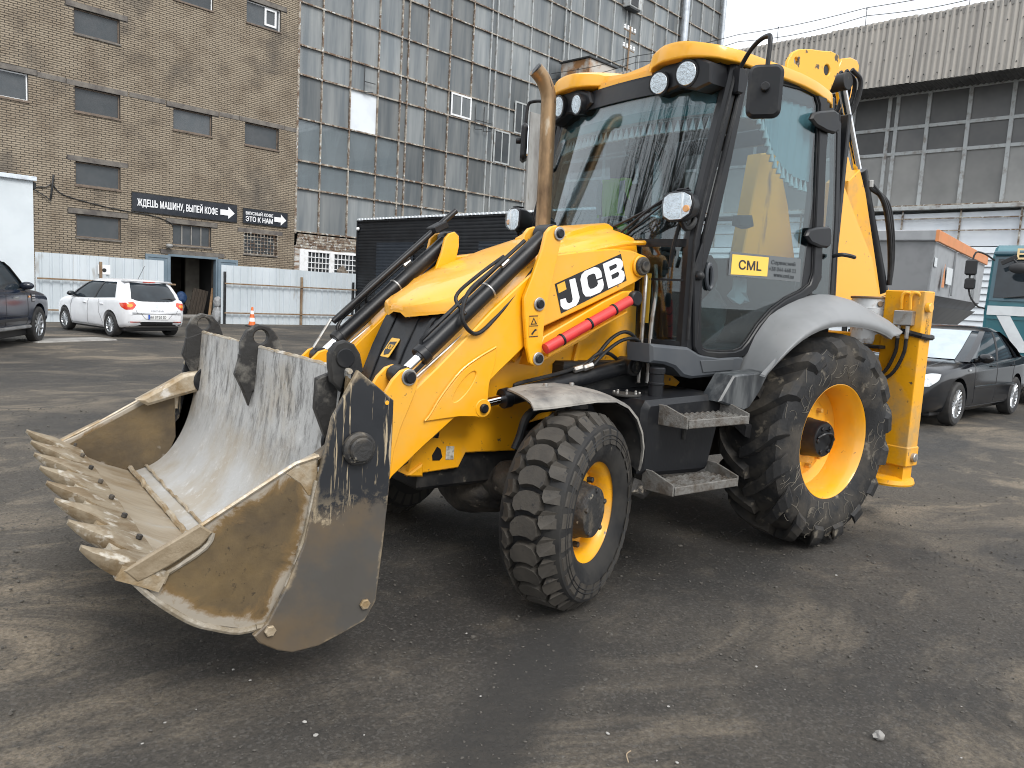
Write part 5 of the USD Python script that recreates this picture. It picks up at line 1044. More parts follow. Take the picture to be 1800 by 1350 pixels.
for side in (1, -1):
    w = T.empty('front_wheel'); c = FC * V(1, side, 1)
    T.add('tyre', place(ft, c, STEER, side, .11), rub, w, smooth=25); T.add('tread', place(ftr, c, STEER, side, .11), tread_m, w, smooth=20)
    T.add('rim', place(cat(frim, fdisc), c, STEER, side, 0), yel_dirty, w, smooth=40)
    T.add('hub', place(fhub, c, STEER, side, 0), hub_m, w)
    for g in fnuts: T.add('wheel_nut', place(g, c, STEER, side, 0), hub_m, w)
for side in (1, -1):
    w = T.empty('rear_wheel'); c = RC * V(1, side, 1)
    T.add('tyre', place(rt_, c, 0, side, .08), rub2, w, smooth=25); T.add('tread', place(rtr, c, 0, side, .08), rub2, w, smooth=20)
    T.add('rim', place(cat(rrim, rdisc), c, 0, side, 0), yel, w, smooth=40)
    T.add('hub', place(rhub, c, 0, side, 0), blk, w)
    for g in rnuts: T.add('wheel_nut', place(g, c, 0, side, 0), yel_dirty, w)
    if side > 0: T.add('dried_straw', place(straw(4, .70, .23, 110, 1), c, 0, side, 0), M('straw_look', (.19, .17, .135), .9), w, kind='stuff', smooth=False)
T.add('front_axle', cat(tube([(2.17, -.85, .48), (2.17, -.45, .50), (2.17, -.12, .5), (2.17, .12, .5), (2.17, .45, .50), (2.17, .85, .48)], [.09, .10, .17, .17, .10, .09], 16), cyl((2.17, .66, .36), (2.17, .66, .62), .08, 16, .01), cyl((2.17, -.66, .36), (2.17, -.66, .62), .08, 16, .01), lump((2.2, .5, .55), .13, 3, 8, (1, 1, .8), .2), lump((2.2, .1, .42), .2, 3, 9, (1, 1.3, .8), .2)), mud)
T.add('rear_axle', tube([(0, -.8, .712), (0, -.3, .712), (0, 0, .70), (0, .3, .712), (0, .8, .712)], [.13, .13, .25, .13, .13], 18), mud)

# ---- front mudguards
def mudguard():
    th = np.radians(np.r_[118, 104, 92, 78, 66, 54, 42, 30, 18, 8, 0, -6]); S = []
    ctr = V(2.08, .52)
    prof = [(2.475, 1.075), (2.36, 1.088), (2.22, 1.098), (2.06, 1.10), (1.93, 1.085), (1.83, 1.045), (1.76, .99), (1.715, .92), (1.695, .84), (1.70, .76), (1.71, .70)]
    out = []
    for i, (x, z) in enumerate(prof):
        row = []
        for t in np.linspace(0, 1, 9):
            y = .62 + .36*t; dz = -.028*t**3 - (.03 if t > .95 else 0)*(.6 + .4*math.sin(i)); dx = 0
            row.append((x + (.0 if i > 1 else -.10*(1 - t)*(2 - i)/2), y, z + dz))
        out.append(row)
    a = np.array(out); b = a - V(0, 0, .010) - V(0, 0, 0); b[5:, :, 0] += .008
    m, n = a.shape[:2]
    v = np.vstack([a.reshape(-1, 3), b.reshape(-1, 3)]); f1_ = grid(a)[1]; f2_ = grid(b)[1][:, ::-1] + m*n
    idx = np.arange(m*n).reshape(m, n); bd = np.r_[idx[0, :-1], idx[:-1, -1], idx[-1, :0:-1], idx[:0:-1, 0]]; bn_ = np.roll(bd, -1)
    return v, np.vstack([f1_, f2_, np.c_[bd, bd + m*n, bn_], np.c_[bn_, bd + m*n, bn_ + m*n]])
both('mudguard', mudguard(), M('dusty_mudguard_look', (.25, .235, .21), .75, (.10, .095, .09), 5, .44, .66, bump=.2, bscale=40, c3=(.07, .05, .035), s3=30, lo3=.66, hi3=.72), smooth=50)
def lining():
    v, f = mudguard(); m = 11*9; a = v[m:2*m].reshape(11, 9, 3).copy(); a[:, :, 2] -= .006; a[5:, :, 0] += .010; a[:, 0, 1] += .004; a[:, -1, 1] -= .006
    return grid(a)
both('mudguard_lining', lining(), blk_dusty, smooth=50)
both('mudguard_bolt', cat(cyl((2.2, .72, 1.09), (2.2, .72, 1.112), .014, 8, .003), cyl((2.02, .72, 1.09), (2.02, .72, 1.112), .014, 8, .003)), steel)
MBK = [(2.38, 0.72, 0.771), (2.348, 0.72, 0.844), (2.317, 0.72, 0.932), (2.245, 0.72, 0.98), (2.096, 0.72, 1.054)]
both('mudguard_bracket', tube(curve(MBK, 4), .024, 10), blk_dusty); both('mudguard_bracket', tube(curve([(2.283, 0.7, 0.927), (2.229, 0.7, 0.964), (2.113, 0.7, 0.974), (2.012, 0.7, 0.973)], 4), .018, 8), blk_dusty)

# ---- tank, steps, filler
tank = roundrect(.66, .56, .06, 6, (1.365, .77))
tk = np.array([(1.69, .62), (1.69, .985), (1.66, 1.03), (1.05, 1.05), (1.02, 1.02), (1.02, .95), (1.11, .60), (1.18, .585), (1.6, .60)])
both('tank', prism(tk, .45, .955, 'y', .03), blk)
both('tank_cap', cat(cyl((1.47, .82, 1.03), (1.47, .82, 1.19), .042, 20, .006), cyl((1.47, .82, 1.10), (1.47, .82, 1.115), .047, 20, .003), cyl((1.47, .82, 1.16), (1.47, .82, 1.20), .047, 20, .006)), blk)
both('tank_lid', cyl((1.62, .74, 1.03), (1.62, .74, 1.045), .085, 24, .004), blk_dusty)
for k in range(8): both('tank_bolt', cyl((1.62 + .072*math.cos(k*.785), .74 + .072*math.sin(k*.785), 1.044), (1.62 + .072*math.cos(k*.785), .74 + .072*math.sin(k*.785), 1.056), .008, 6, .002), steel)
both('tank_slot', tube([(1.36, .957, .80), (1.36, .957, .86)], .014, 8), blk_dusty)
def step(x0, x1, z, y0, y1):
    g = []
    for k, yy in enumerate(np.linspace(y0 + .01, y1 - .01, 5)):
        n = 22
        xs = np.linspace(x0, x1, n)
        ring = np.vstack([np.c_[xs, z + .012 + .010*(np.arange(n) % 2)], np.c_[xs[::-1], np.full(n, z - .02)]])
        g.append(prism(ring, yy - .005, yy + .005, 'y'))
    for xx in np.linspace(x0, x1, 6): g.append(box(xx - .006, y0, z - .018, xx + .006, y1, z + .004))
    return cat(g)
for z, x0, x1 in ((.935, 1.07, 1.55), (.575, 1.12, 1.62)):
    for s in (1, -1):
        mm = (lambda g: g) if s > 0 else mirror
        sp = T.empty('step')
        T.add('tread', mm(step(x0, x1, z, .965, 1.15)), step_m, sp, smooth=False)
        T.add('front_bar', mm(box(x0 - .01, 1.15, z - .03, x1 + .01, 1.162, z + .018, .004)), step_m, sp)
        for xx in (x0 - .02, x1 + .02): T.add('cheek', mm(prism(np.array([(.93, z - .04), (1.16, z - .03), (1.16, z + .03), (1.0, z + .075), (.93, z + .075)]), xx - .006, xx + .006, 'x', .002)), step_m, sp)
both('step_bracket', prism(np.array([(1.66, .585), (1.70, .60), (1.74, .52), (1.62, .47), (1.52, .54)]), .6, .95, 'y', .02), mud)


# ---- cab
CY = .80
AX = lambda z: np.interp(z, [1.30, 1.97, 2.98], [1.205, 1.212, .965])     # front corner of the cab
def screen(y, z, bulge=.15): return AX(z) + bulge*(1 - (abs(y)/.79)**2.2)
def screen_sheet(y0, y1, z0, z1, off=0.0, ny=24, nz=16):
    yy, zz = np.meshgrid(np.linspace(y0, y1, ny), np.linspace(z0, z1, nz), indexing='ij')
    return np.stack([np.vectorize(screen)(yy, zz) + off, yy, zz], -1)
def thick(P, d):
    a, b = P, P - V(*d); m, n = a.shape[:2]
    f1_ = grid(a)[1]; f2_ = grid(b)[1][:, ::-1] + m*n
    idx = np.arange(m*n).reshape(m, n); bd = np.r_[idx[0, :-1], idx[:-1, -1], idx[-1, :0:-1], idx[:0:-1, 0]]; q = np.roll(bd, -1)
    return orient((np.vstack([a.reshape(-1, 3), b.reshape(-1, 3)]), np.vstack([f1_, f2_, np.c_[bd, bd + m*n, q], np.c_[q, bd + m*n, q + m*n]])))
WS = T.empty('windscreen')
T.add('glass', thick(screen_sheet(-.755, .755, 1.93, 2.92, .0, 40, 20), (.006, 0, 0)), cab_glass, WS, smooth=True)
T.add('header_strip', thick(screen_sheet(-.76, .76, 2.86, 2.99, .012), (.03, 0, 0)), blk, WS)
T.add('lower_seal', thick(screen_sheet(-.76, .76, 1.90, 1.945, .012), (.03, 0, 0)), blk, WS)
both('lower_front_window', thick(screen_sheet(.47, .755, 1.34, 1.90, 0, 10, 8), (.006, 0, 0)), side_glass)
both('lower_window_sill', thick(screen_sheet(.44, .76, 1.28, 1.345, .014, 10, 3), (.04, 0, 0)), blk)
both('lower_window_rail', thick(screen_sheet(.44, .76, 1.700, 1.712, .010, 10, 2), (.01, 0, 0)), blk)
both('yellow_strip', thick(screen_sheet(.50, .555, 1.44, 1.74, .010, 4, 6), (.004, 0, 0)), M('dull_yellow_look', (.33, .21, .02), .5))
# front posts
def post(ys, zs, wx, name='front_post'):
    S = []
    for z in zs:
        x = AX(z); S.append([(x + .022, ys - .060, z), (x + .028, ys - .01, z), (x + .010, ys + .018, z), (x - wx, ys + .020, z), (x - wx, ys - .03, z), (x - .02, ys - .06, z)])
    return loft(np.array(S))
both('front_post', post(CY - .015, np.linspace(1.30, 2.99, 22), .035), blk, smooth=30)
both('post_trim', tube([(AX(z) + .012, CY + .008, z) for z in np.linspace(1.36, 2.95, 20)], .010, 8), hose_m)
both('post_trim', tube([(AX(z) - .055, CY + .012, z) for z in np.linspace(1.36, 2.95, 20)], .012, 8), hose_m)
both('post_knob', lump((1.19, .835, 1.735), .028, 2, 1, (1, 1, 1), .02), blk)
# door (plane y = CY)
DO = [(0.916, 2.966), (0.505, 2.998), (0.239, 3.014), (0.128, 3), (0.068, 2.958), (0.041, 2.88), (0, 2.501), (-0.052, 2.018), (-0.078, 1.79), (-0.03, 1.718), (0.087, 1.659), (0.257, 1.595), (0.394, 1.52), (0.512, 1.421), (0.614, 1.318), (0.671, 1.267), (0.758, 1.242), (0.928, 1.239), (1.067, 1.254), (1.137, 1.278), (1.173, 1.322), (1.209, 1.617), (1.224, 1.782), (1.133, 2.019), (1.026, 2.459)]
DI = [(0.884, 2.927), (0.523, 2.957), (0.269, 2.969), (0.178, 2.952), (0.136, 2.899), (0.127, 2.846), (0.091, 2.489), (0.041, 2.01), (0.022, 1.822), (0.048, 1.744), (0.144, 1.69), (0.301, 1.635), (0.443, 1.559), (0.565, 1.461), (0.66, 1.354), (0.716, 1.307), (0.787, 1.289), (0.924, 1.287), (1.041, 1.292), (1.089, 1.306), (1.11, 1.343), (1.137, 1.566), (1.148, 1.737), (1.068, 1.992), (0.975, 2.433)]
for s in (1, -1):
    mm = (lambda g: g) if s > 0 else mirror
    d = T.empty('door')
    T.add('door_frame', mm(prism(DO, CY - .02, CY + .022, 'y', .007, [DI])), blk, d)
    T.add('door_seal', mm(prism(DI, CY + .000, CY + .012, 'y', .002, [inset(dedupe(DI) if signed(dedupe(DI)) > 0 else dedupe(DI)[::-1], .012)])), hose_m, d)
    T.add('glass', mm(prism(DI, CY - .003, CY + .003, 'y')), side_glass, d, smooth=False)
    hp = [(1.12, 1.848), (1.055, 1.866), (0.998, 1.823), (0.977, 1.747), (0.996, 1.688), (1.047, 1.638), (1.103, 1.595), (1.147, 1.537), (1.178, 1.785)]
    T.add('handle_panel', mm(prism(hp, CY - .035, CY + .002, 'y', .006)), blk, d)
    T.add('door_handle', mm(prism(circle((1.082, 1.738), .035, 20, .085, -.15), CY + .002, CY + .03, 'y', .008, [circle((1.082, 1.734), .016, 20, .058, -.15)])), grey_pl, d)
    for hz in ([(0.181, 2.846), (0.018, 2.883), (-0.038, 2.871), (-0.058, 2.765), (-0.009, 2.735), (0.083, 2.734), (0.203, 2.75), (0.271, 2.781), (0.253, 2.819)], [(0.093, 2.117), (-0.05, 2.138), (-0.079, 2.126), (-0.098, 2.021), (-0.062, 1.995), (0.032, 1.995), (0.14, 2.013), (0.199, 2.052), (0.179, 2.091)]):
        T.add('hinge', mm(prism(hz, CY + .022, CY + .058, 'y', .012)), blk, d)
CMS = T.empty('window_sticker')
decal('film', [(0.897, 1.899), (0.161, 1.907), (0.148, 1.754), (0.894, 1.755)], CY + .0042, M('clear_film_look', (.10, .11, .115), .25), .0006, CMS)
decal('panel', [(0.873, 1.884), (0.511, 1.891), (0.511, 1.771), (0.873, 1.763)], CY + .0056, M('sticker_yellow_look', (.82, .52, .08), .4), .0008, CMS)
def on_door(s, pts, thick_=.001, bold=False):
    """Lettering from the first point to the second, capitals as tall as to the third."""
    (x0, z0), (x1, z1), (x2, z2) = pts
    ux_ = V(x1 - x0, 0, z1 - z0); w = np.linalg.norm(ux_); ux_ /= w; uz_ = V(x2 - x0, 0, z2 - z0); h = np.linalg.norm(uz_); uz_ /= h
    v, f = text(s, h, thick_, bold, w); return frame_map(V(x0, CY + .0068, z0), ux_, uz_, (v, f), V(0, 1, 0))
T.add('sticker_letters', on_door('CML', [(0.804, 1.799), (0.577, 1.803), (0.807, 1.854)], .001, True), dec_black, CMS, smooth=False)
gl = M('grey_print_look', (.03, .035, .04), .5)
for s_, pts in (('Сервисний', [(0.478, 1.852), (0.22, 1.855), (0.479, 1.877)]), ('+38 044 468 11', [(0.496, 1.811), (0.206, 1.811), (0.497, 1.836)]), ('www.cml.ua', [(0.442, 1.775), (0.225, 1.772), (0.443, 1.8)])):
    T.add('sticker_letters', on_door(s_, pts), gl, CMS, smooth=False)
# rear side: post, quarter window
both('rear_post', prism(np.array([(.13, 1.70), (.10, 2.2), (.085, 2.95), (.0, 2.95), (.02, 2.2), (.03, 1.68)]), CY - .05, CY + .005, 'y', .008), blk)
QW = np.array([(-.02, 1.66), (-.24, 1.60), (-.20, 2.2), (-.12, 2.76), (-.02, 2.84)])
both('quarter_window', prism(QW, CY - .012, CY - .006, 'y'), side_glass, smooth=False)
both('quarter_window_frame', prism(np.array([(.02, 1.62), (-.29, 1.52), (-.245, 2.2), (-.16, 2.84), (.02, 2.92)]), CY - .03, CY + .0, 'y', .006, [QW]), blk)
both('rear_corner_post', tube([(-.30, .77, 1.5), (-.255, .76, 2.2), (-.17, .74, 2.9)], .035, 8), blk)
both('grab_bar', tube(curve([(-.18, .82, 1.95), (-.19, .88, 1.96), (-.24, .91, 1.955), (-.30, .91, 1.95)], 3), .014, 8), blk)
T.add('rear_frame', prism(rect(-.78, 1.5, .78, 2.92), -.31, -.27, 'x', .006, [rect(-.68, 1.95, .68, 2.8)]), blk)
QP = np.array([(.02, 1.62), (-.40, 1.50), (-.40, 1.36), (.0, 1.5)])
# cab floor, lower body panels
T.add('cab_floor', box(-.28, -.76, 1.26, 1.20, .76, 1.31, .01), blk)
sill = [(1.546, 1.334), (1.405, 1.325), (1.229, 1.316), (1.123, 1.276), (0.943, 1.258), (0.746, 1.265), (0.693, 1.25), (0.73, 1.153), (0.981, 1.139), (1.177, 1.129), (1.258, 1.144), (1.333, 1.196), (1.417, 1.217), (1.53, 1.227)]
both('sill_panel', prism(sill, .62, CY + .03, 'y', .016), grey_pl)
srec = [(1.122, 1.237), (0.809, 1.246), (0.816, 1.175), (1.088, 1.165)]
both('sill_recess', prism(srec, CY + .0302, CY + .036, 'y', .003), M('recess_grey_look', (.06, .065, .07), .5))
T.add('cab_rear_body', box(-.32, -.76, .85, .2, .76, 1.56, .02), blk_dusty)
# roof
ROOF = [(1.10, 0), (1.10, .22), (1.17, .30), (1.215, .42), (1.20, .62), (1.12, .77), (.98, .835), (.6, .845), (.2, .84), (-.02, .81), (-.17, .72), (-.22, .45), (-.22, 0)]
def roof():
    half = np.array(ROOF); full = np.vstack([half, half[::-1][1:-1]*V(1, -1)])
    full = resample(full, 110); S = []
    cen = V(.35, 0)
    for k, (sc, z) in enumerate(((.985, .0), (1.0, .010), (1.0, .058), (.988, .074), (.93, .088), (.82, .100), (.5, .112), (.12, .116))):
        q = cen + (full - cen)*V(sc, sc)
        if k < 3: q = full - (full - cen)/np.linalg.norm(full - cen, axis=1, keepdims=True)*(.012 if k == 0 else 0 if k == 1 else .006)
        zb = 3.0 - .075*np.clip((.40 - full[:, 0])/.60, 0, 1)**1.6 - .035*np.clip((np.abs(full[:, 1]) - .5)/.34, 0, 1)**2 + .01*np.clip((full[:, 0] - .2), 0, 1)
        bump_ = .03*np.exp(-((np.abs(full[:, 1]) - .5)/.2)**2)*np.clip((full[:, 0] - .3)/.8, 0, 1) - .028*np.clip(1 - np.abs(full[:, 1])/.24, 0, 1)**.5*np.clip((full[:, 0] - .5)/.6, 0, 1)
        S.append(np.c_[q, zb + z + bump_*min(1, z/.05)*(sc > .3)])
    return loft(np.array(S))
T.add('roof', roof(), M('roof_yellow_look', (.80, .39, .025), .33, (.74, .36, .03), 1.5, coat=.4, bump=.02, bscale=60), smooth=40)
T.add('roof_underside', prism(np.array([(1.05, -.74), (1.05, .74), (.6, .80), (-.12, .76), (-.12, -.76), (.6, -.80)]), 2.88, 3.005, 'z', .01), blk)
T.add('front_fascia', thick(np.array([[(1.11, y, z) for z in (2.955, 3.03)] for y in np.linspace(-.25, .25, 10)]), (.02, 0, 0)), yel)
for s in (1, -1):
    mm = (lambda g: g) if s > 0 else mirror
    pod = prism(np.array([(.26, 2.90), (.30, 2.98), (.44, 3.03), (.64, 3.02), (.76, 2.96), (.77, 2.84), (.66, 2.82), (.52, 2.865), (.36, 2.84)]), 1.00, 1.155, 'x', .012)
    T.add('lamp_pod', mm(pod), blk)
    for (x, y, z, r) in ((1.165, .383, 2.905, .066), (1.155, .592, 2.925, .072)):
        ly = 'work_lamp'; lp = T.empty(ly)
        fw = V(1, .18, -.12); fw /= np.linalg.norm(fw); c_ = V(x, y, z)
        T.add('housing', mm(tube([c_ - fw*.10, c_ - fw*.03, c_ + fw*.02, c_ + fw*.021], [r*.6, r*1.04, r*1.1, r*1.0], 24)), blk, lp)
        T.add('reflector', mm(cyl(c_ + fw*.012, c_ + fw*.0225, r*.93, 28, .002)), lens_m, lp)
        T.add('lens', mm(tube([c_ + fw*.0226, c_ + fw*.030, c_ + fw*.034], [r*.95, r*.8, r*.3], 24)), glass('lamp_glass_look', (.95, .97, .98), .02, 1.5) if (s == 1 and r < .07) else L + 'lamp_glass_look', lp)
# mirrors
for s in (1, -1):
    mm = (lambda g: g) if s > 0 else mirror
    mr = T.empty('mirror')
    T.add('arm', mm(tube(curve([(.985, .83, 2.94), (1.0, .90, 3.015), (1.03, .98, 3.05), (1.06, 1.06, 3.055), (1.075, 1.095, 3.03), (1.085, 1.10, 2.90), (1.09, 1.10, 2.78)], 5), .013, 10)), blk, mr)
    T.add('arm_bracket', mm(box(.955, .80, 2.80, 1.005, .85, 2.95, .01)), blk, mr)
    n0 = rot(prism(roundrect(.185, .285, .045, 6, (1.10, 2.745)), 1.068, 1.118, 'x', .018), (1.09, 1.10, 2.745), .62, 'z')
    T.add('head', mm(n0), grey_pl if False else blk, mr)
    T.add('mirror_glass', mm(rot(prism(roundrect(.155, .25, .035, 6, (1.10, 2.745)), 1.062, 1.0675, 'x'), (1.09, 1.10, 2.745), .62, 'z')), chrome, mr)
    T.add('knob', mm(cyl((1.112, 1.117, 2.76), (1.142, 1.139, 2.76), .024, 12)), blk, mr)
# head lamps beside the front posts
for s in (1, -1):
    mm = (lambda g: g) if s > 0 else mirror
    hl_ = T.empty('head_lamp')
    sh = np.array([(-.10, .055), (-.06, .078), (.04, .082), (.085, .06), (.10, .015), (.085, -.045), (.03, -.078), (-.05, -.08), (-.095, -.055), (-.105, 0)])
    def at_lamp(g, c=(1.345, .79, 2.115), a=.16): return mm(move(rot(g, (0, 0, 0), a, 'z'), c))
    T.add('housing', at_lamp(loft(np.array([np.c_[np.full(10, x), sh*k] for x, k in ((-.11, .35), (-.09, .7), (-.03, 1.0), (.03, 1.06), (.036, 1.0))]))), blk, hl_)
    T.add('reflector', at_lamp(prism(sh*.93*V(1, 1), .034, .0385, 'x', .001)), lens_m, hl_)
    T.add('reflector_divider', at_lamp(box(.0386, .028, -.066, .045, .034, .07)), white_m, hl_)
    T.add('indicator_lens', at_lamp(cyl((.038, .06, -.015), (.047, .06, -.015), .02, 16, .003)), amber_m, hl_)
    T.add('lens', at_lamp(loft(np.array([np.c_[np.full(10, x), sh*k] for x, k in ((.048, .95), (.056, .9), (.060, .7), (.061, .2))]))), L + 'lamp_glass_look', hl_)
    T.add('bracket', mm(tube(curve([(1.235, .80, 2.06), (1.26, .81, 2.02), (1.30, .80, 2.0), (1.33, .79, 2.04)], 4), .018, 8)), blk, hl_)
    T.add('camera_cap', mm(box(1.30, .77, 2.205, 1.37, .82, 2.215, .004)), blk, hl_)
both('lamp_stalk', tube(curve([(1.30, .70, 1.78), (1.315, .73, 1.9), (1.32, .77, 2.03)], 4), .012, 8), blk)
# wiper, washer tube
wp_ = T.empty('wiper')
def on_screen(y, z, o=.03): return (screen(y, z) + o, y, z)
T.add('arm', tube([on_screen(.30, 1.96), on_screen(.52, 2.13, .045), on_screen(.66, 2.24)], .008, 6), blk, wp_); T.add('arm', tube([on_screen(.34, 1.95), on_screen(.55, 2.11, .045), on_screen(.66, 2.22)], .006, 6), blk, wp_)
T.add('blade', tube([on_screen(y, z, .012) for y, z in ((.18, 2.0), (.36, 2.07), (.55, 2.16), (.70, 2.25))], .008, 5), blk, wp_)
# rear grey mudguard: from the cab side (y .80) out to the tyre's edge
GI = np.array([(0.712, 1.155), (0.683, 1.231), (0.643, 1.318), (0.602, 1.391), (0.541, 1.457), (0.473, 1.521), (0.389, 1.564), (0.284, 1.605), (0.162, 1.644), (0.036, 1.668), (-0.096, 1.686), (-0.221, 1.688), (-0.382, 1.671), (-0.585, 1.622), (-0.825, 1.554), (-1.064, 1.47)])
GO = np.array([(0.854, 1.197), (0.804, 1.233), (0.744, 1.277), (0.672, 1.325), (0.598, 1.37), (0.511, 1.416), (0.421, 1.452), (0.333, 1.479), (0.242, 1.498), (0.146, 1.508), (0.034, 1.511), (-0.089, 1.508), (-0.217, 1.499), (-0.351, 1.483), (-0.46, 1.46), (-0.541, 1.434)])
def rear_guard():
    n = len(GI); out = []
    P0_ = np.c_[GI[:, 0], np.full(n, .80), GI[:, 1]]; P1_ = np.c_[GO[:, 0], np.full(n, 1.12), GO[:, 1]]
    for t in np.linspace(0, 1, 12):
        b = t**1.6; w = .80 + (1.12 - .80)*math.sin(t*math.pi/2)**.9
        q = P0_*(1 - b) + P1_*b; q[:, 1] = .80 + .32*(1 - (1 - t)**1.35); out.append(q)
    out.append(P1_ - V(0, .012, .022)); out.append(P1_ - V(0, .05, .018))
    return np.array(out)
def dbl(P, d):
    return thick(P, d)
both('rear_mudguard', dbl(rear_guard(), (0, .006, .010)), fend_m, smooth=60)
GF = [(1.047, 1.168), (0.985, 1.174), (0.768, 1.184), (0.702, 1.19), (0.789, 1.06), (0.87, 0.973), (0.927, 0.955), (1.16, 1.018)]
both('mud_flap', prism(GF, .88, 1.03, 'y', .01), M('streaked_flap_look', (.022, .025, .028), .4, (.085, .09, .092), 5, .42, .6, stretch=(3, 3, .5)))
# inside the cab
trim = M('cab_trim_look', (.016, .0165, .018), .7, lev=.3); seat_m = M('seat_cloth_look', (.03, .03, .033), .9, (.05, .05, .052), 9)
st = T.empty('seat')
T.add('cushion', prism(roundrect(.52, .14, .05, 5, (.40, 1.74)), -.56, -.08, 'y', .04), seat_m, st)
T.add('backrest', rot(prism(roundrect(.15, .62, .06, 5, (.66, 2.10)), -.57, -.12, 'y', .05), (.66, 0, 1.8), .12, 'y'), seat_m, st)
T.add('head_rest', rot(prism(roundrect(.10, .18, .04, 5, (.66, 2.52)), -.46, -.22, 'y', .04), (.66, 0, 1.8), .12, 'y'), seat_m, st)
T.add('pedestal', box(.2, -.4, 1.3, .6, .0, 1.68, .02), trim, st)
for y in (-.07, -.66): T.add('armrest', prism(roundrect(.40, .06, .025, 5, (.44, 1.98)), y, y + .06, 'y', .012), seat_m)
sw = T.empty('steering_wheel')
ta = np.linspace(0, 2*math.pi, 33); cw_ = V(.98, 0, 2.0); e1, e2 = V(0, 1, 0), V(.80, 0, .6)
T.add('rim', tube([cw_ + .19*(math.cos(t)*e1 + math.sin(t)*e2) for t in ta], .016, 8, cap=False), blk, sw); T.add('spokes', cat(*[tube([cw_ - .18*(math.cos(t)*e1 + math.sin(t)*e2), cw_ + .18*(math.cos(t)*e1 + math.sin(t)*e2)], .010, 6) for t in (.2, 2.0)]), blk, sw)
T.add('column', tube([cw_, (1.10, 0, 1.75), (1.12, 0, 1.31)], .05, 12), trim, sw)
T.add('dashboard', prism(np.array([(1.05, 1.31), (1.05, 1.86), (1.15, 1.95), (1.27, 1.92), (1.24, 1.31)]), -.42, .42, 'y', .02), trim)
T.add('side_console', prism(np.array([(-.35, 1.31), (-.35, 1.9), (.1, 1.98), (.7, 1.86), (.75, 1.31)]), -.74, -.44, 'y', .03), trim)
both('control_pattern', box(-.35, .45, 1.31, .1, .73, 1.62, .03), trim)
T.add('sun_film', thick(screen_sheet(-.74, .74, 2.70, 2.765, -.02, 30, 3), (.002, 0, 0)), M('teal_film_look', (.05, .26, .27), .6))
fr = T.empty('cab_curtain', 'pale cab curtain edged with white tassels')
cm_ = M('cab_curtain_look', (.50, .62, .65), .9); ts_ = M('tassel_look', (.85, .87, .87), .9)
T.add('curtain_cloth', thick(np.array([[(screen(y, z) - .06 + .008*math.sin(y*60), y, z) for z in (2.69, 2.80, 2.90)] for y in np.linspace(-.73, .73, 90)]), (.002, 0, 0)), cm_, fr)
for y in np.linspace(-.72, .72, 30):
    T.add('tassel', lathe([(.003, .0), (.006, -.01), (.020, -.072), (.001, -.074)], (screen(y, 2.68) - .06, y, 2.69), 'z', 8), ts_, fr)
SC = [(0.881, 2.766), (0.718, 2.779), (0.622, 2.711), (0.57, 2.634), (0.524, 2.565), (0.47, 2.517), (0.39, 2.472), (0.298, 2.438), (0.195, 2.423), (0.09, 2.418)]
SC = np.array(SC); sct = np.array([(x, z) for x, z in SC]); topz = 2.93
T.add('curtain_cloth', thick(np.array([[(x, .765 - .008*math.sin(i*1.7), z + (topz - z)*t) for t in (0, .4, 1)] for i, (x, z) in enumerate(curve(np.c_[SC[2:, 0], 0*SC[2:, 0], SC[2:, 1]], 5)[:, [0, 2]])]), (0, .002, 0)), cm_, fr)
sc2 = curve(np.c_[SC[:, 0], 0*SC[:, 0], SC[:, 1]], 10)
acc = np.r_[0, np.cumsum(np.linalg.norm(np.diff(sc2, axis=0), axis=1))]
for d in np.arange(0, acc[-1], .052):
    x, z = np.interp(d, acc, sc2[:, 0]), np.interp(d, acc, sc2[:, 2]); T.add('tassel', lathe([(.003, .0), (.006, -.01), (.018, -.070), (.001, -.072)], (x, .765, z), 'z', 8), ts_, fr)
pn = T.empty('pennant'); T.add('cloth', prism([(0.509, 2.708), (0.233, 2.741), (0.23, 2.611), (0.346, 2.558), (0.476, 2.574)], .752, .755, 'y'), cm_, pn)
T.add('lettering', (lambda p: frame_map(V(p[0][0], .757, p[0][1]), V(p[1][0] - p[0][0], 0, p[1][1] - p[0][1])/np.hypot(*np.subtract(p[1], p[0])), V(0, 0, 1), text('UKRAINE', .030, .001, False, float(np.hypot(*np.subtract(p[1], p[0])))), V(0, 1, 0)))([(0.457, 2.633), (0.244, 2.649)]), ts_, pn, smooth=False)
T.add('cab_monitor', prism([(0.728, 2.138), (0.593, 2.152), (0.565, 2.084), (0.632, 2.063), (0.73, 2.075)], .66, .72, 'y', .01), blk)
# bag and crumpled wrap on the cab floor
bag = Thing('grey_cloth_bag', 'grey cloth bag standing on the cab floor behind the door glass', 'bag', (.75, .5, 1.31))
bag.add('sack', lump((.78, .52, 1.5), .2, 3, 14, (.8, .8, 1.1), .3), M('bag_cloth_look', (.06, .058, .055), .8, (.10, .10, .1), 6)); bag.add('knot', lump((.80, .56, 1.72), .07, 2, 15, (1, .8, .8), .5), M('bag_knot_look', (.16, .15, .14), .8))
cl_ = Thing('draped_rag', 'pale translucent grey rag draped inside the cab door below the sticker', 'rag', (.9, .7, 1.5))
RG = np.array([(0.758, 1.749), (0.644, 1.748), (0.643, 1.658), (0.589, 1.606), (0.667, 1.582), (0.748, 1.6), (0.831, 1.632), (0.781, 1.677)])
cl_.add('cloth', thick(np.array([[(a[0]*(1-t) + b[0]*t, .74 + .02*math.sin(7*t + i), a[1]*(1-t) + b[1]*t) for t in np.linspace(0, 1, 5)] for i, (a, b) in enumerate(zip(RG[[0, 7, 6, 5]], RG[[1, 2, 3, 4]]))]), (0, .003, 0)), M('rag_look', (.28, .30, .31), .7)); cl_.add('hook', tube([(RG[0][0], .74, RG[0][1]), (RG[0][0], .76, RG[0][1] + .03)], .004, 5), blk)
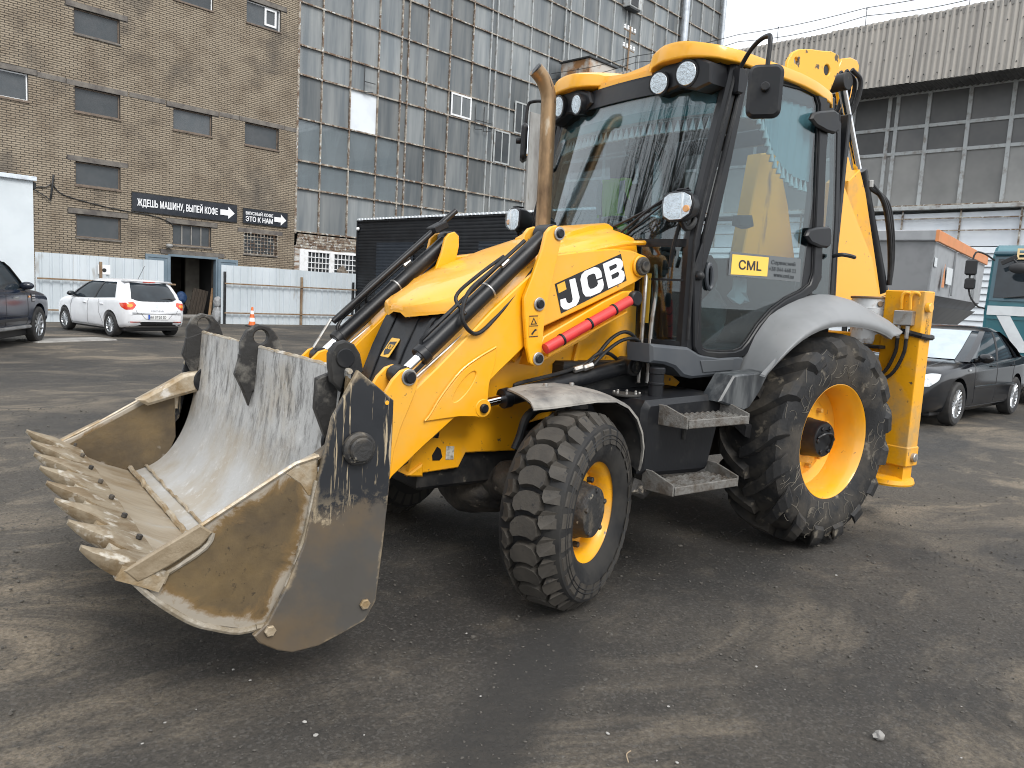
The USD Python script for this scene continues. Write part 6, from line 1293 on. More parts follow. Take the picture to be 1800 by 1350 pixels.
# high visibility vest over the seat
hv = Thing('safety_vest', 'bright green reflective safety vest hung over the cab seat behind the windscreen', 'vest', (.76, -.2, 1.8))
hvg = M('vest_green_look', (.30, .66, .06), .7); hvs = M('vest_stripe_look', (.50, .52, .52), .4)
def vest(z0, z1, o, w0=.24, w1=.30):
    out = []
    for z in np.linspace(z0, z1, 8):
        x = .66 + (z - 1.8)*.12 + .095 + o; w = np.interp(z, [1.8, 2.25, 2.45], [.22, .20, .14])
        out.append([(x + .02*math.sin(9*t + z*8) - .05*abs(t)**3, w*t - .36, z) for t in np.linspace(-1, 1, 20)])
    return thick(np.array(out), (.006, 0, 0))
hv.add('cloth', vest(1.82, 2.44, .0), hvg, smooth=True)
for a, b in ((1.93, 1.985), (2.12, 2.175)): hv.add('reflective_stripe', vest(a, b, .012), hvs)
for y in (-.11, .11): hv.add('shoulder_stripe', thick(np.array([[(.66 + (z - 1.8)*.12 + .108 + .02*math.sin(9*(y/.28) + z*8), y + d - .36, z) for d in (-.025, .025)] for z in np.linspace(2.19, 2.42, 6)]), (.004, 0, 0)), hvs)

# ---- rear digging boom, folded upright
T.add('rear_frame_beam', cat(box(-1.20, -.76, .55, -1.06, .76, .72, .01), box(-1.20, -.76, 1.28, -1.06, .76, 1.42, .01), box(-1.0, -.35, .5, -.4, .35, 1.2, .02)), yel_dirty)
for s in (1, -1):
    lg = T.empty('stabiliser'); mm = (lambda g: g) if s > 0 else mirror
    T.add('outer_leg', mm(prism(roundrect(.16, .30, .012, 3, (-1.13, .90)), .46, 1.76, 'z', .008)), yel_dirty if True else yel, lg)
    T.add('collar', mm(prism(roundrect(.175, .315, .012, 3, (-1.13, .90)), .44, .59, 'z', .008)), yel_dirty, lg)
    T.add('inner_leg', mm(box(-1.195, .77, .33, -1.065, 1.03, .48, .008)), yel_dirty, lg)
    T.add('foot', mm(loft(np.array([np.c_[circle((-1.13, .90), .18*k, 20, .17*k), np.full(20, z)] for z, k in ((.285, 1.0), (.30, 1.04), (.33, .98), (.35, .6))]))), yel_dirty, lg)
    T.add('foot_pin', mm(cyl((-1.13, 1.04, .51), (-1.13, 1.085, .51), .034, 20)), steel, lg)
    T.add('top_pin', mm(cyl((-1.10, 1.05, 1.64), (-1.10, 1.085, 1.64), .036, 20)), yel, lg); T.add('top_pin', mm(cyl((-1.05, .80, 1.45), (-1.045, .80, 1.45), .03, 12, .001)), yel, lg)
    T.add('valve_block', mm(box(-1.048, .865, 1.50, -.995, 1.0, 1.61, .006)), steel, lg)
    for y in (.90, .965):
        T.add('hose_union', mm(cyl((-1.02, y, 1.40), (-1.02, y, 1.50), .015, 8)), steel, lg)
        T.add('leg_hose', mm(tube(curve([(-1.02, y, 1.40), (-1.02, y - .01, 1.28), (-1.0, y - .08, 1.12), (-.96, y - .25, 1.03), (-.9, y - .45, 1.0)], 5), .014, 8)), hose_m, lg)
        T.add('lifting_loop', mm(tube(curve([(-1.03, y, 1.62), (-1.02, y, 1.72), (-1.03, y + .03, 1.745), (-1.06, y + .05, 1.72), (-1.06, y + .05, 1.66)], 4), .012, 8)), yel, lg)
    T.add('strap', mm(tube(np.array([(-1.0, .60, 1.52), (-1.04, .74, 1.49), (-1.042, .9, 1.46), (-1.045, 1.058, 1.43), (-1.13, 1.064, 1.42), (-1.21, 1.06, 1.42)]), .022, 6)), hose_m, lg)
    T.add('caution_plate', mm(prism(rect(-1.155, 1.38, -1.115, 1.56), 1.0502, 1.052, 'y')), M('caution_plate_look', (.55, .27, .02), .5, (.05, .04, .02), 60, .5, .56) if s > 0 else L + 'caution_plate_look', lg)
BMO = [(-0.897, 1.657), (-1.002, 2.062), (-0.969, 2.682), (-1.065, 2.607), (-1.383, 2.278), (-1.628, 2.039), (-1.776, 1.771), (-1.811, 1.694)]
T.add('boom_plate', prism(BMO, .27, .30, 'y', .006), yel); 
BMI = [(-1.46, 2.929), (-1.57, 2.907), (-1.978, 2.346), (-2.324, 2.012), (-2.553, 1.714), (-1.879, 1.686), (-1.62, 2.312)]
T.add('boom_plate', prism(BMI, -.01, .02, 'y', .006), yel)
T.add('boom_spine', prism([(-1.244, 2.083), (-1.21, 2.638), (-1.36, 2.751), (-1.481, 2.578), (-1.781, 1.976), (-1.945, 1.633), (-1.228, 1.608)], .05, .26, 'y', .006), yel_dirty)
KN = [(-0.203, 3.269), (-0.209, 3.358), (-0.254, 3.423), (-0.332, 3.464), (-0.464, 3.494), (-0.608, 3.514), (-0.733, 3.538), (-0.827, 3.534), (-0.867, 3.492), (-0.848, 3.42), (-0.792, 3.299), (-0.725, 3.159), (-0.485, 3.156)]
T.add('knuckle_plate', prism(KN, .27, .30, 'y', .006, [circle((-0.698, 3.393), .040, 16), circle((-0.304, 3.374), .025, 12)]), M('chipped_yellow_look', (.76, .40, .03), .45, (.07, .05, .03), 7, .60, .63, c3=(.30, .16, .04), s3=16, lo3=.64, hi3=.7))
T.add('knuckle_plate', prism([(-1.289, 3.659), (-1.42, 3.697), (-1.517, 3.695), (-1.56, 3.657), (-1.549, 3.581), (-1.509, 3.507), (-1.454, 3.245), (-1.353, 3.227), (-1.23, 3.524)], .01, .04, 'y', .006), yel)
Kp = V((-0.698, 3.393)[0], 0, (-0.698, 3.393)[1])
T.add('knuckle_pin', cyl(Kp + V(0, .0, 0), Kp + V(0, .29, 0), .038, 20), blk)
R0, R1, R2 = V(*(-1.061, 0.2, 3.393)), V(*(-1.432, 0.2, 2.746)), V(*(-1.985, 0.2, 1.839))
ur = (R1 - R0)/np.linalg.norm(R1 - R0)
rr2 = T.empty('boom_ram')
T.add('rod', cyl(R0, R1 + ur*.2, .035, 20), chrome, rr2); T.add('barrel', cyl(R1, R1 + ur*np.linalg.norm(R2 - R1)*1.05, .068, 24), blk, rr2); T.add('gland', cyl(R1 - ur*.01, R1 + ur*.07, .073, 24), blk, rr2); T.add('rod_eye', cyl(R0 + V(0, -.1, 0), R0 + V(0, .06, 0), .068, 20), blk_dusty, rr2)
for k in range(4):
    o = V(-.10 - .035*(k % 2), .03*(k - 1.5), 0)
    T.add('boom_hose', tube(curve([R0 + V(-.05, -.1 + .05*k, .10), R0 + V(-.16, -.08 + .05*k, .02), R0 + V(-.15, -.12 + .05*k, -.20), R0 + V(-.02, -.25 + .05*k, -.45), R0 + V(-.05, -.32 + .03*k, -.8)], 6), .018, 8), hose_m)
for k in range(3):
    T.add('boom_hose', tube(curve([R1 + V(-.10, .06, -.08 - .02*k), R1 + ur*.25 + V(-.14 - .03*k, .10, 0), R1 + ur*.5 + V(-.13 - .03*k, .11, 0), R1 + ur*.8 + V(-.12 - .02*k, .08, 0), R1 + ur*1.05 + V(-.03, .08, 0)], 6), .020, 8), hose_m)
T.add('hose_clamp', cyl(R1 + V(-.105, .06, -.06), R1 + V(-.11, .06, -.12), .026, 10), steel)
for k in range(3): T.add('rear_hose', tube(curve([(-.55 - .04*k, .45, 1.75), (-.58, .48, 1.9), (-.62 - .03*k, .40, 2.1), (-.72, .30, 2.25)], 5), .020, 8), hose_m)
DP = [(-0.759, 2.851), (-0.895, 2.88), (-1.01, 2.86), (-1.201, 2.48), (-1.406, 1.951), (-1.48, 1.493), (-0.665, 1.472), (-0.621, 1.899), (-0.699, 2.424)]
T.add('dipper_arm', prism(DP, -.42, -.28, 'y', .01), M('dipper_yellow_look', (.76, .38, .03), .5, (.22, .12, .05), 2.5, .58, .68, stretch=(2, 2, .4)), smooth=30)
T.add('seat_base_guard', box(-.62, -.5, 1.0, -.48, .5, 1.5, .01), blk_dusty)
# paint pail
PC = V(*(-1.159, 0.6, 1.701)); pr_ = .155
pail = Thing('paint_pail', 'dented white metal pail with rusty rim standing behind the rear mudguard of the loader', 'pail', (PC[0], PC[1], PC[2] - .36))
pail.add('body', lathe([(.001, -.36), (.135, -.36), (.138, -.34), (.146, -.22), (.149, -.215), (.147, -.21), (.153, -.09), (.156, -.085), (.154, -.08), (pr_, 0), (pr_ - .006, -.002), (.140, -.33), (.001, -.335)], PC, 'z', 40), M('white_pail_look', (.66, .68, .69), .4, (.28, .17, .09), 6, .56, .68, c3=(.13, .07, .035), s3=12, lo3=.62, hi3=.68))
pail.add('rim', lathe([(pr_ + .004, -.012), (pr_ + .010, -.006), (pr_ + .008, .004), (pr_ - .002, .006), (pr_ - .006, -.004)], PC, 'z', 40, True), rust_m)
pail.add('ear', cyl(PC + V(.10, .115, -.05), PC + V(.108, .125, -.05), .022, 14, .003), rust_m); pail.add('ear', cyl(PC + V(-.10, -.115, -.05), PC + V(-.108, -.125, -.05), .022, 14, .003), rust_m)
pail.add('bail_handle', tube(curve([PC + V(.105, .12, -.05), PC + V(.0, .15, .0), PC + V(-.12, .10, .035), PC + V(-.16, 0, .02), PC + V(-.11, -.12, -.05)], 6), .004, 6), steel)
T.add('pail_shelf', box(PC[0] - .2, PC[1] - .2, PC[2] - .39, PC[0] + .2, PC[1] + .2, PC[2] - .365, .005), blk_dusty)


# ================================================================== vehicles
tyre_m = M('car_tyre_look', (.018, .018, .019), .75, (.035, .033, .03), 8); alloy_m = M('alloy_look', (.58, .60, .62), .28, (.4, .41, .42), 6, metal=.85)
car_glass = M('car_glass_look', (.012, .016, .02), .06, (.022, .03, .036), 1.2)
red_lens = M('red_lens_look', (.55, .03, .015), .15, (.65, .12, .03), 5, coat=.7); clear_lens = M('headlamp_lens_look', (.62, .65, .67), .12, (.35, .37, .39), 12, coat=.8)
trim_blk = M('car_trim_look', (.015, .015, .016), .5)
plate_m = M('number_plate_look', (.74, .75, .74), .45)
def ray_hits(g, O, D):
    """First hits of the rays O + t D with the mesh g (points or nan)."""
    v, f = g; a, e1, e2 = v[f[:, 0]], v[f[:, 1]] - v[f[:, 0]], v[f[:, 2]] - v[f[:, 0]]; D = np.asarray(D, float)
    h = np.cross(D, e2); det = (e1*h).sum(1); ok = np.abs(det) > 1e-10; inv = np.where(ok, 1/np.where(ok, det, 1), 0); out = np.full((len(O), 3), np.nan)
    for i, o in enumerate(O):
        s = o - a; u = (s*h).sum(1)*inv; q = np.cross(s, e1); w = (q @ D)*inv; t = (e2*q).sum(1)*inv
        k = ok & (u >= -1e-6) & (w >= -1e-6) & (u + w <= 1 + 1e-6) & (t > 0)
        if k.any(): out[i] = o + D*t[k].min()
    return out
def project(g, poly, o, ux, uy, d, off=.004, depth=.02, n=7):
    """A patch the shape of poly (in ux, uy about o) laid on the surface of g along d, standing off by off."""
    ux, uy, d = (np.asarray(x, float)/np.linalg.norm(x) for x in (ux, uy, d)); o = np.asarray(o, float)
    ring = resample(np.asarray(poly, float), max(24, len(poly))); c = ring.mean(0)
    P = np.concatenate([c + (ring - c)*k for k in np.linspace(1, 0.02, n)]); m = len(ring)
    O = o + P[:, :1]*ux + P[:, 1:]*uy - d*3.0; H = ray_hits(g, O, d)
    bad = np.isnan(H[:, 0])
    if bad.all(): return None
    if bad.any():
        good = np.where(~bad)[0]
        for i in np.where(bad)[0]: j = good[np.argmin(((P[good] - P[i])**2).sum(1))]; H[i] = O[i] + d*((H[j] - O[j]) @ d)
    H = (H - d*off).reshape(n, m, 3); S = np.concatenate([(H[0] + d*(depth))[None], H])
    v, f = grid(S, False, True); return v, f
def car(name, label, loc, head, spec, paint, parts):
    t = Thing(name, label, 'car', loc, math.atan2(head[1], head[0]))
    L_, W_, wb, ro, wr = spec['L'], spec['W'], spec['wb'], spec['rear'], spec['r']
    X = spec['x']; f_ = lambda k: np.interp(xs, X, spec[k])
    xs = np.unique(np.r_[np.linspace(0, .3, 7), np.linspace(.3, L_ - .4, 46), np.linspace(L_ - .4, L_, 9)])
    zb, zs, zt, w = f_('zb'), f_('zs'), f_('zt'), f_('w')*W_/2
    ker = np.array([1, 2, 3, 2, 1.])/9
    sm = lambda a: np.convolve(np.pad(a, 2, 'edge'), ker, 'valid')
    zs, zt, w = sm(zs), sm(zt), sm(w); S = []
    for x, b, s, tt, ww in zip(xs, zb, zs, zt, w):
        half = [(0, b), (ww*.80, b), (ww*.93, b + .02), (ww*.975, b + .10), (ww*.995, b + .22), (ww, b + (s - b)*.55), (ww*.997, s - .12), (ww*.985, s - .04), (ww*.955, s + (tt - s)*.15), (ww*.90, s + (tt - s)*.55), (ww*.78, s + (tt - s)*.9), (ww*.5, tt), (0, tt + .015)]
        S.append([(x, y, z) for y, z in half] + [(x, -y, z) for y, z in half[::-1][1:-1]])
    body = loft(np.array(S)); solid_ = clean(body)
    ax = [(ro, wr), (ro + wb, wr)]
    for cx, r in ax:
        c = manifold3d.Manifold.cylinder(W_ + .4, r*1.17, r*1.17, 48).rotate([90, 0, 0]).translate([cx, (W_ + .4)/2, r*1.02])
        inner = manifold3d.Manifold.cube([4, W_ - 2*spec.get('arch', .26), 3], True).translate([cx, 0, 1])
        solid_ = solid_ - (c - inner)
    g = solid(solid_)
    def to(gx): return gx
    A = lambda nm, gg, m, parent=None, **k: t.add(nm, gg, m, parent, local=True, **k)
    A('body', g, paint, smooth=32)
    # cabin: rings from belt to roof
    ch = spec['cabin']   # list of (z, xrear, xfront, halfwidth)
    def ring(z, xr, xf, hw, bulge):
        Lr = xf - xr; side = np.linspace(0, 1, 9)
        half = [(xf + bulge, 0), (xf + bulge*.75, hw*.5), (xf - .02, hw*.86)] + [(xf - .10 - (Lr - .22)*q, hw*(.985 + .015*math.sin(q*math.pi) - .05*q**3)) for q in side] + [(xr + .02, hw*.80), (xr - bulge*.6, hw*.45), (xr - bulge*.8, 0)]
        return np.array([(x, y, z) for x, y in half] + [(x, -y, z) for x, y in half[::-1][1:-1]])
    R = np.array([ring(z, a, b, h, bu) for z, a, b, h, bu in ch]); nR = R.shape[1]
    glassR = R[:spec['nglass']]
    A('windows', loft(glassR), car_glass, smooth=40)
    roof = R[spec['nglass'] - 1:]; cen = roof[:, :, :].mean(1, keepdims=True); A('roof', loft(np.concatenate([cen[:1] + (roof[:1] - cen[:1])*1.006, roof])), paint, smooth=40)
    hn = (nR + 2)//2
    def pillar(i, wd, nm='pillar', side=(1, -1), mat=None):
        for s in side:
            idx = i if s > 0 else (nR - i) % nR
            c0 = glassR.mean(1); p = glassR[:, idx]; q = []
            S2 = []
            for k in range(len(p)):
                nrm = p[k] - c0[k]; nrm[2] = 0; nrm /= np.linalg.norm(nrm); tg = np.cross(nrm, [0, 0, 1.0]); u_ = p[k] + nrm*.006; S2.append([u_ + tg*wd, u_ - tg*wd, u_ - tg*wd - nrm*.03, u_ + tg*wd - nrm*.03])
            A(nm, loft(np.array(S2)), mat or paint)
    for i, wd, m in spec['pillars']: pillar(i, wd, mat={'p': paint, 'b': trim_blk}[m])
    for i0, i1 in spec.get('panels', ()):
        for s in (1, -1):
            c0 = glassR.mean(1); ii = [(i if s > 0 else (nR - i) % nR) for i in range(i0, i1 + 1)]; P = glassR[:, ii]; d_ = P - c0[:, None]; d_[..., 2] = 0; d_ /= np.linalg.norm(d_, axis=-1, keepdims=True)
            A('rear_pillar', thick(P + d_*.007, (0, 0, .004)), paint, smooth=40)
    # wheels
    for cx, r in ax:
        for s in (1, -1):
            y = s*(W_/2 - .105); wh = t.empty('wheel')
            A('tyre', lathe([(r*.66, -.09), (r*.7, -.1), (r*.9, -.105), (r*.985, -.085), (r, -.05), (r, .05), (r*.985, .085), (r*.9, .105), (r*.7, .1), (r*.66, .09)], (cx, y, r), 'y', 40), tyre_m, wh)
            A('rim', lathe([(r*.60, -.06*s), (r*.62, .06*s), (r*.665, .088*s), (r*.69, .094*s), (r*.68, .085*s)], (cx, y, r), 'y', 40), alloy_m, wh)
            A('wheel_disc', lathe([(r*.62, -.01*s), (r*.2, -.0*s), (.001, 0)], (cx, y, r), 'y', 24), trim_blk, wh)
            n = spec['spokes']; gs = []
            for k in range(n):
                a0 = 2*math.pi*k/n + .2; c0 = V(cx, y, r); e0, e1_ = V(math.cos(a0), 0, math.sin(a0)), V(-math.sin(a0), 0, math.cos(a0)); hw0, hw1 = spec.get('spw', (.030, .022))
                sec = []
                for rr_, hw_, dy in ((r*.12, hw0, .078), (r*.4, (hw0+hw1)/2, .07), (r*.655, hw1, .082)):
                    b = c0 + e0*rr_ + V(0, s*dy, 0); sec.append([b + e1_*hw_, b + e1_*hw_*.6 + V(0, s*.008, 0), b - e1_*hw_*.6 + V(0, s*.008, 0), b - e1_*hw_, b - V(0, s*.03, 0)])
                gs.append(loft(np.array(sec)))
            gs.append(cyl((cx, y + s*.05, r), (cx, y + s*.09, r), r*.17, 16, .006)); A('spokes', cat(gs), alloy_m, wh)
    A('underbody', box(.25, -W_*.42, .16, L_ - .3, W_*.42, .40, .02), trim_blk)
    parts(t, A, g, glassR, spec)
    return t
def car_mirror(A, x, y, z, s, paint, sc=1.0):
    A('door_mirror', cat(move(lump((0, 0, 0), .1*sc, 3, 3, (.75, 1.15, .72), .03), (x, y + s*.12, z)), tube([(x + .02, y - s*.03, z - .04), (x, y + s*.06, z - .02)], .028, 8)), paint)
def groove(A, g, pts, o, ux, uy, d, name='panel_gap', r=.005, mat=None):
    p = resample_open(np.asarray(pts, float), 24); ux, uy, d = (np.asarray(q, float) for q in (ux, uy, d)); H = ray_hits(g, np.asarray(o, float) + p[:, :1]*ux + p[:, 1:]*uy - d*3, d); H = H[~np.isnan(H[:, 0])]
    if len(H) > 2: A(name, tube(H, r, 4), mat or trim_blk)
def resample_open(r, n):
    s = np.r_[0, np.cumsum(np.linalg.norm(np.diff(r, axis=0), axis=1))]; t = np.linspace(0, s[-1], n); return np.stack([np.interp(t, s, r[:, k]) for k in range(r.shape[1])], 1)

# white hatchback, seen from its rear left
w_paint = M('white_paint_look', (.74, .75, .77), .25, (.66, .67, .69), 2, coat=.6)
hb_spec = dict(L=4.05, W=1.69, wb=2.47, rear=.74, r=.305, spokes=14, spw=(.014, .012), arch=.24,
    x=[0, .05, .12, .3, .7, 1.2, 2.2, 2.9, 3.2, 3.6, 3.9, 4.0, 4.05], zb=[.42, .34, .28, .24, .2, .19, .19, .19, .2, .21, .24, .3, .4],
    zs=[.62, .84, .92, .95, .95, .93, .89, .87, .85, .80, .70, .6, .52], zt=[.64, .90, .97, 1.0, 1.0, .98, .96, .95, .96, .90, .80, .66, .54], w=[.70, .86, .93, .975, 1, 1, 1, 1, .99, .95, .82, .68, .5],
    cabin=[(.93, .14, 3.02, .80, .10), (1.10, .22, 2.72, .765, .10), (1.28, .36, 2.36, .70, .09), (1.365, .46, 2.10, .655, .08), (1.425, .54, 1.95, .60, .06), (1.45, .70, 1.75, .45, .04), (1.456, .95, 1.5, .2, .02)], nglass=4,
    pillars=[(3, .03, 'p'), (7, .035, 'b'), (12, .05, 'p')], panels=[(10, 12)])
def hb_parts(t, A, g, gl_, sp):
    W_ = sp['W']; bx = V(-1, 0, 0)
    d, ux, uy = V(1, 0, 0), V(0, -1, 0), V(0, 0, 1)
    for s in (1, -1):
        q = V(.88, -.47*s, 0); q /= np.linalg.norm(q); u_ = V(q[1], -q[0], 0)*1.0
        A('tail_lamp', project(g, [(-.19*s, .06), (.13*s, .10), (.20*s, .02), (.12*s, -.09), (-.05*s, -.10), (-.16*s, -.03)], (.15, .68*s, .80), u_, uy, q, .006, .02), red_lens)
        A('lamp_core', project(g, [(-.06*s, .035), (.05*s, .045), (.08*s, .0), (.02*s, -.04), (-.05*s, -.03)], (.12, .64*s, .80), u_, uy, q, .010, .01), amber_m)
        A('reflector', project(g, [(-.12, .012), (.12, .012), (.12, -.012), (-.12, -.012)], (.05, .55*s, .40), ux, uy, d, .004), red_lens)
        car_mirror(A, 2.62, .80*s, 1.0, s, car_glass, .9)
        for x in (1.05, 1.95): A('door_handle', tube([(x, s*.852, .80), (x + .17, s*.852, .80)], .016, 6), w_paint)
        dd = V(0, -s, 0); o = V(0, 0, 0); uxx = V(1, 0, 0)
        groove(A, g, [(1.32, .92), (1.30, .6), (1.18, .45), (1.10, .30)], o, uxx, uy, dd); groove(A, g, [(1.86, .90), (1.90, .55), (1.90, .26)], o, uxx, uy, dd); groove(A, g, [(2.74, .90), (2.85, .6), (2.80, .26)], o, uxx, uy, dd)
        groove(A, g, [(.9, .24), (2.0, .25), (3.0, .25)], o, uxx, uy, dd, 'sill_line')
    A('rear_bumper_strip', project(g, [(-.70, .06), (.70, .06), (.66, -.06), (-.66, -.06)], (0, 0, .345), ux, uy, d, .012, .03, 3), trim_blk)
    A('number_plate', project(g, [(-.27, .062), (.27, .062), (.27, -.062), (-.27, -.062)], (.0, -.02, .53), ux, uy, d, .016, .01, 3), plate_m)
    v, f = text('AA 0710 IO', .062, .003, False, .42); H = ray_hits(g, np.array([[-3, 0, .53]]), d)[0]
    A('plate_lettering', frame_map((H[0] - .026, .20, .497), ux, uy, (v, f), V(-1, 0, 0)), trim_blk, smooth=False)
    A('plate_band', box(H[0] - .023, .20, .475, H[0] - .018, .245, .585) , M('plate_blue_look', (.03, .09, .4), .5))
    groove(A, g, [(-.62, .86), (-.5, .60), (.5, .60), (.62, .86)], (0, 0, 0), ux, uy, d, 'hatch_gap'); groove(A, g, [(-.42, .615), (-.30, .47), (.30, .47), (.42, .615)], (0, 0, 0), ux, uy, d, 'plate_recess_line')
    A('boot_badge', project(g, circle((0, 0), .045, 16), (0, 0, .80), ux, uy, d, .008, .01, 3), alloy_m)
    v, f = text('IBIZA', .030, .003, False, .34); H2 = ray_hits(g, np.array([[-3, 0, .69]]), d)[0]; A('model_lettering', frame_map((H2[0] - .012, .17, .675), ux, uy, (v, f), V(-1, 0, 0)), alloy_m, smooth=False)
    i0 = [11, 12, 13, 14, 15, 16, 17][:]
    A('rear_wiper', tube([(.11, -.05, .985), (.10, -.30, .995), (.105, -.55, 1.0)], .014, 6), trim_blk)
    A('aerial', tube([(.95, .0, 1.455), (.62, .0, 1.80)], .006, 5), trim_blk)
    A('roof_spoiler', loft(np.array([[(x, y*.62, z) for y in np.linspace(1, -1, 9)] + [(x2, y*.62, z2) for y in np.linspace(-1, 1, 9)] for x, z, x2, z2 in ((.60, 1.43, .60, 1.40), (.40, 1.405, .42, 1.385))])), w_paint)
    A('brake_lamp', box(.40, -.16, 1.388, .415, .16, 1.402), red_lens)
hd = V(.30, -.954); hd /= np.linalg.norm(hd)
rl_, rr__ = V(1.44, -17.85), V(.06, -17.89); mid = V(.70, -17.82) + hd*.1
car('white_hatchback', 'white hatchback parked with its rear to the yard in front of the left fence', (mid[0] - hd[0]*.74, mid[1] - hd[1]*.74, 0), hd, hb_spec, w_paint, hb_parts)

# dark blue off-roader at the left edge, its front right corner in view
n_paint = M('navy_paint_look', (.006, .0085, .016), .15, (.010, .0135, .022), 2, lev=.6)
sv = dict(L=4.80, W=1.95, wb=2.745, rear=1.2, r=.385, spokes=10, spw=(.034, .018), arch=.27,
    x=[0, .1, .3, 1.0, 2.0, 3.2, 3.5, 4.2, 4.6, 4.74, 4.80], zb=[.5, .42, .36, .34, .34, .34, .34, .35, .38, .45, .52],
    zs=[.9, 1.05, 1.12, 1.13, 1.12, 1.10, 1.08, 1.04, .98, .88, .75], zt=[.95, 1.1, 1.17, 1.18, 1.17, 1.17, 1.17, 1.12, 1.06, .95, .8], w=[.85, .95, .985, 1, 1, 1, 1, .99, .95, .88, .78],
    cabin=[(1.13, .1, 3.50, .90, .06), (1.35, .2, 3.22, .86, .07), (1.58, .35, 2.93, .80, .06), (1.68, .45, 2.75, .76, .05), (1.75, .55, 2.6, .70, .04), (1.79, .8, 2.4, .5, .03)], nglass=4,
    pillars=[(3, .05, 'b'), (7, .06, 'b'), (9, .06, 'b'), (11, .1, 'p')])
def sv_parts(t, A, g, gl_, sp):
    for s in (1, -1):
        dd = V(0, -s, 0); uy = V(0, 0, 1); ux = V(1, 0, 0)
        car_mirror(A, 3.12, s*.90, 1.22, s, n_paint, 1.15)
        A('running_board', box(1.7, s*.93 - .06, .33, 3.42, s*.93 + .10, .40, .02), alloy_m)
        for k in range(3): A('side_vent', box(3.50, s*.962, .90 + .05*k, 3.66, s*.985, .93 + .05*k, .004), alloy_m)
        A('side_vent_back', box(3.48, s*.955, .88, 3.68, s*.975, 1.05), trim_blk); A('side_marker', box(3.32, s*.968, .97, 3.40, s*.984, 1.01, .004), amber_m)
        for x in (2.55, 1.45): A('door_handle', tube([(x, s*.985, .98), (x + .22, s*.985, .98)], .02, 6), alloy_m)
        groove(A, g, [(3.28, 1.10), (3.30, .7), (3.28, .38)], V(0, 0, 0), ux, uy, dd); groove(A, g, [(2.2, 1.12), (2.2, .38)], V(0, 0, 0), ux, uy, dd); groove(A, g, [(1.6, .62), (3.26, .60)], V(0, 0, 0), ux, uy, dd, 'door_crease')
        A('door_moulding', box(1.65, s*.962, .50, 3.25, s*.985, .56, .006), trim_blk)
        A('head_lamp', project(g, [(-.16, .09), (.16, .09), (.14, -.09), (-.14, -.09)], (4.7, .68*s, .93), V(0, -s, 0), uy, V(-1, 0, 0), .006), clear_lens)
    A('front_grille', project(g, [(-.4, .1), (.4, .1), (.4, -.1), (-.4, -.1)], (4.8, 0, .88), V(0, -1, 0), V(0, 0, 1), V(-1, 0, 0), .008), alloy_m)
hs_ = V(-.394, -.919); fr_ = V(3.17, -15.75)   # outer face of the front right tyre on the ground
left_n = V(-hs_[1], hs_[0]); fa = fr_ + left_n*(1.95/2) - hs_*(.0)
o_s = fa - hs_*(sv['rear'] + sv['wb'])
car('dark_blue_suv', 'dark blue off-road car parked at the left edge with only its front half in view', (o_s[0], o_s[1], 0), hs_, sv, n_paint, sv_parts)

# black saloon on the right
b_paint = M('black_car_paint_look', (.004, .0045, .0055), .12, (.007, .0075, .009), 2, lev=.55)
sd = dict(L=4.62, W=1.77, wb=2.75, rear=.88, r=.325, spokes=18, spw=(.016, .012), arch=.25,
    x=[0, .08, .2, .5, 1.0, 2.0, 3.0, 3.3, 3.7, 4.2, 4.45, 4.56, 4.62], zb=[.45, .34, .28, .22, .19, .18, .18, .18, .19, .20, .2, .22, .3],
    zs=[.8, .92, .96, .97, .95, .92, .89, .87, .85, .78, .68, .55, .44], zt=[.85, .98, 1.02, 1.03, 1.0, .96, .96, .97, .94, .86, .74, .58, .46], w=[.78, .9, .95, .985, 1, 1, 1, .995, .98, .94, .86, .76, .62],
    cabin=[(.94, .35, 3.38, .83, .12), (1.12, .62, 2.98, .785, .12), (1.30, .95, 2.58, .72, .11), (1.40, 1.2, 2.32, .67, .09), (1.455, 1.35, 2.15, .60, .07), (1.478, 1.5, 1.95, .42, .04)], nglass=4,
    pillars=[(3, .045, 'p'), (7, .04, 'b'), (10, .05, 'p'), (11, .07, 'p')])
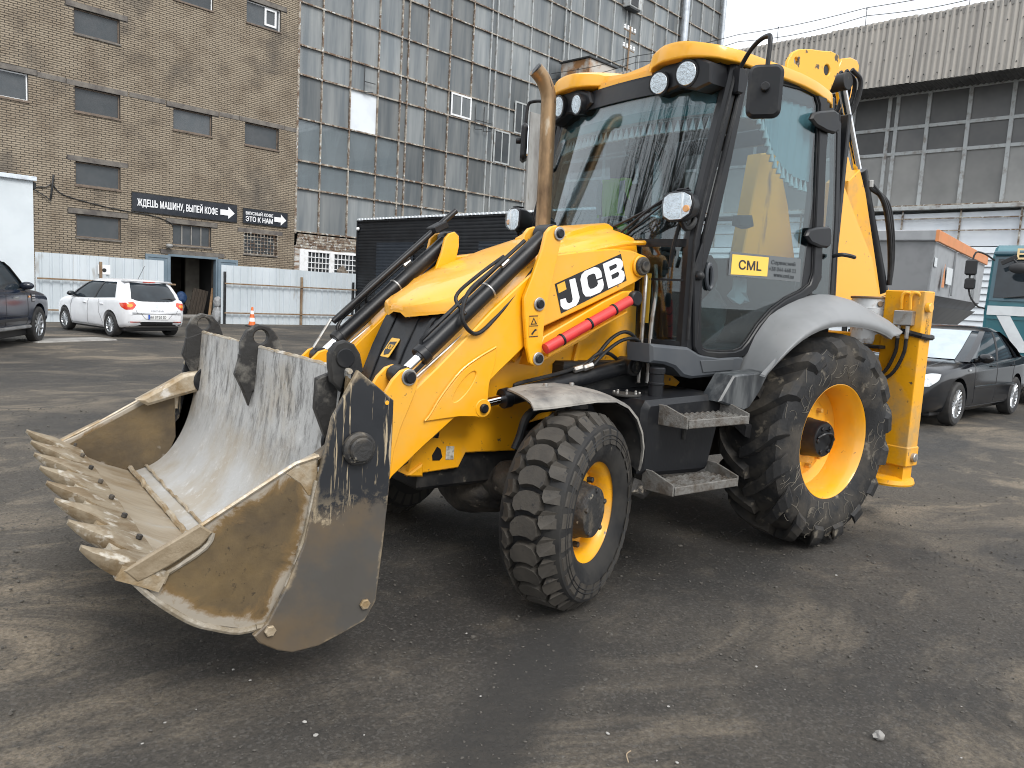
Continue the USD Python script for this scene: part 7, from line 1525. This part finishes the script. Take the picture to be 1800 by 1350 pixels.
def sd_parts(t, A, g, gl_, sp):
    sh = M('sunshade_look', (.40, .46, .50), .5, (.34, .39, .43), 3)
    c0 = gl_.mean(1); nR = gl_.shape[1]; idx = [nR - 2, nR - 1, 0, 1, 2]; P = gl_[:, idx] + V(.012, 0, .008); P[0] = P[0]*.88 + P[1]*.12; P[-1] = P[-1]*.93 + P[-2]*.07
    P[:, 0] = P[:, 0]*.86 + P[:, 1]*.14; P[:, -1] = P[:, -1]*.86 + P[:, -2]*.14
    A('windscreen_shade', thick(P, (.004, 0, 0)), sh, label='pale reflective shade filling the windscreen')
    for s in (1, -1):
        dd = V(0, -s, 0); uy = V(0, 0, 1); ux = V(1, 0, 0)
        q = V(-.80, -.5*s, -.3); q /= np.linalg.norm(q); u_ = np.cross([0, 0, 1], -q); u_ /= np.linalg.norm(u_); v_ = np.cross(-q, u_)
        A('head_lamp', project(g, [(-.24, -.05), (-.16, -.12), (.05, -.12), (.20, .0), (.24, .11), (.10, .10), (-.12, .05)] if s > 0 else [(.24, -.05), (.16, -.12), (-.05, -.12), (-.20, .0), (-.24, .11), (-.10, .10), (.12, .05)], (4.33, .60*s, .66), u_, v_, q, .008), clear_lens)
        car_mirror(A, 2.93, .85*s, 1.0, s, b_paint, 1.0)
        for x in (1.12, 2.12): A('door_handle', tube([(x, s*.885, .86), (x + .2, s*.885, .86)], .014, 6), b_paint)
        A('repeater_lamp', box(3.22, s*.872, .80, 3.28, s*.886, .83, .004), amber_m if False else clear_lens)
        A('door_moulding', box(1.05, s*.868, .52, 3.0, s*.893, .57, .008), b_paint)
        groove(A, g, [(1.98, .94), (2.0, .3)], V(0, 0, 0), ux, uy, dd); groove(A, g, [(3.0, .92), (3.02, .6), (2.96, .3)], V(0, 0, 0), ux, uy, dd); groove(A, g, [(1.1, .94), (1.16, .6), (1.0, .36)], V(0, 0, 0), ux, uy, dd); groove(A, g, [(.9, .25), (3.2, .25)], V(0, 0, 0), ux, uy, dd, 'sill_line')
    groove(A, g, [(-.80, .5), (0, .47), (.80, .5)], (0, 0, 0), V(0, 1, 0), V(0, 0, 1), V(-1, 0, 0), 'bumper_gap'); groove(A, g, [(-.70, .30), (.70, .30)], (0, 0, 0), V(0, 1, 0), V(0, 0, 1), V(-1, 0, 0), 'lower_grille', .02)
    for y in (-.55, .55): groove(A, g, [(4.3, y), (3.4, y*1.2)], (0, 0, 0), V(1, 0, 0), V(0, 1, 0), V(0, 0, -1), 'bonnet_crease', .006, b_paint)
hs2 = V(*(0.9950, 0.1000))
fw_ = V(-7.30, -1.33); ln = V(-hs2[1], hs2[0]); fa2 = fw_ - ln*(1.77/2 - .02); o2 = fa2 - hs2*(sd['rear'] + sd['wb'])
car('black_saloon', 'glossy black saloon with a pale windscreen shade parked behind the loader', (o2[0], o2[1], 0), hs2, sd, b_paint, sd_parts)

# lorry cab: x across, y towards its back
teal = M('teal_lorry_look', (.022, .115, .140), .35, (.02, .10, .12), 2, coat=.3); lorry_w = M('lorry_white_look', (.62, .65, .66), .35, (.55, .57, .58), 3); lorry_d = M('lorry_dark_teal_look', (.022, .075, .10), .32, coat=.6)
TC = V(*(-11.826, -2.982, 1.617)); TC[2] = 0; td = V(*(-0.9633, -0.2686, 0)); te = V(-td[1], td[0], 0); lx = -te if (-te)[1] < 0 else te
lt = Thing('teal_lorry', 'teal and white lorry cab facing the yard at the right edge behind the black saloon', 'lorry', tuple(TC - lx*1.2), math.atan2(td[1], td[0]))
def TL(g): v, f = g; return orient((TC - v[:, :1]*lx + v[:, 1:2]*td + v[:, 2:3]*V(0, 0, 1), f))
def tbox(*a, **k): return TL(box(*a, **k))
TZ = [(-12.263, -2.873, 3.102), (-11.966, -3.057, 2.858), (-11.899, -2.98, 1.98), (-11.776, -3.043, 1.782), (-11.766, -2.994, 1.389)]
zr, zw1, zw0 = TZ[0][2], TZ[1][2] - .03, TZ[2][2]
sec = np.array([(0.02, .5), (0, .9), (0, zw0 - .1), (.05, zw0 + .1), (.22, zw1), (.34, zr - .16), (.55, zr), (1.9, zr + .02), (2.0, zr - .1), (2.0, .5)])
def cabsec(x0, x1, s): return TL((lambda g: (g[0][:, [1, 0, 2]], g[1]))(prism(s, x0, x1, 'y')) if False else (lambda g: (np.c_[g[0][:, 1], g[0][:, 0], g[0][:, 2]], g[1][:, ::-1]))(prism(s, x0, x1, 'y', .06)))
lt.add('cab', cabsec(-.0, 2.45, sec), teal, smooth=40)
lt.add('windscreen', TL((lambda P: thick(P, (0, .01, 0)))(np.array([[(x, -.012 + (.05 + (.22 - .05)*(z - zw0 - .1)/(zw1 - zw0 - .1)) - .03*math.sin(math.pi*x/2.45), z) for z in np.linspace(zw0 + .06, zw1 - .02, 6)] for x in np.linspace(.12, 2.33, 12)]))), car_glass)
lt.add('windscreen_frame', TL((lambda P: thick(P, (0, .01, 0)))(np.array([[(x, -.004 + (.05 + (.22 - .05)*(z - zw0 - .1)/(zw1 - zw0 - .1)) - .028*math.sin(math.pi*x/2.45), z) for z in np.linspace(zw0 + .0, zw1 + .03, 6)] for x in np.linspace(.05, 2.40, 12)]))), lorry_d)
lt.add('sun_visor', tbox(.03, .15, zw1 + .04, 2.42, .30, zr - .14, bevel=.03), lorry_d); lt.add('stripe', tbox(.05, -.012, zw0 - .28, 2.40, -.004, zw0 - .10), lorry_w); lt.add('lower_stripe', tbox(.05, -.012, zw0 - .36, 2.4, -.004, zw0 - .31), teal)
lt.add('diagonal_stripe', TL((lambda g: (np.c_[g[0][:, 0], g[0][:, 1], g[0][:, 2]], g[1]))(prism(np.array([(.22, zw0 - .29), (.45, zw0 - .29), (.85, zw0 - .98), (.62, zw0 - .98)]), -.014, -.004, 'y'))), lorry_w)
lt.add('side_stripe', tbox(-.010, .05, zw0 - .28, -.003, 1.9, zw0 - .10), lorry_w)
lt.add('grille', tbox(.95, -.02, zw0 - 1.25, 2.2, -.005, zw0 - .55), trim_blk)
for k in range(9): lt.add('grille_bar', tbox(.97, -.045, zw0 - 1.22 + .075*k, 2.18, -.022, zw0 - 1.19 + .075*k), lorry_d)
lt.add('grille_frame', TL(prism(rect(.88, zw0 - 1.3, 2.27, zw0 - .48), -.035, -.004, 'y', .01, [rect(.95, zw0 - 1.25, 2.2, zw0 - .55)])), lorry_w)
lt.add('bumper', tbox(-.02, -.12, .35, 2.47, .3, .85, bevel=.04), lorry_w); lt.add('chassis', tbox(.4, .3, .4, 2.0, 6.0, .9), trim_blk)
for s, x in ((0, .15), (1, 2.3)):
    for y in (1.1,): lt.add('wheel', TL(lathe([(.3, -.15), (.5, -.15), (.52, -.1), (.52, .1), (.5, .15), (.3, .15)], (0, 0, 0), 'x', 32)[0] + V(x, y, .52) if False else (lathe([(.001, -.15), (.3, -.15), (.5, -.15), (.52, -.1), (.52, .1), (.5, .15), (.3, .15), (.001, .15)], (x, y, .52), 'x', 32))), tyre_m)
mir = lt.empty('mirror')
lt.add('arm', TL(tube(curve([(.05, .2, zw1 - .05), (-.15, .05, zw1 + .08), (-.28, -.05, zw1 + .02), (-.30, -.06, zw0 + .2), (-.15, .0, zw0 - .1), (.0, .05, zw0 - .16)], 4), .018, 8)), trim_blk, mir)
lt.add('head', tbox(-.40, -.14, zw0 + .48, -.20, -.02, zw1 - .06, bevel=.03), trim_blk, mir); lt.add('lower_head', tbox(-.38, -.14, zw0 + .20, -.20, -.02, zw0 + .42, bevel=.03), trim_blk, mir)
lt.add('kerb_mirror', TL(lump((.52, -.18, zw1 - .22), .15, 3, 2, (1.2, .5, .7), .02)), trim_blk); lt.add('kerb_mirror_arm', TL(tube([(.35, .2, zw1 + .02), (.4, -.1, zw1 - .05), (.52, -.17, zw1 - .18)], .015, 6)), trim_blk)
lt.add('sun_blind', TL(rot(box(.20, -.10, zw1 - .12, .48, -.07, zw1 - .03, .01), (.3, -.1, zw1 - .1), -.5, 'y')), trim_blk)
for x in (.3, 1.2, 1.9): lt.add('wiper', TL(tube([(x, -.03, zw0 + .06), (x + .75, -.0, zw0 + .16)], .012, 5)), trim_blk)
lt.add('roof_sign_letters', TL((lambda g: (np.c_[g[0][:, 0], -g[0][:, 2], g[0][:, 1]], g[1]))(move(text('EU', .20, .01, True), (.42, zr - .30, -.13)))), M('sign_letter_look', (.78, .58, .30), .5), smooth=False)
lt.add('roof_lamp', TL(lathe([(.06, 0), (.065, .08), (.04, .13), (.001, .14)], (.86, .9, zr + .01), 'z', 14)), amber_m)

# tipper trailer behind it
TPa = V(*(-13.006, -4.637, 3.525)); z1t = TPa[2]; ta_ = V(TPa[0], TPa[1], 0)
tp = Thing('tipper_trailer', 'grey tipping trailer body with an orange band along its top rail', 'trailer', (ta_[0], ta_[1], 0), math.atan2(td[1], td[0]))
def TP(g): v, f = g; r = ta_ + v[:, :1]*td + v[:, 1:2]*lx + v[:, 2:3]*V(0, 0, 1); return orient((r, f))
tg = M('trailer_grey_look', (.20, .205, .21), .5, (.16, .165, .17), 2); tl = M('trailer_light_grey_look', (.30, .31, .32), .5, (.25, .26, .27), 3); to_ = M('trailer_orange_look', (.62, .24, .09), .5, (.55, .22, .08), 3)
Ltr, Wtr = 8.0, 2.5
zt_ = z1t; zbot = 1.95
tp.add('end_board', TP(loft(np.array([[(0.0, .10, zbot - .1), (0.0, Wtr - .1, zbot - .1), (.06, Wtr - .1, zbot - .1), (.06, .1, zbot - .1)], [(-.0, .0, zt_ - .22), (0, Wtr, zt_ - .22), (.06, Wtr, zt_ - .22), (.06, 0, zt_ - .22)]]))), tg)
tp.add('end_rail', TP(box(-.06, -.0, zt_ - .24, .10, Wtr, zt_, .02)), tl)
tp.add('side_board', TP(loft(np.array([[(.06, .0, zt_ - .26), (Ltr, 0, zt_ - .26), (Ltr, .06, zt_ - .26), (.06, .06, zt_ - .26)], [(.06, .03, zbot + .15), (Ltr, .03, zbot + .15), (Ltr, .1, zbot + .15), (.06, .1, zbot + .15)]]))), tl)
tp.add('side_rail', TP(box(-.06, -.07, zt_ - .26, Ltr, -.001, zt_ - .002, .01)), to_)
tp.add('lower_side', TP(loft(np.array([[(.0, .03, zbot + .15), (Ltr, .03, zbot + .15), (Ltr, .4, zbot + .15), (0, .4, zbot + .15)], [(.3, .45, zbot - .35), (Ltr, .45, zbot - .35), (Ltr, .6, zbot - .35), (.3, .6, zbot - .35)]]))), M('trailer_shade_look', (.12, .125, .13), .6, (.09, .09, .095), 2))
tp.add('belly', TP(loft(np.array([[(.06, .1, zbot - .1), (Ltr, .1, zbot - .1), (Ltr, Wtr - .1, zbot - .1), (.06, Wtr - .1, zbot - .1)], [(.8, .7, zbot - .7), (Ltr, .7, zbot - .7), (Ltr, Wtr - .7, zbot - .7), (.8, Wtr - .7, zbot - .7)]]))), tg)
tp.add('far_side_board', TP(box(.06, Wtr - .06, zbot, Ltr, Wtr, zt_ - .05)), tg)
for k in range(2): tp.add('side_post', TP(box(2.6 + k*3.6, -.045, zbot + .2, 2.68 + k*3.6, .0, zt_ - .27, .01)), tl)
for y in (.9, 1.5): tp.add('end_bolt', TP(cyl((-.03, y, zbot + .45), (.01, y, zbot + .45), .03, 8)), tl)
tp.add('side_sign', TP(prism(rect(1.5, zbot + .45, 2.3, zbot + .85), -.052, -.046, 'y')), lorry_w); tp.add('side_emblem', TP(prism(np.array([(1.0, zbot + .35), (1.35, zbot + .35), (1.2, zbot + .9)]), -.052, -.046, 'y')), to_)
tp.add('side_mark', TP(prism(rect(.1, zbot + .78, .4, zbot + .98), -.012, -.006, 'y')), lorry_w)
tp.add('chassis', TP(box(.4, .75, .9, Ltr, 1.75, 1.2)), trim_blk)
for x in (2.0, 3.4, 4.8):
    for y in (.35, 2.15): tp.add('wheel', TP(lathe([(.001, -.15), (.3, -.15), (.5, -.15), (.52, -.1), (.52, .1), (.5, .15), (.3, .15), (.001, .15)], (x, y, .52), 'y', 28)), tyre_m)
tp.add('support_frame', TP(cat(box(.4, .6, .0, .5, .7, 1.3), box(.4, 1.8, 0, .5, 1.9, 1.3))), trim_blk)


# ================================================================== bare trees behind the camera (mirrored in the windscreen)
bark = M('bark_look', (.05, .042, .035), .9, (.09, .08, .07), 6)
def bare_tree(x, y, h, seed, label, spread=.5):
    r = np.random.default_rng(seed); gs = []
    def grow(p, d, L_, rad, lev):
        n = 5; pts = [p]; q = p.copy(); dd = d.copy()
        for k in range(n):
            dd = dd + r.normal(0, .10, 3) + V(0, 0, .05); dd /= np.linalg.norm(dd); q = q + dd*L_/n; pts.append(q.copy())
        gs.append((lev, tube(pts, np.linspace(rad, rad*.55, n + 1), 6 if lev < 2 else 4, cap=False)))
        if lev < 5:
            m = (6, 4, 3, 3, 2)[lev]
            for k in range(m):
                t = r.uniform(.3, 1.0) if k else 1.0; b = pts[min(n, int(t*n))]; a = r.normal(0, 1, 3); a -= dd*(a @ dd); a /= np.linalg.norm(a)
                e_ = dd + a*r.uniform(.35, .9)*spread*1.5 + V(0, 0, .25); e_ /= np.linalg.norm(e_); grow(b, e_, L_*r.uniform(.55, .78), max(rad*.5, .011), lev + 1)
    grow(V(x, y, -.1), V(0, 0, 1.0), h*.30, h*.020, 0)
    t = Thing('bare_tree', label, 'tree', (x, y, 0))
    t.add('trunk', cat([g for l, g in gs if l < 1]), bark); t.add('crown', cat([g for l, g in gs if l >= 1]), bark, smooth=False)
bare_tree(15.5, -6.2, 26, 3, 'tall bare tree mirrored in the middle of the loader windscreen', .30); bare_tree(8.0, -15.5, 15, 8, 'low bushy bare tree mirrored at the left of the loader windscreen', .5)
bare_tree(16.8, -3.4, 26, 5, 'slender bare tree mirrored near the right side of the loader windscreen', .26); bare_tree(14.5, -10.5, 20, 11, 'bare tree mirrored just left of the tallest one in the loader windscreen', .32)

# stones and grit
gr_m = M('gravel_look', (.115, .105, .09), .9, island=.4, c2=(.16, .147, .127), scale=20)
def pebble(c, r, seed, sq=.6):
    m = trimesh.creation.icosphere(1); v = np.array(m.vertices); q = np.random.default_rng(seed)
    v = v*(1 + q.uniform(-.28, .28, (len(v), 1)))*r*V(q.uniform(.7, 1.3), q.uniform(.7, 1.2), sq*q.uniform(.7, 1.2)); a = q.uniform(0, 6.28)
    v = np.c_[v[:, 0]*math.cos(a) - v[:, 1]*math.sin(a), v[:, 0]*math.sin(a) + v[:, 1]*math.cos(a), v[:, 2]]
    return v + np.asarray(c, float), np.array(m.faces)
def scatter():
    base = [pebble((0, 0, 0), 1.0, 100 + k) for k in range(12)]; V_, F_, n = [], [], 0
    for _ in range(15000):
        d, a = 1.2 + 9.0*rng.random()**1.6, math.radians(rng.uniform(180, 272)); x, y = CP[0] + d*math.cos(a), CP[1] + d*math.sin(a)
        c = meshkit.noise(V(x*1.1, y*1.1, 0)[None], 4)[0]
        if rng.random() > .25 + c: continue
        s = rng.choice([.0024, .0033, .0045, .006, .009], p=[.40, .34, .19, .06, .01])*(.7 + .16*d if d < 6 else 1.6); v, f = base[rng.integers(12)]
        V_.append(v*s + V(x, y, -.008)); F_.append(f + n); n += len(v)
    return np.vstack(V_), np.vstack(F_)
single('gravel', scatter(), gr_m, 'small dark stones and grit strewn over the ground', 'gravel', kind='stuff', smooth=False)
pale = M('pale_stone_look', (.24, .23, .215), .85, (.16, .155, .15), 25, bump=.3, bscale=80)
PS = [(1.973, 2.529), (1.819, 2.755), (2.792, 2.185), (2.829, 1.025), (3.729, 1.348), (2.825, 1.973), (4.237, 1.199), (3.726, 1.446), (3.081, 1.522), (1.428, 2.584), (2.488, 1.96), (1.955, 2.119), (4.146, 1.105), (3.834, 0.841), (3.802, 0.96), (0.455, 1.446), (1.89, 1.93), (2.739, 2.229), (3.582, 1.532), (4.033, 1.072)]
PL = ['grey stone chip larger than the rest on the ground at bottom right', 'small stone at the lower right corner of the ground', 'small pale chip at the bottom middle of the ground', 'small bright chip below the shovel side plate']
for k, (x, y) in enumerate(PS[:1]):
    t = single('stone', move(pebble((0, 0, 0), .027, 40 + k, .7), (x, y, .010)), pale, PL[0], 'stone')
ch_ = []
for k, (x, y) in enumerate(PS[1:]): ch_.append(move(pebble((0, 0, 0), rng.uniform(.003, .008), 60 + k, .5), (x, y, -.004)))
single('pale_chips', cat(ch_), M('white_chip_look', (.30, .29, .27), .8), 'scattered pale chips lying on the dark ground', 'chips', kind='stuff', smooth=False)
twg = (2.889, 2.145)
single('twig', tube(curve([(twg[0], twg[1], .0), (twg[0] - .02, twg[1] - .03, .006), (twg[0] - .05, twg[1] - .04, .004)], 4), .0022, 5), M('twig_look', (.30, .23, .15), .9), 'thin pale twig lying at the bottom of the ground near the middle', 'twig')
